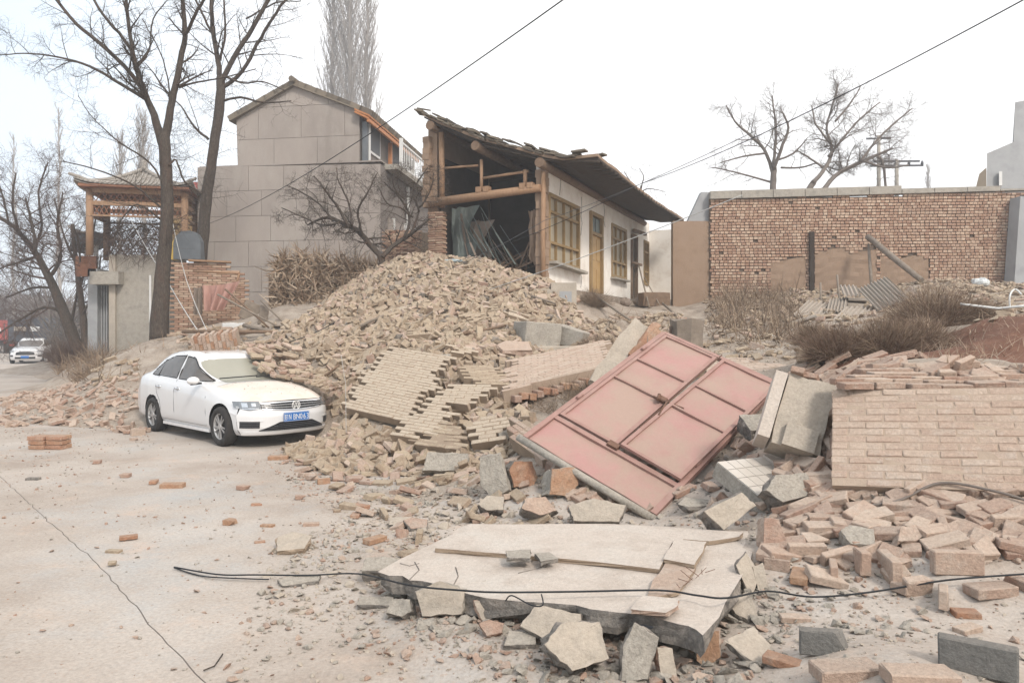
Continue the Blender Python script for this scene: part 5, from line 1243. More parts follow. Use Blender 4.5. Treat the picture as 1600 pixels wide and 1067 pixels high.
def drape(name,label,cat,tl,tr,bl_,br_,Y,m,fold=.05,nf=7,dep=.0):
    q=MB(); nx_,nz_=40,14; vs=[]; A=P(*tl,Y);B=P(*tr,Y);D=P(*bl_,Y);E=P(*br_,Y); o0=A.copy()
    for j in range(nz_+1):
        for i in range(nx_+1):
            f=i/nx_; g_=j/nz_; p=A.lerp(B,f).lerp(D.lerp(E,f),g_); sag=.25*math.sin(math.pi*f)*(1-g_)*.5
            vs.append(p-o0+Vector((0,-fold*math.sin(f*nf*2*math.pi+g_*2)*(0.3+g_)-.02*math.sin(f*33),-sag*.4)))
    q.add(vs,[(j*(nx_+1)+i,j*(nx_+1)+i+1,(j+1)*(nx_+1)+i+1,(j+1)*(nx_+1)+i) for j in range(nz_) for i in range(nx_)],smooth=True)
    o=q.build(name,M[m],label=label,cat=cat); o.location=o0; return o
drape('pink_cloth','faded pink cloth draped below the wooden rail','cloth',(316,446),(376,438),(322,486),(352,484),20.3,'cloth',fold=.09,nf=3)
drape('white_sack','pale torn sack hanging left of the pink cloth','sack',(303,448),(316,446),(304,492),(318,492),20.2,'cloth2',fold=.05,nf=2)
# dark arched booth with yellow side
bt=thing('arched_booth','slate grey arched booth with yellow side behind the brick wall','booth',P(292,405,22.8))
q=MB(); arc=[(-.42,0),(.42,0),(.42,.55),(.32,.78),(.1,.88),(-.18,.86),(-.36,.7),(-.42,.5)]; q.prism(arc,(0,0,0),(1,0,0),(0,0,1),.5); q.build('shell',M['slate'],bt)
q=MB(); q.prism([(-.55,0),(-.425,0),(-.425,.62),(-.5,.5)],(0,.05,0),(1,0,0),(0,0,1),.4); q.build('yellow_side',M['yellow'],bt)
# little red-roofed yellow house behind
rh=thing('red_roofed_house','yellow house with red tiled roof behind the tree trunks','house',P(300,400,33))
q=MB(); q.box((0,1,1.4),(1.9,2,2.4)); q.build('wall',M['frame'],rh)
q=MB(); 
for k in range(12):
    for j in range(6): q.box((-1.1+k*.19,-.3+j*.25,2.55+j*.17),(.16,.28,.06),Matrix.Rotation(R(34),3,'X'))
q.build('roof_tiles',M['tile_red'],rh,kind='stuff'); q=MB(); q.box((0,.35,2.9),(2.4,1.9,.06),Matrix.Rotation(R(34),3,'X')); q.build('roof',M['tile_red'],rh)

# ------------------------------------------------------------------ gate pavilion
gp=thing('gate_pavilion','wooden pavilion with grey hipped tile roof on a concrete base','pavilion',P(221,400,28))
B0=gp.location.copy(); s=28/F
def L(px_,py_,dy=0): return P(px_,py_,28+dy)-B0
w2,d2=2.25,1.6; zt=(400-305)*s
ang=R(12); RZ=Matrix.Rotation(ang,4,'Z')
for (x,y) in((-1.5,-.9),(1.72,-.9),(-1.5,1.0),(1.72,1.0)):
    q=MB(); q.tube([RZ@Vector((x,y,-.1)),RZ@Vector((x,y,zt))],.125,12); q.build('post',M['timber'],gp)
for (za,zb_,h_) in((zt-.50,zt-.50,.16),(zt-.05,zt-.05,.16),(zt-.95,zt-.95,.06)):
    q=MB()
    for (a,c) in(((-1.5,-.9),(1.72,-.9)),((1.72,-.9),(1.72,1.0)),((1.72,1.0),(-1.5,1.0)),((-1.5,1.0),(-1.5,-.9))):
        q.bar(RZ@Vector((*a,za)),RZ@Vector((*c,za)),.12,h_)
    q.build('cross_beam',M['timber'],gp)
def lattice(p0,p1,z0,z1,st,m='lattice'):
    q=MB(); p0=Vector(p0);p1=Vector(p1); d=p1-p0; n=int(d.length/st); h=z1-z0
    for k in range(n):
        a=p0+d*(k/n); b_=p0+d*((k+1)/n)
        q.bar(RZ@Vector((a.x,a.y,z0)),RZ@Vector((b_.x,b_.y,z1)),.03,.025); q.bar(RZ@Vector((a.x,a.y,z1)),RZ@Vector((b_.x,b_.y,z0)),.03,.025)
    q.build('lattice_panel',M[m],gp)
lattice((-1.5,-.9,0),(1.72,-.9,0),zt-.92,zt-.60,.16); lattice((-1.5,-.9,0),(1.72,-.9,0),zt-.42,zt-.12,.2); lattice((-1.5,1.0,0),(-1.5,-.9,0),zt-.92,zt-.6,.16)
for z0_,z1_ in((.0,.42),(.42,.84),(.84,1.26)): lattice((-1.45,1.0,0),(1.70,1.0,0),z0_,z1_,.22)
# hipped roof with upturned corners
apx=Vector((.1,0,zt+.92)); cor=[Vector((-1.9,-1.35,zt+.12)),Vector((2.1,-1.35,zt+.12)),Vector((2.1,1.5,zt+.12)),Vector((-1.9,1.5,zt+.12))]
for k in range(4):
    a,b_=cor[k],cor[(k+1)%4]; q=MB(); n=22; m_=8; vs=[]
    for j in range(m_+1):
        g_=j/m_
        for i in range(n+1):
            f=i/n; e=a.lerp(b_,f)+Vector((0,0,.20*(abs(f-.5)*2)**4)); p=e.lerp(apx,g_); p.z-=.16*math.sin(math.pi*g_); vs.append(RZ@p)
    q.add(vs,[(j*(n+1)+i,j*(n+1)+i+1,(j+1)*(n+1)+i+1,(j+1)*(n+1)+i) for j in range(m_) for i in range(n)]+[])
    q.add([v-Vector((0,0,.08)) for v in vs],[(j*(n+1)+i,(j+1)*(n+1)+i,(j+1)*(n+1)+i+1,j*(n+1)+i+1) for j in range(m_) for i in range(n)])
    q.build('roof_slope',M['tile_grey'],gp)
    q=MB()
    for i in range(1,26):
        f=i/26; e=a.lerp(b_,f)+Vector((0,0,.20*(abs(f-.5)*2)**4)); gm=min(1,2*min(f,1-f)+.05); pts=[]
        # rib runs straight up the slope until the hip line
        d=(b_-a); mid=a.lerp(b_,.5); upv=(apx-mid)
        for t_ in np.linspace(0,gm,6):
            p=e+upv*t_; p.z+=-.16*math.sin(math.pi*t_)+.035-.20*(abs(f-.5)*2)**4*t_; pts.append(RZ@p)
        q.tube(pts,.035,5)
    q.build('tile_ribs',M['tile_grey'],gp,kind='stuff')
    q=MB(); pts=[]
    for t_ in np.linspace(-.06,1,9): p=a.lerp(apx,t_); p.z+=-.16*math.sin(math.pi*max(t_,0))+.08+.22*max(0,1-t_*5)+.0; pts.append(RZ@p)
    q.tube(pts,[.05]+[.07]*8,7); q.build('hip_ridge',M['tile_grey'],gp)
q=MB(); q.tube([apx,apx+Vector((0,0,.1)),apx+Vector((0,0,.2)),apx+Vector((0,0,.34)),apx+Vector((0,0,.42))],[.1,.14,.08,.12,.03],10); q.build('finial',M['tile_grey'],gp)
q=MB(); q.box((.1,0,zt+.08),(3.7,2.6,.1),RZ.to_3x3()); q.build('eave_soffit',M['lattice'],gp)
# concrete body below
gb=thing('gatehouse_base','weathered concrete gatehouse base with dark pillar and shutters','gatehouse',P(205,545,28))
B1=gb.location.copy()
def bx1(a,b_,c,d,dy,dep,m,nm): # px extents left,right,top,bottom
    p=P(a,d,28+dy)-B1; q_=P(b_,c,28+dy)-B1; q=MB(); q.box(((p.x+q_.x)/2,dy+dep/2,(p.z+q_.z)/2),(q_.x-p.x,dep,q_.z-p.z)); return q.build(nm,M[m],gb)
bx1(178,246,398,560,0,2.5,'concrete','side_wall'); bx1(170,180,398,560,-.1,.4,'plaster','corner_pilaster'); bx1(137,152,420,565,.3,.8,'bluegrey','dark_pillar'); bx1(152,170,440,565,.6,.2,'slate','shutter'); bx1(233,236,430,520,-.06,.05,'white_paint','white_pipe')
for k in range(4): bx1(153.5+k*4,155.5+k*4,446,560,.52,.06,'bluegrey','shutter_slat')
bx1(140,185,424,444,-.4,1.2,'concrete','canopy_slab')
bx1(118,150,400,432,.3,.08,'lattice','red_balustrade'); lt=MB()
lr=thing('lower_tiled_roof','dark small tiled roof with upturned corner left of the pavilion','roof',P(135,378,29))
q=MB(); 
pts=[(-.65,.55),(-.5,.42),(-.2,.33),(.3,.42),(.3,.1),(-.3,-.1),(-.75,-.35),(-.55,.15)]; q.prism(pts,(0,0,0),(1,0,0),(0,0,1),1.6); q.build('roof_slope',M['slate'],lr); q=MB(); q.tube([(-.68,-.05,.62),(-.45,-.05,.42),(-.1,-.05,.36),(.3,-.05,.46)],.05,6); q.build('ridge',M['tile_grey'],lr); q=MB(); q.box((.05,.6,-.75),(.12,.12,1.4)); q.box((-.35,.6,-.75),(.1,.1,1.2)); q.build('wall',M['white_paint'],lr)
# roadside low wall
kw=thing('low_kerb_wall','low pale concrete wall along the weedy roadside','kerb wall',P(120,600,25.7))
q=MB(); a=P(122,600,25.2)-kw.location; pts=[P(122,598,25.3),P(100,582,32),P(84,573,38.5)]
for p,q_ in zip(pts[:-1],pts[1:]): 
    p=Vector((p.x,p.y,.3))-kw.location; q_=Vector((q_.x,q_.y,.3))-kw.location; q.bar(p,q_,.35,.85)
q.build('wall',M['plaster'],kw)
# ------------------------------------------------------------------ red sheet metal gate
kq=6.64
gA,gB,gC,gD=[Vector(v) for v in((.129,7.43,.718),(1.265,6.64,.141),(3.079,8.366,1.164),(1.944,9.163,1.741))]
gu=(gB-gA).normalized(); gv=(gD-gA); gv=(gv-gu*gv.dot(gu)); GWd=(gB-gA).length; GLn=gv.length; gv.normalize(); gn=gu.cross(gv)
gt=thing('red_metal_gate','faded red double leaf metal gate lying tilted on the rubble','gate',gA,rot=Matrix((gu,gv,gn)).transposed().to_euler())
def gbar(nm,pts,r,m,par=gt,sq=True,h=None):
    q=MB()
    if sq: q.bar(pts[0],pts[1],r,h or r,up=Vector((0,0,1)))
    else: q.tube(pts,r,12)
    return q.build(nm,M[m],par)
W_,L_=GWd,GLn
gbar('bottom_pipe',[(-.07,-.02,-.01),(W_*.5,-.025,-.015),(W_+.1,-.02,-.01)],.038,'concrete',sq=False)
gbar('frame_side',[(0,0,0),(0,L_,0)],.055,'gate_frame'); gbar('frame_side',[(W_,0,0),(W_,L_,0)],.06,'gate_frame',h=.07); gbar('frame_top',[(0,L_,0),(W_,L_,0)],.05,'gate_frame'); gbar('transom_rail',[(0,.47,-.005),(W_,.47,-.005)],.055,'gate_frame')
def sheet(x0,x1,y0,y1,z,par,nm='panel'):
    q=MB(); nx_,ny_=14,14; vs=[]
    for j in range(ny_+1):
        for i in range(nx_+1):
            fx,fy=i/nx_,j/ny_; x=x0+(x1-x0)*fx; y=y0+(y1-y0)*fy
            e=min(fx,1-fx,fy,1-fy); zz=z+.007*math.sin(min(e*9,math.pi/2))+.012*mn.noise(Vector((x*3,y*3,z*9)))
            vs.append((x,y,zz))
    q.add(vs,[(j*(nx_+1)+i,j*(nx_+1)+i+1,(j+1)*(nx_+1)+i+1,(j+1)*(nx_+1)+i) for j in range(ny_) for i in range(nx_)],smooth=True)
    q.add([(x0,y0,z-.012),(x1,y0,z-.012),(x1,y1,z-.012),(x0,y1,z-.012)],[(0,3,2,1)])
    return q.build(nm,M['gate'],par)
sheet(.03,W_-.03,.03,.44,-.005,gt,'transom_panel')
def leaf(x0,x1,y0,y1,rails,lab):
    z=.012
    r_=MB(); r_.bar((x0+.02,y0,z),(x0+.02,y1,z),.04,.035); r_.bar((x1-.02,y0,z),(x1-.02,y1,z),.04,.035)
    for y in[y0+.018]+rails+[y1-.018]: r_.bar((x0+.04,y,z+.001),(x1-.04,y,z+.001),.034 if y in(y0+.018,y1-.018) else .024,.034)
    lf_=r_.build('door_leaf',M['gate_frame'],gt,label=lab)
    ys=[y0]+rails+[y1]
    for a,b_ in zip(ys[:-1],ys[1:]): sheet(x0+.035,x1-.035,a+.018,b_-.018,z-.006,lf_)
    return lf_
l1=leaf(.035,W_*.5-.005,.53,L_-.04,[1.50,1.98],None)
l2=leaf(W_*.5+.016,W_-.045,.56,L_-.10,[1.46,1.94],None)
l2.matrix_local=Matrix.Translation((.015,-.02,.05))@Matrix.Rotation(R(-1.6),4,'Z')@Matrix.Rotation(R(.8),4,'X')
q=MB(); q.tube([(W_*.5-.14,1.44,.06),(W_*.5+.22,1.46,.08)],.012,7); q.tube([(W_*.5+.03,1.45,.09),(W_*.5+.09,1.16,.09)],.013,7); q.box((W_*.5-.05,1.47,.055),(.10,.08,.03)); q.tube([(W_*.5-.1,1.50,.07),(W_*.5-.06,1.40,.08)],.02,7); q.build('slide_bolt',M['rust'],gt)
for y in(.85,1.9): q=MB(); q.tube([(W_-.02,y-.06,.05),(W_-.02,y+.06,.05)],.022,8); q.build('hinge',M['gate_frame'],gt); 
for y in(.9,2.2): q=MB(); q.tube([(.02,y-.05,.045),(.02,y+.05,.045)],.02,8); q.build('hinge',M['gate_frame'],gt)
q=MB(); q.box((W_*.5-.02,.50,.03),(.12,.07,.05)); q.build('floor_bolt_catch',M['rust'],gt)
q=MB(); q.tube([(W_*.5+.03,.9,.05),(W_*.5+.03,L_+.0,.06)],.008,5); q.build('drop_rod',M['rust'],gt)

# ------------------------------------------------------------------ rendered slab in front
SP=[P(735,820,6.0),P(1165,830,5.5),P(1095,985,3.72)]
sn=(SP[1]-SP[0]).cross(SP[2]-SP[0]).normalized(); sn=sn if sn.z>0 else -sn
def onslab(a,b_,off=0):
    r_=P(a,b_,1)-Vector((0,0,HC)); o=SP[0]+sn*off; t_=(o-Vector((0,0,HC))).dot(sn)/r_.dot(sn); return Vector((0,0,HC))+r_*t_
def slabpiece(par,base,poly,off,th,nm,mt,ms,seed=1,jag=.012,lab=None,sub=3):
    rs_=random.Random(seed); top=[onslab(a,b_,off) for a,b_ in poly]; c=sum(top,Vector())/len(top)
    ref=[]; n=len(top)
    for i in range(n):
        a,b_=top[i],top[(i+1)%n]
        for k in range(sub):
            p=a.lerp(b_,k/sub); 
            if k: p=p+Vector((rs_.uniform(-jag,jag),rs_.uniform(-jag,jag),0))
            ref.append(p)
    k=len(ref); rings=[ref]; 
    for j in (1,2,3):
        rings.append([p-sn*(th*j/3)+(c-p).normalized()*(rs_.uniform(-.3,1)*.03*j*(th/.13)) for p in ref])
    q=MB(); vs=[p-base for rg in rings for p in rg]
    q.add(vs,[list(range(k))],0,rnd=.5)
    # orient the top face upward
    b0=0
    for j in range(3):
        for i in range(k): q.f.append([j*k+i,(j+1)*k+i,(j+1)*k+(i+1)%k,j*k+(i+1)%k]); q.m.append(1); q.r.append(.5); q.sm.append(False)
    q.f.append([3*k+i for i in range(k)][::-1]); q.m.append(1); q.r.append(.5); q.sm.append(False)
    o=q.build(nm,[M[mt],M[ms]],par,label=lab)
    bm=bmesh.new(); bm.from_mesh(o.data); bmesh.ops.recalc_face_normals(bm,faces=bm.faces[:]); bm.to_mesh(o.data); bm.free()
    return o
sl=thing('rendered_slab','large pale rendered concrete slab lying flat with broken dark front edge','slab',onslab(880,880)); sb_=sl.location.copy()
slabpiece(sl,sb_,[(590,893),(690,842),(735,818),(950,818),(1168,829),(1176,858),(1150,915),(1098,992),(1062,975),(985,958),(900,945),(760,934),(690,916),(640,906)],0,.12,'slab_body','slab_top','core',3,.03)
slabpiece(sl,sb_,[(680,856),(735,819),(880,819),(1060,824),(1162,831),(1155,838),(1108,845),(1068,842),(1050,848),(1030,889),(900,874),(780,864)],.032,.03,'upper_render','slab_top','mortar',5,.005)
slabpiece(sl,sb_,[(1054,842),(1104,846),(1098,862),(1085,882),(1036,873)],.05,.03,'loose_render_sheet','slab_top','mortar',6,.006)
slabpiece(sl,sb_,[(1040,878),(1088,884),(1075,908),(1060,925),(1010,935),(1020,905)],.025,.022,'loose_render_sheet','brick_pink','mortar',7,.008)
slabpiece(sl,sb_,[(1004,930),(1062,935),(1056,948),(1040,957),(985,951)],.055,.025,'loose_render_sheet','slab_top','brick_red',8,.006)
slabpiece(sl,sb_,[(790,860),(830,858),(828,872),(792,870)],.075,.03,'mortar_lump','concrete','core',9,.006)
slabpiece(sl,sb_,[(835,864),(858,862),(872,872),(845,877)],.065,.03,'mortar_lump','concrete','core',10,.006)
q=MB(); q.tube([onslab(742,940,-.05)-sb_,onslab(850,952,-.06)-sb_,onslab(980,972,-.07)-sb_,onslab(1086,990,-.05)-sb_],.016,7); q.build('steel_bar',M['iron'],sl)
for pts in([(640,905),(655,890),(648,878)],[(708,915),(716,900),(712,886)],[(625,880),(640,884),(655,880)],[(1035,890),(1060,872),(1085,850),(1105,846)],[(810,895),(840,888),(860,880)]):
    q=MB(); q.tube([onslab(a,b_,.001)-sb_ for a,b_ in pts],.004,4); q.build('crack',M['core'],sl)
for i in range(9):
    q=MB(); a=onslab(1062+i*5,918-i*3,.05); q.tube([a-sb_,a-sb_+Vector((random.uniform(-.08,.08),.05,random.uniform(.0,.05)))],.0022,4); q.build('mesh_wire',M['rust'],sl)

# ------------------------------------------------------------------ broken chunks, one by one
def chunk(name,label,cat,a,b_,w,h,d=.6,lean=60,yaw=0,roll=0,seed=1,mt='plaster',ms='core',n=12,jag=.10,z=0,Y=None,round_=.0,taper=.9,group=None):
    """picture point of the foot, picture width and height; stands with its face leaning back LEAN degrees from lying flat"""
    rs_=random.Random(seed); p=hit(a,b_) if Y is None else P(a,b_,Y); Y=p.y; s_=Y/F; W0=w*s_; Hh=h*s_
    el=math.atan2(HC-p.z,Y); ln=R(lean); fac=abs(math.sin(ln)*math.cos(el)+math.cos(ln)*math.sin(el)) ; Hf=Hh/max(fac,.25)
    D=d*min(W0,Hf); out=[]
    for i in range(n):
        t_=2*math.pi*i/n+rs_.uniform(-.12,.12); c_,s2=math.cos(t_),math.sin(t_); e=.55
        x=math.copysign(abs(c_)**e,c_); y=math.copysign(abs(s2)**e,s2); f=1-rs_.uniform(0,jag)*1.6
        out.append((x*W0/2*f,y*Hf/2*f))
    m_=rs_.choice((4,5,5,6)); a0=rs_.uniform(0,6.28); cs=[]
    for i in range(m_):
        t_=a0+2*math.pi*(i+rs_.uniform(-.22,.22))/m_; c_,s2=math.cos(t_),math.sin(t_); e=.6; f=1-rs_.uniform(0,jag)*1.7
        cs.append(Vector((math.copysign(abs(c_)**e,c_)*W0/2*f,math.copysign(abs(s2)**e,s2)*Hf/2*f,0)))
    out=[]; mn_=min(W0,Hf)
    for i in range(m_):
        p0,p1=cs[i],cs[(i+1)%m_]; ns=5
        for k in range(ns):
            q_=p0.lerp(p1,k/ns); out.append(q_+Vector((rs_.uniform(-1,1),rs_.uniform(-1,1),0))*mn_*.022*(k>0))
    k=len(out); vs=[]; rings=[(0,1),(-.05,1.015),(-.25,1.03),(-.5,1.02),(-.78,.99),(-1,taper)]; off=Vector((seed*3.7,seed*1.3,0))
    for j,(dz,sc) in enumerate(rings):
        for v in out:
            p0=Vector((v.x*sc,v.y*sc,dz*D)); 
            if j>1: p0+=Vector((mn.noise(p0*14+off),mn.noise(p0*14+off+Vector((7,0,0))),mn.noise(p0*14+off+Vector((0,7,0)))))*mn_*(.07+jag*.3)+Vector((mn.noise(p0*45+off),mn.noise(p0*45-off),0))*mn_*.03
            vs.append(p0)
    # face rings, slightly uneven
    inner=[.8,.5,.2]
    for sc in inner:
        for v in out: vs.append(Vector((v.x*sc,v.y*sc,round_*D*(1-sc)+mn.noise(Vector((v.x*sc*12,v.y*sc*12,seed)))*mn_*.05)))
    nr=len(rings); c0=len(vs); vs.append(Vector((0,0,round_*D))); vs.append(Vector((0,0,-D*1.02)))
    q=MB(); q.add(vs,[],0); rr_=rs_.random()
    def F_(f,m2): q.f.append(list(f)); q.m.append(m2); q.r.append(rr_); q.sm.append(False)
    for i in range(k):
        i2=(i+1)%k
        F_((i,i2,nr*k+i2,nr*k+i),0)
        for a_ in range(2): F_(((nr+a_)*k+i,(nr+a_)*k+i2,(nr+a_+1)*k+i2,(nr+a_+1)*k+i),0)
        F_(((nr+2)*k+i,(nr+2)*k+i2,c0),0)
        for j in range(nr-1): F_((j*k+i,(j+1)*k+i,(j+1)*k+i2,j*k+i2),0 if j==0 else 1)
        F_((c0+1,(nr-1)*k+i2,(nr-1)*k+i),1)
    me=q.mesh(name,[M[mt],M[ms]]); o=link(name,me,label=label,cat=cat,group=group)
    Rm=Matrix.Rotation(R(yaw),4,'Z')@Matrix.Rotation(ln,4,'X')@Matrix.Rotation(R(roll),4,'Z')
    zs=[(Rm@v).z for v in vs]; o.matrix_world=Matrix.Translation((p.x,p.y+D*.3,p.z+z-min(zs)-.02))@Rm
    return o
CH=[
('plaster_block','square plastered block with crumbled top at the slab front left','masonry chunk',688,974,84,58,.7,72,-6,2,11,'plaster','concrete',.06),
('mortar_chunk','rough grey chunk behind the square plastered block','masonry chunk',742,958,60,36,.8,50,10,10,12,'concrete','core',.2),
('mortar_chunk','small rough chunk left of the square plastered block','masonry chunk',625,978,52,34,.8,55,-20,0,13,'concrete','core',.2),
('dark_flake','thin dark layered flake lying left of the slab','masonry chunk',590,950,70,20,.35,15,5,0,14,'concrete','core',.15),
('plaster_shard','thin pale shard standing right of the square plastered block','masonry chunk',757,975,28,48,.5,70,20,20,15,'plaster','brick_red',.2),
('plaster_plate','big pale plaster plate with dark rim tilted before the slab','masonry chunk',868,1012,112,62,.35,45,-12,-14,16,'plaster','core',.16),
('rubble_block','mossy grey rubble block at the bottom below the plaster plate','masonry chunk',905,1078,120,90,.8,62,8,0,17,'plaster','core',.16),
('upright_shard','tall narrow grey shard leaning against the slab front','masonry chunk',998,1068,62,100,.45,74,-12,-14,18,'concrete','core',.15),
('upright_shard','smaller brown shard right of the tall narrow shard','masonry chunk',1044,1068,42,74,.5,72,14,10,19,'plaster','brick_red',.15),
('plaster_plate','pale star shaped plaster plate right of the slab corner','masonry chunk',1176,1036,92,58,.22,32,10,12,20,'plaster','core',.25),
('plaster_plate','small triangular plaster plate beside the slab right side','masonry chunk',1166,972,52,52,.25,42,-20,30,21,'plaster','core',.28),
('plaster_plate','pale rounded plate leaning on the slab right side','masonry chunk',1172,930,44,76,.25,66,25,0,22,'plaster','core',.12),
('ochre_stone','ochre broken brick lump standing under the slab corner','masonry chunk',1108,1046,50,74,.6,80,-16,0,23,'brick_bright','brick_pink',.16),
('orange_stone','smooth orange brown lump in front of the slab edge','masonry chunk',768,1003,42,26,.8,55,0,0,24,'brick_red','brick_red',.12),
('flat_stone','rounded flat mortar piece beside the orange brown lump','masonry chunk',812,1012,62,28,.35,18,10,0,25,'concrete','core',.10),
('mortar_wedge','grey mortar wedge resting across the back of the slab','masonry chunk',932,832,104,40,.7,50,-6,0,26,'plaster','core',.12),
('mottled_stone','grey and orange broken stone at the back of the slab','masonry chunk',838,824,66,38,.8,55,10,0,27,'brick_pink','core',.18),
('upright_block','greenish concrete piece standing upright left of the red block','masonry chunk',770,784,48,74,.5,78,-14,14,28,'concrete','concrete',.06),
('red_faced_block','masonry block with bright orange red painted face','masonry chunk',818,768,50,46,1.0,80,18,4,29,'brick_bright','core',.07),
('brick_cluster','lump of bricks and mortar below the gate bottom pipe','masonry chunk',882,788,62,56,.8,75,20,0,30,'brick_bright','concrete',.14),
('pale_rock','small pale rock in front of the greenish upright piece','masonry chunk',768,812,44,28,.8,45,0,0,31,'plaster','core',.15),
('big_grey_block','big grey broken block right behind the slab corner','masonry chunk',1146,838,102,66,.6,66,16,-6,32,'plaster','core',.10),
('rough_brick_lump','rough rounded brick lump between slab and brick row','masonry chunk',1214,866,42,58,.9,70,0,0,33,'brick_red','brick_pink',.12),
('long_rubble_mass','long grey masonry mass lying below the white tiled block','masonry chunk',1240,800,104,46,.8,60,12,8,34,'concrete','core',.15),
('flat_chunk','rounded flat mortar plate alone on the road left of the slab','masonry chunk',456,862,60,32,.22,14,0,0,35,'plaster','mortar',.10),
('flat_flake','long grey flake crossed by the black cable','masonry chunk',468,914,88,20,.25,12,8,0,36,'concrete','core',.2),
('rough_edge_lump','rough grey lump at the left tip of the slab','masonry chunk',598,912,84,28,.6,25,0,0,37,'concrete','core',.2),
('mossy_block','mossy green grey block with white smear at the heap foot','masonry chunk',694,748,84,40,.7,60,-5,0,38,'concrete','concrete',.12),
('mortar_wedge','narrow green mortar wedge standing on the masonry sheets','masonry chunk',786,706,20,44,.5,80,10,-16,39,'concrete','concrete',.15),
('flat_stone','thin grey plate lying between road and slab','masonry chunk',625,824,60,16,.3,14,0,0,40,'plaster','core',.2),
('flat_stone','brown flat plate near the back left slab corner','masonry chunk',650,828,44,18,.3,18,10,0,41,'brick_red','core',.2),
('grey_stone','grey stone on top of the brick row','masonry chunk',1346,866,58,34,.7,45,-10,0,42,'concrete','concrete',.12),
('orange_rock','large broken orange brick with jagged peak in the row','masonry chunk',1432,862,70,34,.7,45,10,0,43,'brick_red','brick_red',.22),
('flake_piece','thin pale plate at bottom right of the slab corner','masonry chunk',1100,1068,40,20,.3,30,0,0,44,'brick_pink','core',.2),
('debris_plate','slanted grey plate beyond the bottom pipe of the gate','masonry chunk',1085,800,70,20,.3,20,0,0,45,'concrete','core',.2),
('side_chunk','brownish plate wedged at the right side of the slab','masonry chunk',1190,925,26,52,.5,70,0,0,46,'plaster','core',.15),
('ridge_chunk','pale concrete piece with dark cavity on the slope middle','masonry chunk',690,905,40,16,.5,20,0,0,47,'plaster','core',.2),
('ledge_chunk','flat pinkish slab fragment near the top of the tilted sheet','masonry chunk',806,562,62,18,.4,25,0,0,48,'brick_pink','brick_red',.12),
('ledge_chunk','grey flat piece on the slope above the red pillar','masonry chunk',1182,690,50,40,.6,40,0,0,49,'concrete','core',.2)]
for c in CH: chunk(c[0],c[1],c[2],c[3],c[4],c[5],c[6],c[7],c[8],c[9],c[10],c[11],c[12],c[13],jag=c[14])

# foreground whole bricks, individually posed: foot x, foot y, width px, yaw, pitch, stand, palette, label
BR=[(1283,1022,92,-14,0,1,'cement_dark','brick standing on edge with dark grey cement face near bottom'),
(1322,1062,104,6,0,0,'brick_red','dusty red brick lying flat, left one of two at bottom edge'),
(1436,1066,108,-4,0,0,'brick_pink','dusty pink brick lying flat, right one of two at bottom edge'),
(1528,1060,118,-32,0,1,'cement_dark','long dark cement faced brick slanting in the bottom corner'),
(1224,1040,64,-35,4,0,'brick_bright','orange broken brick beside the brick standing on edge'),
(1418,926,74,20,0,0,'brick_pink','flat grey dusty brick just above the black cable'),
(1474,950,56,60,6,1,'brick_pink','brick standing on edge touching the black cable'),
(1496,896,78,-4,0,1,'brick_pink','long pink brick with a broken orange end in the row'),
(1548,930,78,10,0,0,'brick_red','wide flat red brick at the right end of the row'),
(1390,900,46,80,0,1,'brick_pink','brick showing its pale end in the row, fourth from the slab'),
(1346,898,44,84,0,1,'brick_pink','brick end with yellowish face in the row, third from the slab'),
(1302,902,40,70,0,1,'brick_pink','stubby brick end in the row, second from the slab'),
(1250,910,48,64,0,0,'brick_bright','brick end with orange face nearest the slab in the row'),
(1214,892,42,-30,0,1,'brick_red','chipped greyish brick between slab and brick row'),
(1276,878,42,30,0,0,'brick_pink','tilted brick behind the brick ends of the row'),
(1506,966,52,-8,0,0,'brick_bright','orange brick lying flat below the black cable'),
(1512,990,50,24,0,0,'brick_pink','broken pointed brick just below the orange one'),
(1242,972,46,-6,0,0,'brick_pink','thin pale brick flat on the dust right of the slab'),
(1560,1030,44,-20,0,0,'brick_red','small red brick piece beside the dark cement faced brick'),
(270,762,36,4,0,0,'brick_bright','single orange red brick lying flat on the open road'),
(400,790,20,10,0,0,'brick_bright','short orange brick half on the road above the mortar plate'),
(418,824,22,-8,0,0,'brick_bright','short orange brick half left of the rounded mortar plate'),
(486,822,26,8,0,0,'brick_pink','pinkish brick half right above the rounded mortar plate'),
(406,848,18,20,0,0,'brick_bright','yellowish brick bit touching the rounded mortar plate'),
(550,795,40,-12,6,0,'brick_pile','grey brown brick propped on a smaller piece on the road'),
(528,800,24,10,0,0,'brick_pile','small piece supporting the propped grey brown brick'),
(622,786,36,-12,0,0,'brick_red','reddish brick lying on the dust below the mossy block'),
(506,756,22,30,0,1,'brick_bright','orange brick end standing alone below the heap foot'),
(435,718,32,8,0,0,'brick_bright','tan and orange brick alone in front of the heap foot'),
(178,864,24,-6,0,0,'brick_pile','small brown stone lump on the road near the joint'),
(210,688,24,8,0,0,'brick_red','red brick lying on the road left of the rear wheel'),
(52,750,20,0,0,0,'core','small dark stone near the start of the road joint')]
for i,(a,b_,w,yaw,pit,std,pal,lab) in enumerate(BR):
    p=hit(a,b_); s_=p.y/F; lw_=w*s_; sc=lw_/(.24*abs(math.cos(R(yaw)))+.115*abs(math.sin(R(yaw)))+(.0))
    Rm=Matrix.Rotation(R(yaw),3,'Z')@Matrix.Rotation(R(pit),3,'Y')
    if std: Rm=Rm@Matrix.Rotation(R(90 if w>60 else 90),3,'X')
    hh=(.115 if std else .053)*sc; nm='loose_brick' if pal!='core' else 'loose_stone'
    place(nm,brick_mesh(i%4 if i%5 else 4+i%4,pal),(p.x,p.y,p.z+hh/2-.006),Rm,sc,label=lab,cat='brick' if pal!='core' else 'stone')
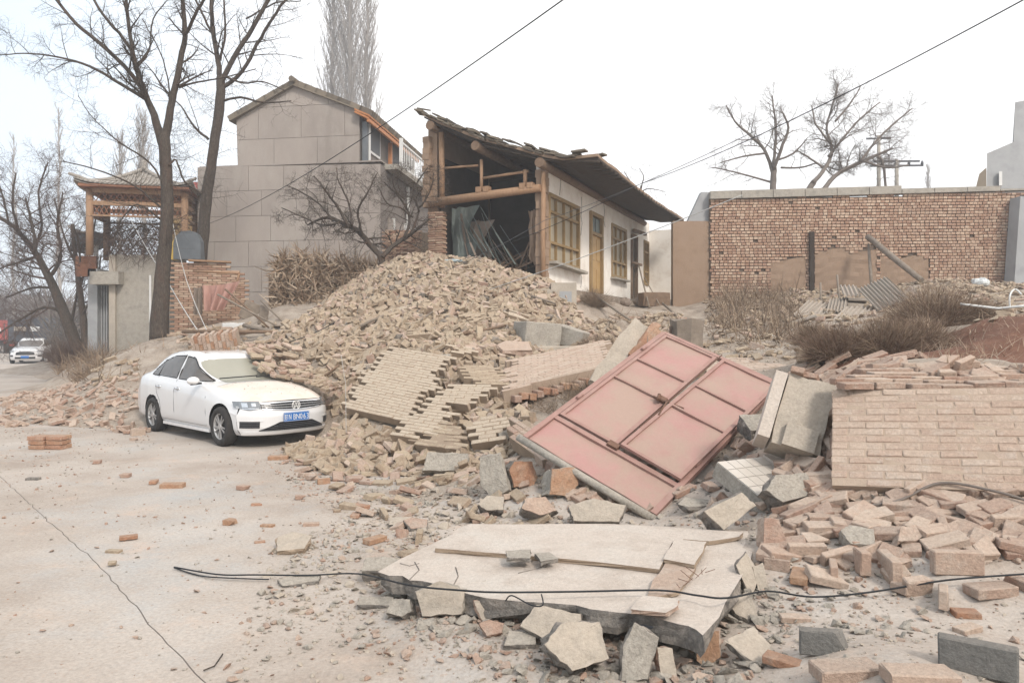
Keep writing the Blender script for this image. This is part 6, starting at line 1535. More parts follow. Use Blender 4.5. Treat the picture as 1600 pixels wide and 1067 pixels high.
# three joined bricks on the road
st=thing('brick_stack','short stack of three courses of orange bricks alone on the road','brick stack',hit(74,702)); 
for r in range(3):
    for k in range(2):
        for m_ in range(2):
            o=link('brick',brick_mesh((r+k)%4,'brick_bright'),st); o.matrix_local=Matrix.Translation((-.14+k*.27+random.uniform(-.01,.01),m_*.13,.035+r*.068))@Matrix.Rotation(R(random.uniform(-3,3)-6),4,'Z')@Matrix.Diagonal((1.08,1.05,1.15,1))
# masonry block on top of the car's rear roof side
mb1=thing('masonry_block','orange brick masonry block leaning just behind the white car roof','masonry block',P(342,556,14.6)); 
RB=Matrix.Rotation(R(-8),4,'Y')@Matrix.Rotation(R(8),4,'Z')@Matrix.Rotation(R(14),4,'X')
for k in range(12):
    for r in range(3):
        o=link('brick',pbrick('brick_bright' if (k+r)%3==0 else 'brick_pink',.155,.062,.30,k%5),mb1); o.matrix_local=RB@Matrix.Translation((-.40+k*.072,0,.07+r*.155+(k%2)*.03))@Matrix.Rotation(R(90),4,'Y')@Matrix.Rotation(R(90),4,'X')
q=MB(); q.box((0,0,.22),(.86,.27,.44),M=RB); q.build('mortar_bed',M['pale_mortar'],mb1)
# bricks piled upon one another leaning beside it
# white tiled wall block
tb=thing('tiled_wall_block','tilted wall block faced with small white glazed tiles beside the gate','wall block',P(1185,745,6.25))
TA,TB,TC_=P(1120,722,6.25),P(1205,790,5.75),P(1195,685,6.9)
tu=(TB-TA); tv_=(TC_-TA); tv_=tv_-tu.normalized()*tv_.dot(tu.normalized()); lu,lv=tu.length,tv_.length; tu.normalize(); tv_.normalize(); tn=tu.cross(tv_); 
Rt=Matrix((tu,tv_,tn)).transposed().to_4x4(); tb.matrix_world=Matrix.Translation(TA)@Rt
for i in range(5):
    for j in range(5):
        x=(i+.5)*lu/5; y=(j+.5)*lv*.62/5; q=MB(); q.box((x,y,0),(lu/5-.008,lv*.62/5-.006,.012),Matrix.Rotation(random.gauss(0,.01),3,'X')); q.build('tile',M['glaze'],tb)
q=MB(); q.box((lu/2,lv*.31,-.075),(lu,lv*.62,.13)); q.build('block_core',M['concrete'],tb); q=MB(); q.box((lu/2+.02,lv*.84,-.055),(lu*1.05,lv*.42,.17)); q.build('render_plate',M['slab_top'],tb)
# pillar fragment
pf=thing('pillar_fragment','broken rendered brick pillar standing aslant right of the gate','pillar',P(1236,705,6.35))
Rp=Matrix.Rotation(R(24),4,'Y')@Matrix.Rotation(R(-20),4,'X')@Matrix.Rotation(R(-18),4,'Z')
q=MB(); q.box((0,0,.30),(.40,.34,.66),M=Rp); o=q.build('pillar_body',M['plaster'],pf); 
bm=bmesh.new(); bm.from_mesh(o.data); bmesh.ops.subdivide_edges(bm,edges=bm.edges[:],cuts=4,use_grid_fill=True)
for v in bm.verts: v.co+=Vector((mn.noise(v.co*6),mn.noise(v.co*6+Vector((9,0,0))),mn.noise(v.co*6+Vector((0,9,0)))))*.022
bm.to_mesh(o.data); bm.free()
q=MB(); q.box((-.26,-.02,.30),(.10,.34,.62),M=Rp); q.build('render_edge',M['slab_top'],pf)
for k in range(4): 
    o=link('brick',brick_mesh(k%4,'brick_red'),pf); o.matrix_local=Rp@Matrix.Translation((-.12+.13*(k%3),.05*k-.1,.64+random.uniform(-.02,.03)))@Matrix.Rotation(R(80+random.uniform(-10,10)),4,'Z')
q=MB(); q.box((.02,-.19,.06),(.26,.10,.20),M=Rp); q.build('lower_lip',M['plaster'],pf)
# leaning concrete piece behind the gate
def rough_bar(name,label,cat,a,b_,w,h,m,seg=10,taper=1.0,seed=0):
    a=Vector(a); b_=Vector(b_); q=MB(); q.bar(Vector((0,0,0)),b_-a,w,h,up=Vector((.3,-.6,.7))); me=q.mesh(name,M[m]); bm=bmesh.new(); bm.from_mesh(me)
    bmesh.ops.subdivide_edges(bm,edges=bm.edges[:],cuts=5,use_grid_fill=True); dd=(b_-a)
    for v in bm.verts:
        f=v.co.dot(dd)/dd.length_squared; ax=dd*f; v.co=ax+(v.co-ax)*(1+(taper-1)*f); o3=v.co*5+Vector((seed,0,0)); v.co+=Vector((mn.noise(o3),mn.noise(o3+Vector((9,0,0))),mn.noise(o3+Vector((0,9,0)))))*.05
    bm.to_mesh(me); bm.free(); o=link(name,me,label=label,cat=cat); o.location=a; return o
rough_bar('leaning_concrete_piece','tall pale concrete piece leaning up to the right behind the gate','concrete piece',P(945,612,9.7),P(1008,512,10.3),.50,.16,'plaster',taper=.8)
rough_bar('brick_edge_piece','strip of orange bricks along the top edge of the leaning concrete piece','brick strip',P(988,560,9.95),P(1022,510,10.25),.12,.20,'brick_bright')
chunk('orange_brick_lump','orange brick lump at the top of the tall leaning concrete piece','masonry chunk',1026,540,26,30,.5,60,-10,-25,62,'brick_bright','brick_red',jag=.12,Y=9.6)
# stump
sp_=hit(1074,548); q=MB(); n=16; prof_=[(.38,-.1),(.34,.1),(.33,.35),(.36,.62)]
vs=[];rs=random.Random(3); ph=[rs.uniform(.86,1.1) for _ in range(n)]
for r_,z_ in prof_:
    for k in range(n): a=2*math.pi*k/n; vs.append((r_*ph[k]*math.cos(a)+.03*z_,r_*ph[k]*.8*math.sin(a),z_+(.03*math.sin(a*3) if z_>.6 else 0)))
q.add(vs,[(a*n+k,a*n+(k+1)%n,(a+1)*n+(k+1)%n,(a+1)*n+k) for a in range(3) for k in range(n)]+[tuple(3*n+k for k in range(n))],smooth=False)
q2=thing('tree_stump','thick grey sawn tree stump standing behind the gate top','tree stump',sp_); q.build('stump_trunk',M['grey_timber'],q2)
q=MB(); q.tube([(-.34,-.05,.0),(-.35,-.05,.5)],.03,5); q.build('loose_bark',M['bark'],q2)
# concrete pieces in front of the terrace
def cbox(name,label,cat,a,b_,w,h,d,yaw,tilt,m,Y=None,sub=True):
    p=hit(a,b_) if Y is None else P(a,b_,Y); s_=p.y/F; q=MB(); q.box((0,0,h*s_/2),(w*s_,d,h*s_)); me=q.mesh(name,M[m])
    bm=bmesh.new(); bm.from_mesh(me); bmesh.ops.bevel(bm,geom=bm.edges[:],offset=.015,segments=1,affect='EDGES'); bmesh.ops.subdivide_edges(bm,edges=[e for e in bm.edges if e.calc_length()>.1],cuts=3,use_grid_fill=True)
    for v in bm.verts: v.co+=Vector((mn.noise(v.co*5),mn.noise(v.co*5+Vector((9,0,0))),mn.noise(v.co*5+Vector((0,9,0)))))*.02
    bm.to_mesh(me); bm.free(); o=link(name,me,label=label,cat=cat); o.matrix_world=Matrix.Translation(p-Vector((0,0,.03)))@Matrix.Rotation(R(yaw),4,'Z')@Matrix.Rotation(R(tilt),4,'Y'); return o
cbox('concrete_box','grey green concrete box block below the house terrace','concrete block',838,542,62,40,.6,24,4,'concrete')
cbox('concrete_box','slanted grey block right of the concrete box block','concrete block',888,540,46,30,.4,-24,18,'concrete')
cbox('concrete_lintel','long reddish grey concrete lintel lying across the heap','lintel',666,572,78,20,.3,4,-2,'concrete')
cbox('flat_kerb_piece','long thin concrete kerb lying on the yard','kerb stone',905,548,140,9,.4,5,0,'plaster')
cbox('white_scrap','small white board scrap on the yard behind the gate','board',1208,530,12,7,.1,30,30,'white_paint')
cbox('broken_board','brown board pieces tipped beside the pink cloth','board',384,498,26,30,.05,20,25,'grey_timber')
cbox('broken_board','orange brown board leaning on top of the scrap heap','board',404,478,28,18,.04,10,-15,'timber')
cbox('broken_board','tall grey board standing in the scrap heap','board',410,505,16,30,.04,-10,8,'grey_timber')
cbox('white_box','white foam box among the planks behind the car','box',368,512,36,9,.3,0,0,'white_paint')
cbox('flat_board','dusty flat board at the end of the planks','board',442,510,26,3,.5,20,6,'grey_timber')
for i,(a,b1,c,d,lab) in enumerate([(285,518,480,520,'longest plank lying along the bank behind the car'),(380,508,462,528,'second plank sloping toward the brick heap'),(300,528,400,518,'dark plank under the masonry block'),(340,460,430,508,'thin dark stick across the pink cloth'),(352,452,420,512,'second thin stick across the pink cloth'),(408,470,452,512,'slanting lath right of the grey board'),(620,478,735,466,'long grey pole across the upper heap')]):
    A_=P(a,b1,17.5+.2*i); B_=P(c,d,17.3+.2*i); pole('plank' if i<3 else 'stick',lab,'plank' if i<3 else 'stick',A_,B_,.05 if i<3 else .025,'grey_timber' if i%2 else 'old_timber',6)
for i,(a,b1,c,d,lab) in enumerate([(560,520,600,505,'short broken rafter on the left upper slope of the heap'),(700,455,742,470,'short dark rafter near the top of the heap'),(770,470,812,462,'grey lath across the right upper heap'),(640,520,676,500,'thin lath sticking out above the long lintel'),(720,530,790,522,'long flat lath right of the lintel'),(590,610,612,590,'splintered stick above the largest masonry sheet'),(830,470,868,486,'broken rafter pointing down from the house corner'),(500,600,530,585,'short stick over the bricks beside the bonnet')]):
    A_=hit(a,b1)+Vector((0,0,.10)); B_=hit(c,d)+Vector((0,0,.16)); pole('broken_rafter',lab,'timber',A_,B_,.035 if i%2==0 else .022,'old_timber' if i%3 else 'grey_timber',6)
# corrugated sheets in the yard
def corr(label,a,b_,c,d_,Ya,Yb,n=9,group='corrugated roofing sheets'):
    O=P(*a,Ya);U=P(*b_,Ya);Vv=P(*c,Yb); o0=O.copy(); q=MB(); nx_=n*6; vs=[]; nn=(U-O).cross(Vv-O).normalized()
    if nn.z<0: nn=-nn
    for j in range(2):
        for i in range(nx_+1): f=i/nx_; vs.append(O.lerp(U,f)+(Vv-O)*j-o0+nn*.035*math.sin(f*n*2*math.pi))
    for v in list(vs): vs.append(v-nn*.008)
    k=nx_+1; fs=[(i,i+1,k+i+1,k+i) for i in range(nx_)]+[(2*k+i,3*k+i,3*k+i+1,2*k+i+1) for i in range(nx_)]+[(i,2*k+i,2*k+i+1,i+1) for i in range(nx_)]+[(k+i,k+i+1,3*k+i+1,3*k+i) for i in range(nx_)]
    q.add(vs,fs,smooth=False); o=q.build('corrugated_sheet',M['tin'],label=label,cat='roofing sheet',group=group); o.location=o0
corr('large corrugated sheet tilted toward us below the leaning beam',(1340,452),(1385,432),(1385,0) if False else (1372,486),None,19.5,18.2)
corr('wide flat corrugated sheet left in the yard heap',(1238,492),(1300,500),(1262,470),None,18.5,20)
corr('corrugated sheet lying beside the wide flat one',(1290,490),(1322,486),(1296,468),None,18.8,20.0,6)
corr('narrow corrugated strip leaning under the beam foot',(1318,462),(1345,462),(1312,446),None,19.6,20.6,4)
corr('dusty corrugated sheet half buried at the front',(1300,500),(1360,498),(1322,480),None,17.6,19,7)
for i,(a,b_,lab) in enumerate([(1300,482,'flat grey board in the yard heap'),(1255,500,'tilted grey board near the dry stalks'),(1395,478,'square dark framed board right of the large sheet'),(1335,470,'small board between the corrugated sheets')]):
    cbox('broken_board',lab,'board',a,b_,34,5,.6,random.uniform(-30,30),random.uniform(-25,25),'tin' if i%2 else 'grey_timber')
q=MB(); 
def bag(name,label,a,b_,w,h,m):
    p=hit(a,b_); s_=p.y/F; q=MB(); vs=[]; n=14
    for j in range(8):
        th=math.pi*j/7
        for k in range(n): ph_=2*math.pi*k/n; f=1+.25*mn.noise(Vector((math.cos(ph_)*2,math.sin(ph_)*2,j*.7+a))); vs.append((w*s_/2*math.cos(ph_)*math.sin(th)*f,w*s_/2.6*math.sin(ph_)*math.sin(th)*f,h*s_*(.5-.5*math.cos(th))*f))
    q.add(vs,[(j*n+k,j*n+(k+1)%n,(j+1)*n+(k+1)%n,(j+1)*n+k) for j in range(7) for k in range(n)],smooth=False); o=q.build(name,M[m],label=label,cat='bag'); o.location=p-Vector((0,0,.03))
bag('plastic_bag','white plastic bag on the rubble left near the wall end',1532,448,28,14,'bag'); bag('plastic_bag','smaller white bag beside the blue wall edge',1585,436,20,14,'bag')
bag('blue_rag','pale blue plastic rag on top of the brick heap',708,412,34,8,'blue_sheet'); bag('grey_bundle','grey cloth bundle on the house terrace',1000,478,22,16,'cloth2'); bag('grey_bundle','second darker bundle beside the grey one on the terrace',978,478,18,14,'cloth2')
# terrace clutter
cbox('terrace_table','low dark table with rags against the white wing wall','table',1022,478,44,22,.5,12,0,'old_timber')
pole('leaning_stick','stick leaning on the wall by the dark doorway','stick',P(1015,482,24.5),P(998,414,26),.03,'grey_timber',6); pole('leaning_stick','thin rod beside the stick by the dark doorway','stick',P(1035,484,24.5),P(1006,432,26),.02,'grey_timber',5)
pole('leaning_stick','branch sloping off the terrace edge','stick',P(1062,498,19.5),P(1035,474,22),.04,'grey_timber',6); pole('leaning_stick','long branch crossing down from the broom pile','stick',P(985,500,17),P(925,458,19),.03,'grey_timber',6)

# ------------------------------------------------------------------ wires
def wire(name,label,pts,r,m,sag=0,n=24,cat='wire',group=None):
    q=MB(); P_=[]; pts=[Vector(p) for p in pts]
    for i_,(a,b_) in enumerate(zip(pts[:-1],pts[1:])):
        for k in range(n): f=k/n; p=a.lerp(b_,f) if len(pts)<4 else Vector(cat_rom([tuple(v) for v in pts],i_+f)); p.z-=sag*4*f*(1-f); P_.append(p)
    P_.append(pts[-1]); o0=P_[0].copy(); q.tube([p-o0 for p in P_],r,5); o=q.build(name,M[m],label=label,cat=cat,group=group); o.location=o0
wire('power_line','overhead power line running from top centre down to the left house',[P(905,-18,7),P(325,350,24)],.0075,'cable',sag=.25)
wire('power_line','overhead power line from the upper right corner down over the house roof',[P(1640,-22,6),P(1000,288,14),P(700,412,19)],.0065,'cable',sag=.12)
wire('power_line','thin second line just above the lower end of the long one',[P(1180,205,11.5),P(850,345,16),P(655,440,18.4)],.006,'wire',sag=.08)
wire('power_line','pale wire crossing before the house windows',[P(1160,305,12),P(765,452,16.5)],.009,'white_wire',sag=.05)
wire('power_line','slack wire lying down the heap toward the car',[P(655,440,18.3),P(560,480,17),P(445,535,15.5),P(350,570,14)],.011,'cable',sag=.1)
wire('guy_wire','long pale guy rope from the pavilion down to the bank',[P(205,345,24),P(262,440,20),P(322,535,17)],.014,'white_wire',sag=.05)
wire('guy_wire','shorter pale rope right of the long guy rope',[P(268,340,21),P(292,440,19),P(335,540,17)],.010,'white_wire',sag=.08)
wire('thin_white_cord','thin white cord hanging in front of the heap',[P(533,555,10.8),P(540,600,10.8),P(541,690,10.75)],.004,'white_wire')
wire('thin_white_cord','short white cord below the long lintel',[P(636,545,12.4),P(640,574,12.3)],.005,'white_wire')
gp_=[hit(272,890),hit(340,905),hit(400,908),hit(480,912),hit(560,912)]; gp_=[p+Vector((0,0,.02+.01*i)) for i,p in enumerate(gp_)]
gp_+=[onslab(640,914,.07),onslab(720,922,.07),onslab(780,925,.08),onslab(900,924,.05),onslab(1030,922,.05),onslab(1090,930,.05),onslab(1135,934,.06),hit(1200,944)+Vector((0,0,.07)),hit(1270,946)+Vector((0,0,.05)),hit(1360,940)+Vector((0,0,.05)),hit(1480,932)+Vector((0,0,.08)),hit(1610,925)+Vector((0,0,.10))]
wire('ground_cable','black cable lying across the road and over the slab',gp_,.006,'cable',n=6,cat='cable')
g2=[hit(272,890)+Vector((0,0,.015)),hit(310,902)+Vector((0,0,.01)),hit(345,908)+Vector((0,0,.02)),hit(420,912)+Vector((0,0,.02))]
wire('ground_cable','frayed second strand at the left end of the black cable',g2,.005,'cable',n=5,cat='cable')
wire('ground_cable','thin black strand looping along the front edge of the slab',[onslab(790,938,.02),onslab(800,930,.06),onslab(830,945,.03),onslab(848,945,.05),onslab(846,928,.07)],.004,'cable',n=5,cat='cable')
wire('thin_rod','thin rod on the road below the heap foot',[hit(455,748)+Vector((0,0,.01)),hit(495,742)+Vector((0,0,.01))],.006,'rust',n=3,cat='rod')
wire('thin_rod','thin rod right of the orange brick end on the road',[hit(516,752)+Vector((0,0,.01)),hit(545,753)+Vector((0,0,.01))],.006,'rust',n=3,cat='rod')
wire('dry_branch','long pale dry branch over bricks at the right heap',[hit(1325,806)+Vector((0,0,.05)),hit(1400,802)+Vector((0,0,.08)),hit(1470,785)+Vector((0,0,.12)),hit(1560,800)+Vector((0,0,.12)),hit(1610,808)+Vector((0,0,.1))],.010,'twig_grey',n=6,cat='branch')
wire('dry_branch','second dry branch rising toward the fallen wall',[hit(1395,808)+Vector((0,0,.06)),hit(1440,778)+Vector((0,0,.1)),hit(1520,760)+Vector((0,0,.1))],.007,'twig_grey',n=6,cat='branch')
wire('bent_twig','small bent twig on the road near the bottom',[hit(318,1055)+Vector((0,0,.01)),hit(335,1045)+Vector((0,0,.015)),hit(348,1028)+Vector((0,0,.01))],.004,'bark',n=4,cat='twig')
# utility poles
def upole(name,label,a,top,bot,Y,arm,ht_):
    t=thing(name,label,'utility pole',P(a,bot,Y)); z=P(a,top,Y).z-P(a,bot,Y).z; q=MB(); q.tube([(0,0,0),(0,0,z)],[.13,.10],10); q.build('pole',M['concrete'],t)
    for i,(dz,ln) in enumerate(arm): q=MB(); q.bar((-ln,0,z-dz),(ln,0,z-dz+.03),.1,.1); ar=q.build('cross_arm',M['iron'],t)
    for k in range(ht_):
        q=MB(); q.tube([(-.8+k*.75,0,z-arm[-1][0]+.0),(-.8+k*.75,0,z-arm[-1][0]+.15),(-.8+k*.75,0,z-arm[-1][0]+.3)],[.05,.09,.04],8); q.build('insulator',M['iron'],t)
upole('utility_pole','tall concrete utility pole with a single cross arm behind the wall',1373,212,330,45,[(.2,.75)],0)
upole('utility_pole','shorter dark utility pole with wide arm and insulators behind the wall',1401,250,330,42,[(.1,1.3),(.35,1.5)],4)
# ------------------------------------------------------------------ bare trees
def curve_pts(p0,d,L,n,rs,wob,up):
    pts=[p0.copy()]; p=p0.copy(); d=d.normalized()
    for i in range(n):
        d=(d+Vector((rs.gauss(0,wob),rs.gauss(0,wob),rs.gauss(0,wob)+up))).normalized(); p=p+d*(L/n); pts.append(p.copy())
    return pts
def grow(mb,path,r0,level,rs,n,L,up,wob,spread,droop=0,tmin=.25,minr=.004,sides=3,k=.5):
    m=len(path)-1
    for i in range(n):
        t=tmin+(1-tmin)*((i+rs.random())/n); f=t*m; a=min(int(f),m-1); p=path[a].lerp(path[a+1],f-a); tg=(path[a+1]-path[a]).normalized()
        r=Vector((rs.gauss(0,1),rs.gauss(0,1),rs.gauss(0,1))); r=(r-tg*r.dot(tg)).normalized(); d=tg*(1-spread)+r*spread; d.z+=up
        l=L*rs.uniform(.55,1.15)*(1.15-.6*t); pts=curve_pts(p,d,l,4 if level>0 else 3,rs,wob,up*.3-droop)
        rr=max(r0*(1-.6*t)*k,minr)
        mb.tube(pts,[rr*(1-.75*j/(len(pts)-1)) for j in range(len(pts))],sides,cap=False,smooth=True)
        if level>0: grow(mb,pts,rr,level-1,rs,max(3,int(n*.7)) if level>1 else n,L*.48,up*.6,wob*1.15,spread,droop,.15,minr*.8,3,k)
def tree(name,label,cat,Y,trunk,limbs,m='bark',mt='bark',n=7,L=1.6,up=.12,wob=.16,spread=.62,level=2,seed=1,droop=0,group=None,minr=.005,dj=.5,sides=9,trunk_twigs=0):
    """trunk and limbs: [(px,py,width px),...] in the photograph at depth Y"""
    rs=random.Random(seed); t=thing(name,label,cat,P(trunk[0][0],trunk[0][1],Y),group=group); base=t.location.copy(); s_=Y/F; WS=.74
    def conv(l,dy0,drift):
        o=[];y=dy0
        for i,(a,b_,w) in enumerate(l): o.append((P(a,b_,Y+y)-base,w*s_/2*WS)); y+=drift*rs.uniform(.4,1)
        return o
    tr=MB(); cr=MB()
    def smooth_path(o,wb=.0):
        P_=[];R_=[]
        for i in range(len(o)-1):
            for k in range(4): u=k/4; q=cat_rom([tuple(x[0]) for x in o],i+u); P_.append(Vector(q)+Vector((rs.gauss(0,wb),rs.gauss(0,wb),0))); R_.append(o[i][1]*(1-u)+o[i+1][1]*u)
        P_.append(o[-1][0]); R_.append(o[-1][1]); return P_,R_
    tp,trr=smooth_path(conv(trunk,0,0),.006); tr.tube(tp,trr,sides,wob=.05); tob=tr.build('trunk',M[m],t)
    if trunk_twigs: grow(cr,tp,.03,1,rs,trunk_twigs,L*1.2,up,wob,.85,droop,.35,minr)
    for l in limbs:
        o=conv(l,rs.uniform(-.1,.1),rs.uniform(-dj,dj)); 
        # start at the trunk depth
        lp,lr=smooth_path(o,.01); lb=MB(); lb.tube(lp,lr,7 if lr[0]>.06 else 5); lb.build('limb',M[m],t)
        ln=sum((a-b_).length for a,b_ in zip(lp[:-1],lp[1:])); grow(cr,lp,lr[0]*.9,level,rs,int(n*max(.6,min(1.8,ln/3))),L,up,wob,spread,droop,.2,minr)
    cr.build('crown',M[mt],t,kind='stuff'); return t
tree('tall_bare_tree','tallest dark bare tree with forked trunk beside the pavilion','tree',19,[(248,532,40),(251,470,34),(256,400,28),(261,330,25),(259,265,24),(257,222,24),(259,200,12)],
[[(256,232,20),(240,180,15),(228,150,12),(214,112,10),(205,70,8),(199,20,7),(196,-30,5)],
 [(256,228,19),(266,170,15),(276,125,13),(287,70,11),(287,20,9),(280,-20,7)],
 [(229,152,11),(205,115,9),(160,72,8),(120,38,7),(84,-5,6)],[(228,156,8),(190,132,7),(140,104,5.5),(92,90,4),(40,84,3),(-5,87,2)],
 [(208,82,8),(186,52,7),(160,22,6),(140,-12,5)],[(290,55,8),(305,24,7),(322,-5,6)],[(212,108,6),(232,80,4),(240,30,3),(262,0,2)],
 [(280,137,5),(310,128,4),(348,122,3),(400,108,2)],[(262,300,5),(235,255,4),(190,225,3),(150,190,2),(122,150,1.5)],[(258,330,5),(210,290,4),(150,265,3),(98,252,2)],[(254,345,5),(215,320,4),(190,345,3),(175,390,2)],
 [(263,260,5),(275,250,4),(290,285,4),(316,302,3)],[(265,160,4),(262,120,3),(245,70,2.5),(222,30,2)],[(256,365,4),(230,350,3),(205,365,2.5),(180,400,2)],[(258,380,3.5),(225,372,3),(195,398,2)]],
 n=9,L=1.25,seed=3,dj=.35,up=.10,minr=.0042,trunk_twigs=24)
tree('tall_bare_tree','second tall dark bare tree against the grey panelled house','tree',23.2,[(306,500,30),(312,420,27),(318,360,24),(324,300,22),(334,230,20),(343,170,20),(345,120,17)],
[[(345,125,12),(338,80,10),(331,30,9),(330,-25,7)],[(344,132,11),(368,85,10),(395,45,9),(425,-10,8)],[(346,140,9),(378,112,8),(402,70,7),(425,30,6),(450,-5,5)],[(327,218,6),(305,200,5),(282,165,3),(262,150,2)],
 [(348,158,6),(375,152,5),(410,160,4),(455,158,2)],[(336,60,6),(320,30,5),(300,-10,4)],[(352,120,5),(380,130,4),(410,128,3),(446,142,2)],[(344,95,6),(352,50,5),(350,0,4)],[(385,30,4),(430,5,3),(470,2,2)]],
 n=9,L=1.5,seed=8,dj=.35,up=.1,minr=.005,trunk_twigs=18)
tree('low_spreading_tree','low dark wide spreading fruit tree on the heap before the grey house','tree',20,[(597,432,17),(597,410,15),(594,398,14)],
[[(596,402,13),(578,383,12),(560,362,11),(538,350,9),(510,340,7),(480,352,3)],[(597,402,11),(612,386,10),(632,372,9),(650,360,7),(668,345,4)],[(545,355,7),(528,325,6),(510,300,4),(490,275,2.5)],[(565,364,6),(560,330,5),(575,300,3.5),(590,270,2)],
 [(520,345,6),(500,320,4),(470,300,3),(448,290,2)],[(632,372,7),(640,340,5.5),(625,310,4),(600,285,2.5)],[(640,368,6),(655,330,5),(645,300,4),(668,262,2.5)],[(530,348,5),(505,352,4),(470,338,3),(440,325,2)],[(645,340,4),(625,325,4),(605,318,3),(590,290,2)],
 [(574,380,4),(560,378,3)],[(655,325,4),(672,300,3),(678,270,2)],[(550,352,5),(545,320,4),(530,285,3),(525,262,2)],[(632,312,3),(615,292,3),(618,262,2)]],
 n=15,L=.95,seed=5,up=.05,wob=.24,spread=.72,dj=.5,minr=.0045)
# leaning tree at the left road side
tree('leaning_roadside_tree','leaning bushy bare tree on the left roadside bank','tree',29,[(122,550,26),(108,510,24),(92,470,20),(72,425,15),(48,385,11),(18,352,8),(-20,330,6)],
[[(90,468,14),(72,430,10),(58,400,8),(52,360,6),(40,310,4)],[(78,432,9),(95,400,7),(90,350,5),(98,300,3)],[(60,400,7),(30,410,5),(0,420,4),(-20,440,3)],[(55,390,7),(65,350,5),(60,300,4),(75,255,3)],[(100,490,8),(70,480,6),(30,500,4),(0,520,3)],
 [(30,360,6),(20,320,5),(25,270,3)],[(110,510,7),(120,460,5),(125,400,4),(115,350,3)],[(85,450,6),(50,450,5),(10,465,3)],[(15,352,5),(5,310,4),(-10,260,3)]],
 m='bark',mt='bark_red',n=12,L=2.0,seed=12,up=.05,wob=.2,dj=.6,minr=.0065)
tree('second_roadside_tree','thin second trunk standing beside the dark gatehouse pillar','tree',28.5,[(134,548,16),(130,500,14),(124,450,12),(118,400,9),(112,350,6)],
[[(124,450,6),(140,400,4),(150,340,3)],[(120,415,6),(100,370,4),(85,310,3)],[(130,490,5),(150,450,4),(158,400,3)]],mt='bark_red',n=8,L=1.8,seed=14,minr=.009)
# trees behind the brick wall
tree('walled_yard_tree','bare rounded tree behind the brick wall, nearer the house','tree',33,[(1208,330,14),(1208,290,13),(1209,262,12)],
[[(1207,270,8),(1195,235,7),(1172,212,6),(1148,190,4),(1135,165,2.5)],[(1209,265,8),(1220,235,7),(1232,200,5),(1222,175,3)],[(1208,262,7),(1212,220,6),(1210,180,4),(1206,150,3)],[(1195,240,5),(1160,245,4),(1125,255,2)],[(1215,250,5),(1240,240,4),(1262,215,2)],[(1205,285,5),(1170,275,4),(1130,265,3),(1112,262,2)],[(1220,262,5),(1250,262,4),(1275,255,3)]],
 m='twig_grey',mt='twig_grey',n=11,L=1.5,seed=21,up=.12,wob=.2,minr=.0045)
tree('walled_yard_tree','larger twin stemmed bare tree behind the brick wall beside the poles','tree',32,[(1256,320,13),(1262,300,13),(1272,284,12)],
[[(1270,286,10),(1290,262,8),(1300,235,7),(1292,200,5),(1302,160,4),(1310,130,2.5)],[(1280,305,11),(1305,275,9),(1335,258,8),(1362,246,7),(1395,232,4)],[(1295,245,6),(1318,215,5),(1345,185,4),(1375,160,2.5)],[(1345,252,6),(1365,225,5),(1395,195,4),(1425,170,2.5)],[(1298,225,5),(1275,195,4),(1268,165,2.5)],[(1305,190,5),(1330,160,4),(1345,135,2)],[(1350,252,5),(1385,262,4),(1420,258,3)],[(1285,262,5),(1262,245,4),(1245,235,2)],[(1370,245,6),(1380,255,6),(1385,300,5)]],
 m='twig_grey',mt='twig_grey',n=11,L=1.5,seed=23,up=.12,wob=.2,minr=.006)
tree('far_twiggy_tree','faint small tree top showing over the collapsed house eave','tree',36,[(1005,360,6),(1000,320,5),(1002,290,4)],[[(1001,310,4),(985,285,2.5),(975,268,1.5)],[(1002,300,3),(1015,295,2),(1040,300,1)],[(1002,295,3),(1005,275,2),(998,262,1)]],mt='twig_grey',n=7,L=1.2,seed=25,minr=.008)
# poplars: upswept thin branches
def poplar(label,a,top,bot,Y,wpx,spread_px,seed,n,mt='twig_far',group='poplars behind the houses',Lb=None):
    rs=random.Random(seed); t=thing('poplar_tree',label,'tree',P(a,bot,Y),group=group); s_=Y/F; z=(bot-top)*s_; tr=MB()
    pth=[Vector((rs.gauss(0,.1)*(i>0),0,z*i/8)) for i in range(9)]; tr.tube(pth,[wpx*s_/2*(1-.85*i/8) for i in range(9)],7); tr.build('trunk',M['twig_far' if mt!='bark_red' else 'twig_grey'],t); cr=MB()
    for i in range(n):
        h=z*(.22+.76*(i+rs.random())/n); an=rs.uniform(0,6.28); L=(Lb or spread_px*s_*2.2)*rs.uniform(.6,1.1)*(1.1-.6*h/z); d=Vector((math.cos(an)*.5,math.sin(an)*.5,1)); pts=curve_pts(Vector((0,0,h)),d,L,5,rs,.06,.12)
        cr.tube(pts,[.03*(1-.8*j/5)+.006 for j in range(6)],3,cap=False)
        for k in range(8):
            b0=pts[1+k%4]; q=curve_pts(b0,Vector((rs.gauss(0,.4),rs.gauss(0,.4),1)),L*.42,3,rs,.1,.1); cr.tube(q,[.016,.012,.009,.005],3,cap=False)
    cr.build('crown',M[mt],t,kind='stuff')
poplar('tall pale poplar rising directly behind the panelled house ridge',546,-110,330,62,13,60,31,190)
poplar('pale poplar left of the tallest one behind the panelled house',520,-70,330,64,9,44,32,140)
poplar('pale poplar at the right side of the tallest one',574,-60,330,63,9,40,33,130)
poplar('slim far poplar left of the pavilion roof',92,168,540,70,6,16,34,70)
poplar('slim far poplar behind the leaning roadside tree',22,215,540,75,5,14,35,60)
poplar('bushy far poplar just above the pavilion roof',222,185,400,55,6,26,36,80)
poplar('far poplar between pavilion roof and tall tree trunk',188,215,400,60,5,20,37,60)
poplar('tiny far poplar above the right end of the brick wall',1450,262,330,90,4,10,38,40)
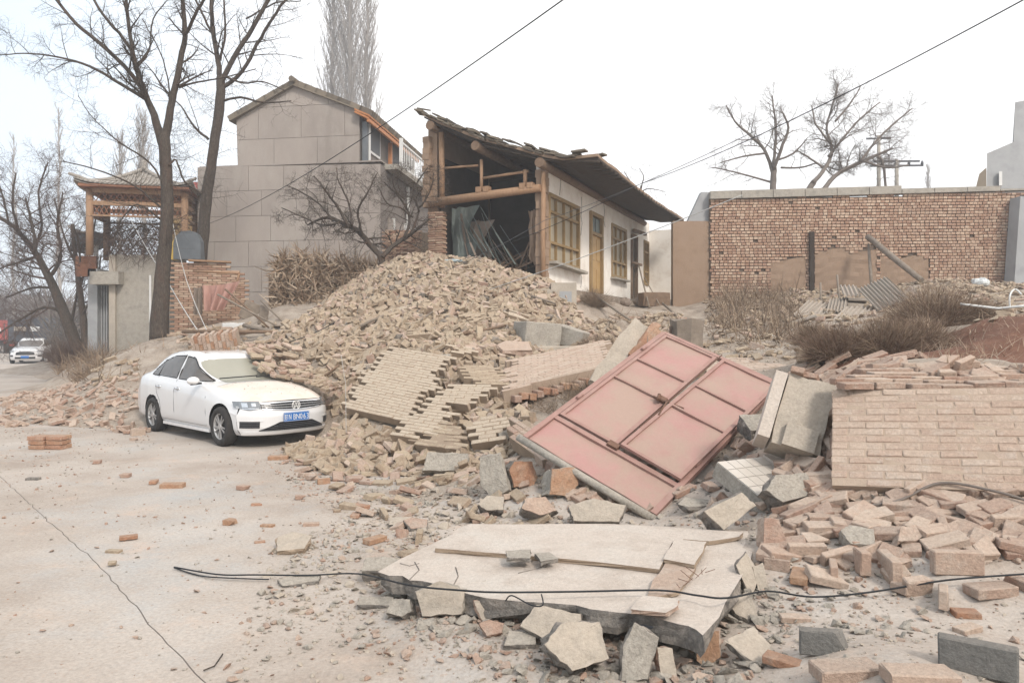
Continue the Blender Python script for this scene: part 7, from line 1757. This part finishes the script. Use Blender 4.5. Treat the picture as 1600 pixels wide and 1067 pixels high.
poplar('small far tree seen between panelled house and collapsed house',672,262,420,50,5,14,39,60,mt='twig_grey')
# hazy bushes and trees far down the road
for i,(a,Y,h,lab) in enumerate([(8,95,9,'far hazy bush at the left frame edge'),(34,100,8,'far hazy bush beyond the lorries'),(62,85,7,'far hazy bush above the dark lorry'),(88,60,6,'hazy roadside bush right of the white oncoming car'),(60,120,12,'far hazy tree crown over the lorries'),(20,130,13,'far hazy tree crown at left'),(108,48,5,'brown roadside bush near the low kerb wall'),(-15,70,8,'hazy bush cut by the left frame edge'),(78,70,9,'hazy tree between lorry and leaning tree')]):
    rs=random.Random(60+i); p=P(a,520,Y); p.z=0; t=thing('far_tree',lab,'tree',p,group='hazy trees down the road'); tr=MB(); tr.tube([(0,0,0),(0,0,h*.5)],[.2,.12],6); tr.build('trunk',M['bark'],t); cr=MB()
    for k in range(170):
        an=rs.uniform(0,6.28); L=h*rs.uniform(.35,.7); d=Vector((math.cos(an)*.8,math.sin(an)*.8,rs.uniform(.2,1.2))); pts=curve_pts(Vector((rs.gauss(0,h*.12),rs.gauss(0,h*.12),rs.uniform(0,h*.5))),d,L,4,rs,.15,.05); cr.tube(pts,[.06,.04,.03,.02,.01],3,cap=False)
    cr.build('crown',M['bark_red' if i%2 else 'twig_grey'],t,kind='stuff')
for i,(a,w,h,Y,lab) in enumerate([(20,14,6,110,'far grey flat roofed building down the road'),(48,9,4.2,95,'far low building beyond the red lorry'),(-5,8,9,140,'far hazy tower block at the left edge')]):
    p=P(a,520,Y); p.z=0; t=thing('far_building',lab,'building',p,group='far buildings down the road'); q=MB(); q.box((0,4,h/2),(w,8,h)); q.build('wall',M['fardist'],t)
    for k in range(int(w/2.2)):
        for r in range(int(h/3)): q=MB(); q.box((-w/2+1.1+k*2.2,-.02,1.6+r*2.8),(1.2,.06,1.3)); q.build('window',M['farwin'],t)
    q=MB(); q.box((0,4,h+.1),(w+.4,8.4,.2)); q.build('roof',M['slate'],t)
# far hills so the road does not end in an empty line
hl=MB(); vs=[]; n=60
for j,(Y,hh) in enumerate([(250,0),(300,9),(400,20),(424,0)]):
    for i in range(n+1): x=-365+730*i/n; vs.append((x,Y,max(0,hh*(.75+.5*mn.noise(Vector((x*.006,Y*.004,0)))))-.5*(hh==0)))
hl.add(vs,[(j*(n+1)+i,j*(n+1)+i+1,(j+1)*(n+1)+i+1,(j+1)*(n+1)+i) for j in range(3) for i in range(n)],smooth=True); hl.build('hills',M['hill'],kind='structure')

# ------------------------------------------------------------------ blades: stalks, grass, broom
def blades(n,rootf,L,wd,bend,seg,m,name,label=None,cat=None,kind='stuff',parent=None,seed=0,dirf=None,loc=None,group=None):
    rg=np.random.default_rng(seed); V=np.zeros((n,seg+1,2,3)); ks=0
    for i in range(n):
        p,d=rootf(rg); l=rg.uniform(*L); w=rg.uniform(*wd); d=np.array(d,float); d/=np.linalg.norm(d)+1e-9; sd=np.cross(d,rg.normal(size=3)); sd/=np.linalg.norm(sd)+1e-9; bv=rg.normal(size=3)*bend; bv[2]-=bend*.7; p=np.array(p,float)
        for s in range(seg+1):
            f=s/seg; ww=w*(1-f*.85); V[i,s,0]=p-sd*ww/2; V[i,s,1]=p+sd*ww/2; d=d+bv/seg; d/=np.linalg.norm(d)+1e-9; p=p+d*l/seg
    if loc is not None: V-=np.array(loc)
    b=(np.arange(n)*(seg+1)*2)[:,None,None]; s_=np.arange(seg)[None,:,None]*2; Q=(b+s_+np.array([0,1,3,2])[None,None,:]).reshape(-1,4)
    rn=np.repeat(rg.random(n),seg); me=npmesh(name,V.reshape(-1,3),[Q],M[m],rnd=rn); o=link(name,me,parent,label=label,cat=cat,kind=kind,group=group)
    if loc is not None and parent is None: o.location=loc
    return o
# maize stalk stack behind the heap
ms=thing('maize_stalk_stack','tall stack of dry maize stalks against the panelled house','stalk stack',P(510,500,21.2)); MS0=np.array(ms.location)
def ms_root(rg):
    a=rg.uniform(432,592); top=np.interp(a,[430,470,560,592],[405,400,412,420]); bot=np.interp(a,[430,480,540,592],[520,512,480,450]); b_=rg.uniform(top+4+7*math.sin(a*.21),bot); p=P(a,b_,21+rg.uniform(-.5,.5)+(b_-top)*-.008)
    return tuple(p),(rg.normal(0,.4),-.35+rg.normal(0,.3),rg.normal(.2,.8))
blades(6500,ms_root,(.3,.7),(.03,.085),1.0,4,'stalk','leaves',parent=ms,seed=1,loc=MS0)
def ms_root2(rg): p=P(rg.uniform(436,590),0,21.1+rg.uniform(-.2,.5)); p.z=rg.uniform(1.6,2.4); return tuple(p),(rg.normal(0,.10),rg.normal(0,.1),1)
blades(500,ms_root2,(1.2,1.9),(.02,.035),.1,3,'stalk_dark','stalks',parent=ms,seed=2,loc=MS0)
q=MB(); 
for a,b1,b2 in((440,412,505),(470,408,505),(500,408,500),(530,412,488),(560,416,470),(585,424,452)): 
    p=P(a,b2,21.5); q.box((p.x-MS0[0],21.55-MS0[1],P(a,(b1+b2)/2+22,21.5).z-MS0[2]),(.62,.5,(b2-b1)*21.5/F+.1))
q.build('stack_core',M['stalk_dark'],ms)
def onzone(zone,seed):
    x,y,z=sample(zone,30,np.random.default_rng(seed)); return x,y,z
def field(name,label,cat,zone,n,L,wd,bend,m,seed,up=1.0,spr=.5,lift=0,kind='stuff'):
    X,Y_,Z=onzone(zone,seed)
    if len(X)==0: return
    def rf(rg): i=rg.integers(len(X)); return (X[i]+rg.uniform(-.15,.15),Y_[i]+rg.uniform(-.15,.15),Z[i]-.02+lift*rg.random()),(rg.normal(0,spr),rg.normal(0,spr),up)
    return blades(n,rf,L,wd,bend,3,m,name,label,cat,kind=kind,seed=seed)
field('dry_grass','matted dry grass on the bank behind the white car','grass',[(165,545),(250,520),(330,520),(420,540),(300,580),(215,600),(165,600)],5000,(.12,.45),(.010,.022),1.2,'stalk',11,up=.5,spr=.8)
field('dry_weeds','dry brown weeds on the bank under the roadside trees','weeds',[(78,545),(165,540),(170,600),(125,602),(95,590)],4500,(.3,.9),(.012,.03),.7,'stalk_dark',12,up=1,spr=.5)
field('dry_grass','thin dry grass tufts along the heap and yard edges','grass',[(860,520),(1100,510),(1260,530),(1280,560),(1000,560),(880,560)],1800,(.06,.22),(.006,.014),1.0,'stalk',13,up=.6,spr=.7)
field('dry_weeds','dry stalk patch before the left end of the brick wall','weeds',[(1118,455),(1150,450),(1240,452),(1250,500),(1235,530),(1135,535),(1115,500)],3000,(.4,1.1),(.012,.035),.6,'stalk_dark',14,up=1,spr=.22)
field('dry_weeds','brown low weeds round the dry stalk patch','weeds',[(1105,470),(1250,460),(1270,520),(1240,540),(1110,540)],2500,(.15,.5),(.01,.03),.9,'stalk_dark',15,up=.8,spr=.5)
field('dry_grass','dry grass on red earth beside the broom bushes','grass',[(1430,540),(1600,480),(1600,580),(1440,580)],900,(.06,.3),(.004,.010),.8,'stalk',16,up=.7,spr=.6)
field('dry_grass','dark dead grass in the hollow beneath the tilted masonry sheet','grass',[(795,612),(900,598),(940,600),(900,650),(820,645)],1500,(.1,.35),(.006,.012),1.0,'stalk_dark',17,up=.8,spr=.6)
field('dry_weeds','matted twigs and leaves on the terrace below the white house','weeds',[(890,500),(960,490),(1060,500),(1060,520),(900,545)],1500,(.1,.4),(.008,.02),1.0,'stalk_dark',18,up=.3,spr=.9)
tg=thing('twig_tangle','dark tangle of dry climber twigs inside the pavilion','climbing plant',P(220,400,27.4)); TG0=np.array(tg.location)
def tg_root(rg): return tuple(P(rg.uniform(166,272),rg.uniform(345,404),28+rg.uniform(-.5,.8))),(rg.normal(0,1),rg.normal(0,.5),rg.normal(.1,.7))
blades(1500,tg_root,(.3,1.1),(.012,.028),1.1,4,'bark_red','twigs',parent=tg,seed=91,loc=TG0)
# broom bushes on the right
def broom(label,a,b_,w,h,n,seed,Y=None,lean=0,m='shrub',name='broom_bush',cat='shrub',group='twiggy bushes beside the earth mound'):
    p=hit(a,b_) if Y is None else P(a,b_,Y); s_=p.y/F; W0=w*s_/2; Hh=h*s_; t=thing(name,label,cat,p,group=group)
    def rf(rg):
        an=rg.uniform(0,6.28); r=rg.random()**.5; x=math.cos(an)*r*W0*.55; y=math.sin(an)*r*W0*.45; return (x,y,rg.uniform(-.02,.3*Hh*(1-r))),(x/W0*1.6+rg.normal(0,.42)+lean,y/W0*1.4+rg.normal(0,.42),.8)
    blades(int(n*.62),rf,(Hh*.4,Hh*1.1),(.004,.010),.75,5,m,'twigs',parent=t,seed=seed)
    def rf2(rg): v=rg.normal(size=3); v/=np.linalg.norm(v); r=rg.random()**.4; return (v[0]*r*W0*.8,v[1]*r*W0*.6,abs(v[2])*r*Hh*.75),(v[0]+lean,v[1],abs(v[2])+.4)
    blades(n,rf2,(.06,.22),(.003,.008),.8,3,'stalk' if seed in(73,74,75) else (m if seed%2 else 'stalk_dark'),'sprigs',parent=t,seed=seed+50)
broom('dark broom bush nearest us, left half of the bush group',1310,566,115,68,3600,71,Y=8.9)
broom('dark broom bush in the middle of the bush group',1385,566,130,82,4200,72,Y=8.9)
broom('broom bush with pale arching tips right of the middle one',1440,560,100,78,3400,73,Y=9.1)
broom('taller broom bush behind, reaching to the rubble',1462,520,150,92,4600,74,Y=10.8)
broom('smaller broom bush on top of the red earth mound',1530,500,80,34,1800,75,Y=10.6)
broom('low purple bush at the left foot of the bushes',1272,540,60,40,1300,76,Y=9.8)
broom('bundle of dry twigs leaning on the house terrace',925,480,60,36,1500,77,Y=18.6,m='stalk_dark',name='twig_bundle',cat='brushwood',group=None)
broom('heap of dry twigs lying in front of the terrace',935,545,90,22,1500,78,m='stalk_dark',name='twig_heap',cat='brushwood',group=None)
broom('brown brush at the foot of the leaning roadside tree',110,570,70,50,2200,79,Y=27,m='bark_red',name='roadside_bush',cat='shrub',group=None)
broom('dense brown brush beside the oncoming white car',88,560,50,46,1600,80,Y=36,m='bark_red',name='roadside_bush',cat='shrub',group=None)
broom('small shrub with reddish twigs at the low brick wall',628,425,50,36,1200,81,Y=21.5,m='bark_red',name='roadside_bush',cat='shrub',group=None)
# branches and white tubes among the bushes
wire('white_tube','pale bent tube lying over the broom bushes',[P(1500,475,10.4),P(1560,482,10.2),P(1600,478,10)],.018,'white_paint',n=6,cat='tube')
wire('white_tube','white looped tube standing at the right wall foot',[P(1578,482,10.2),P(1578,462,10.2),P(1586,452,10.3),P(1596,460,10.2)],.012,'white_paint',n=6,cat='tube')
# ------------------------------------------------------------------ haze
hz=MB(); hz.box((0,199.5,24.5),(760,459,51.2)); 
hm=bpy.data.materials.new('haze'); hm.use_nodes=True; ht_=hm.node_tree; ht_.nodes.clear(); ho=ht_.nodes.new('ShaderNodeOutputMaterial'); hp=ht_.nodes.new('ShaderNodeVolumePrincipled')
hp.inputs['Color'].default_value=(.88,.92,.97,1); hp.inputs['Density'].default_value=.0023; hp.inputs['Anisotropy'].default_value=.2; ht_.links.new(hp.outputs[0],ho.inputs['Volume'])
hz.build('haze',hm,kind='stuff')
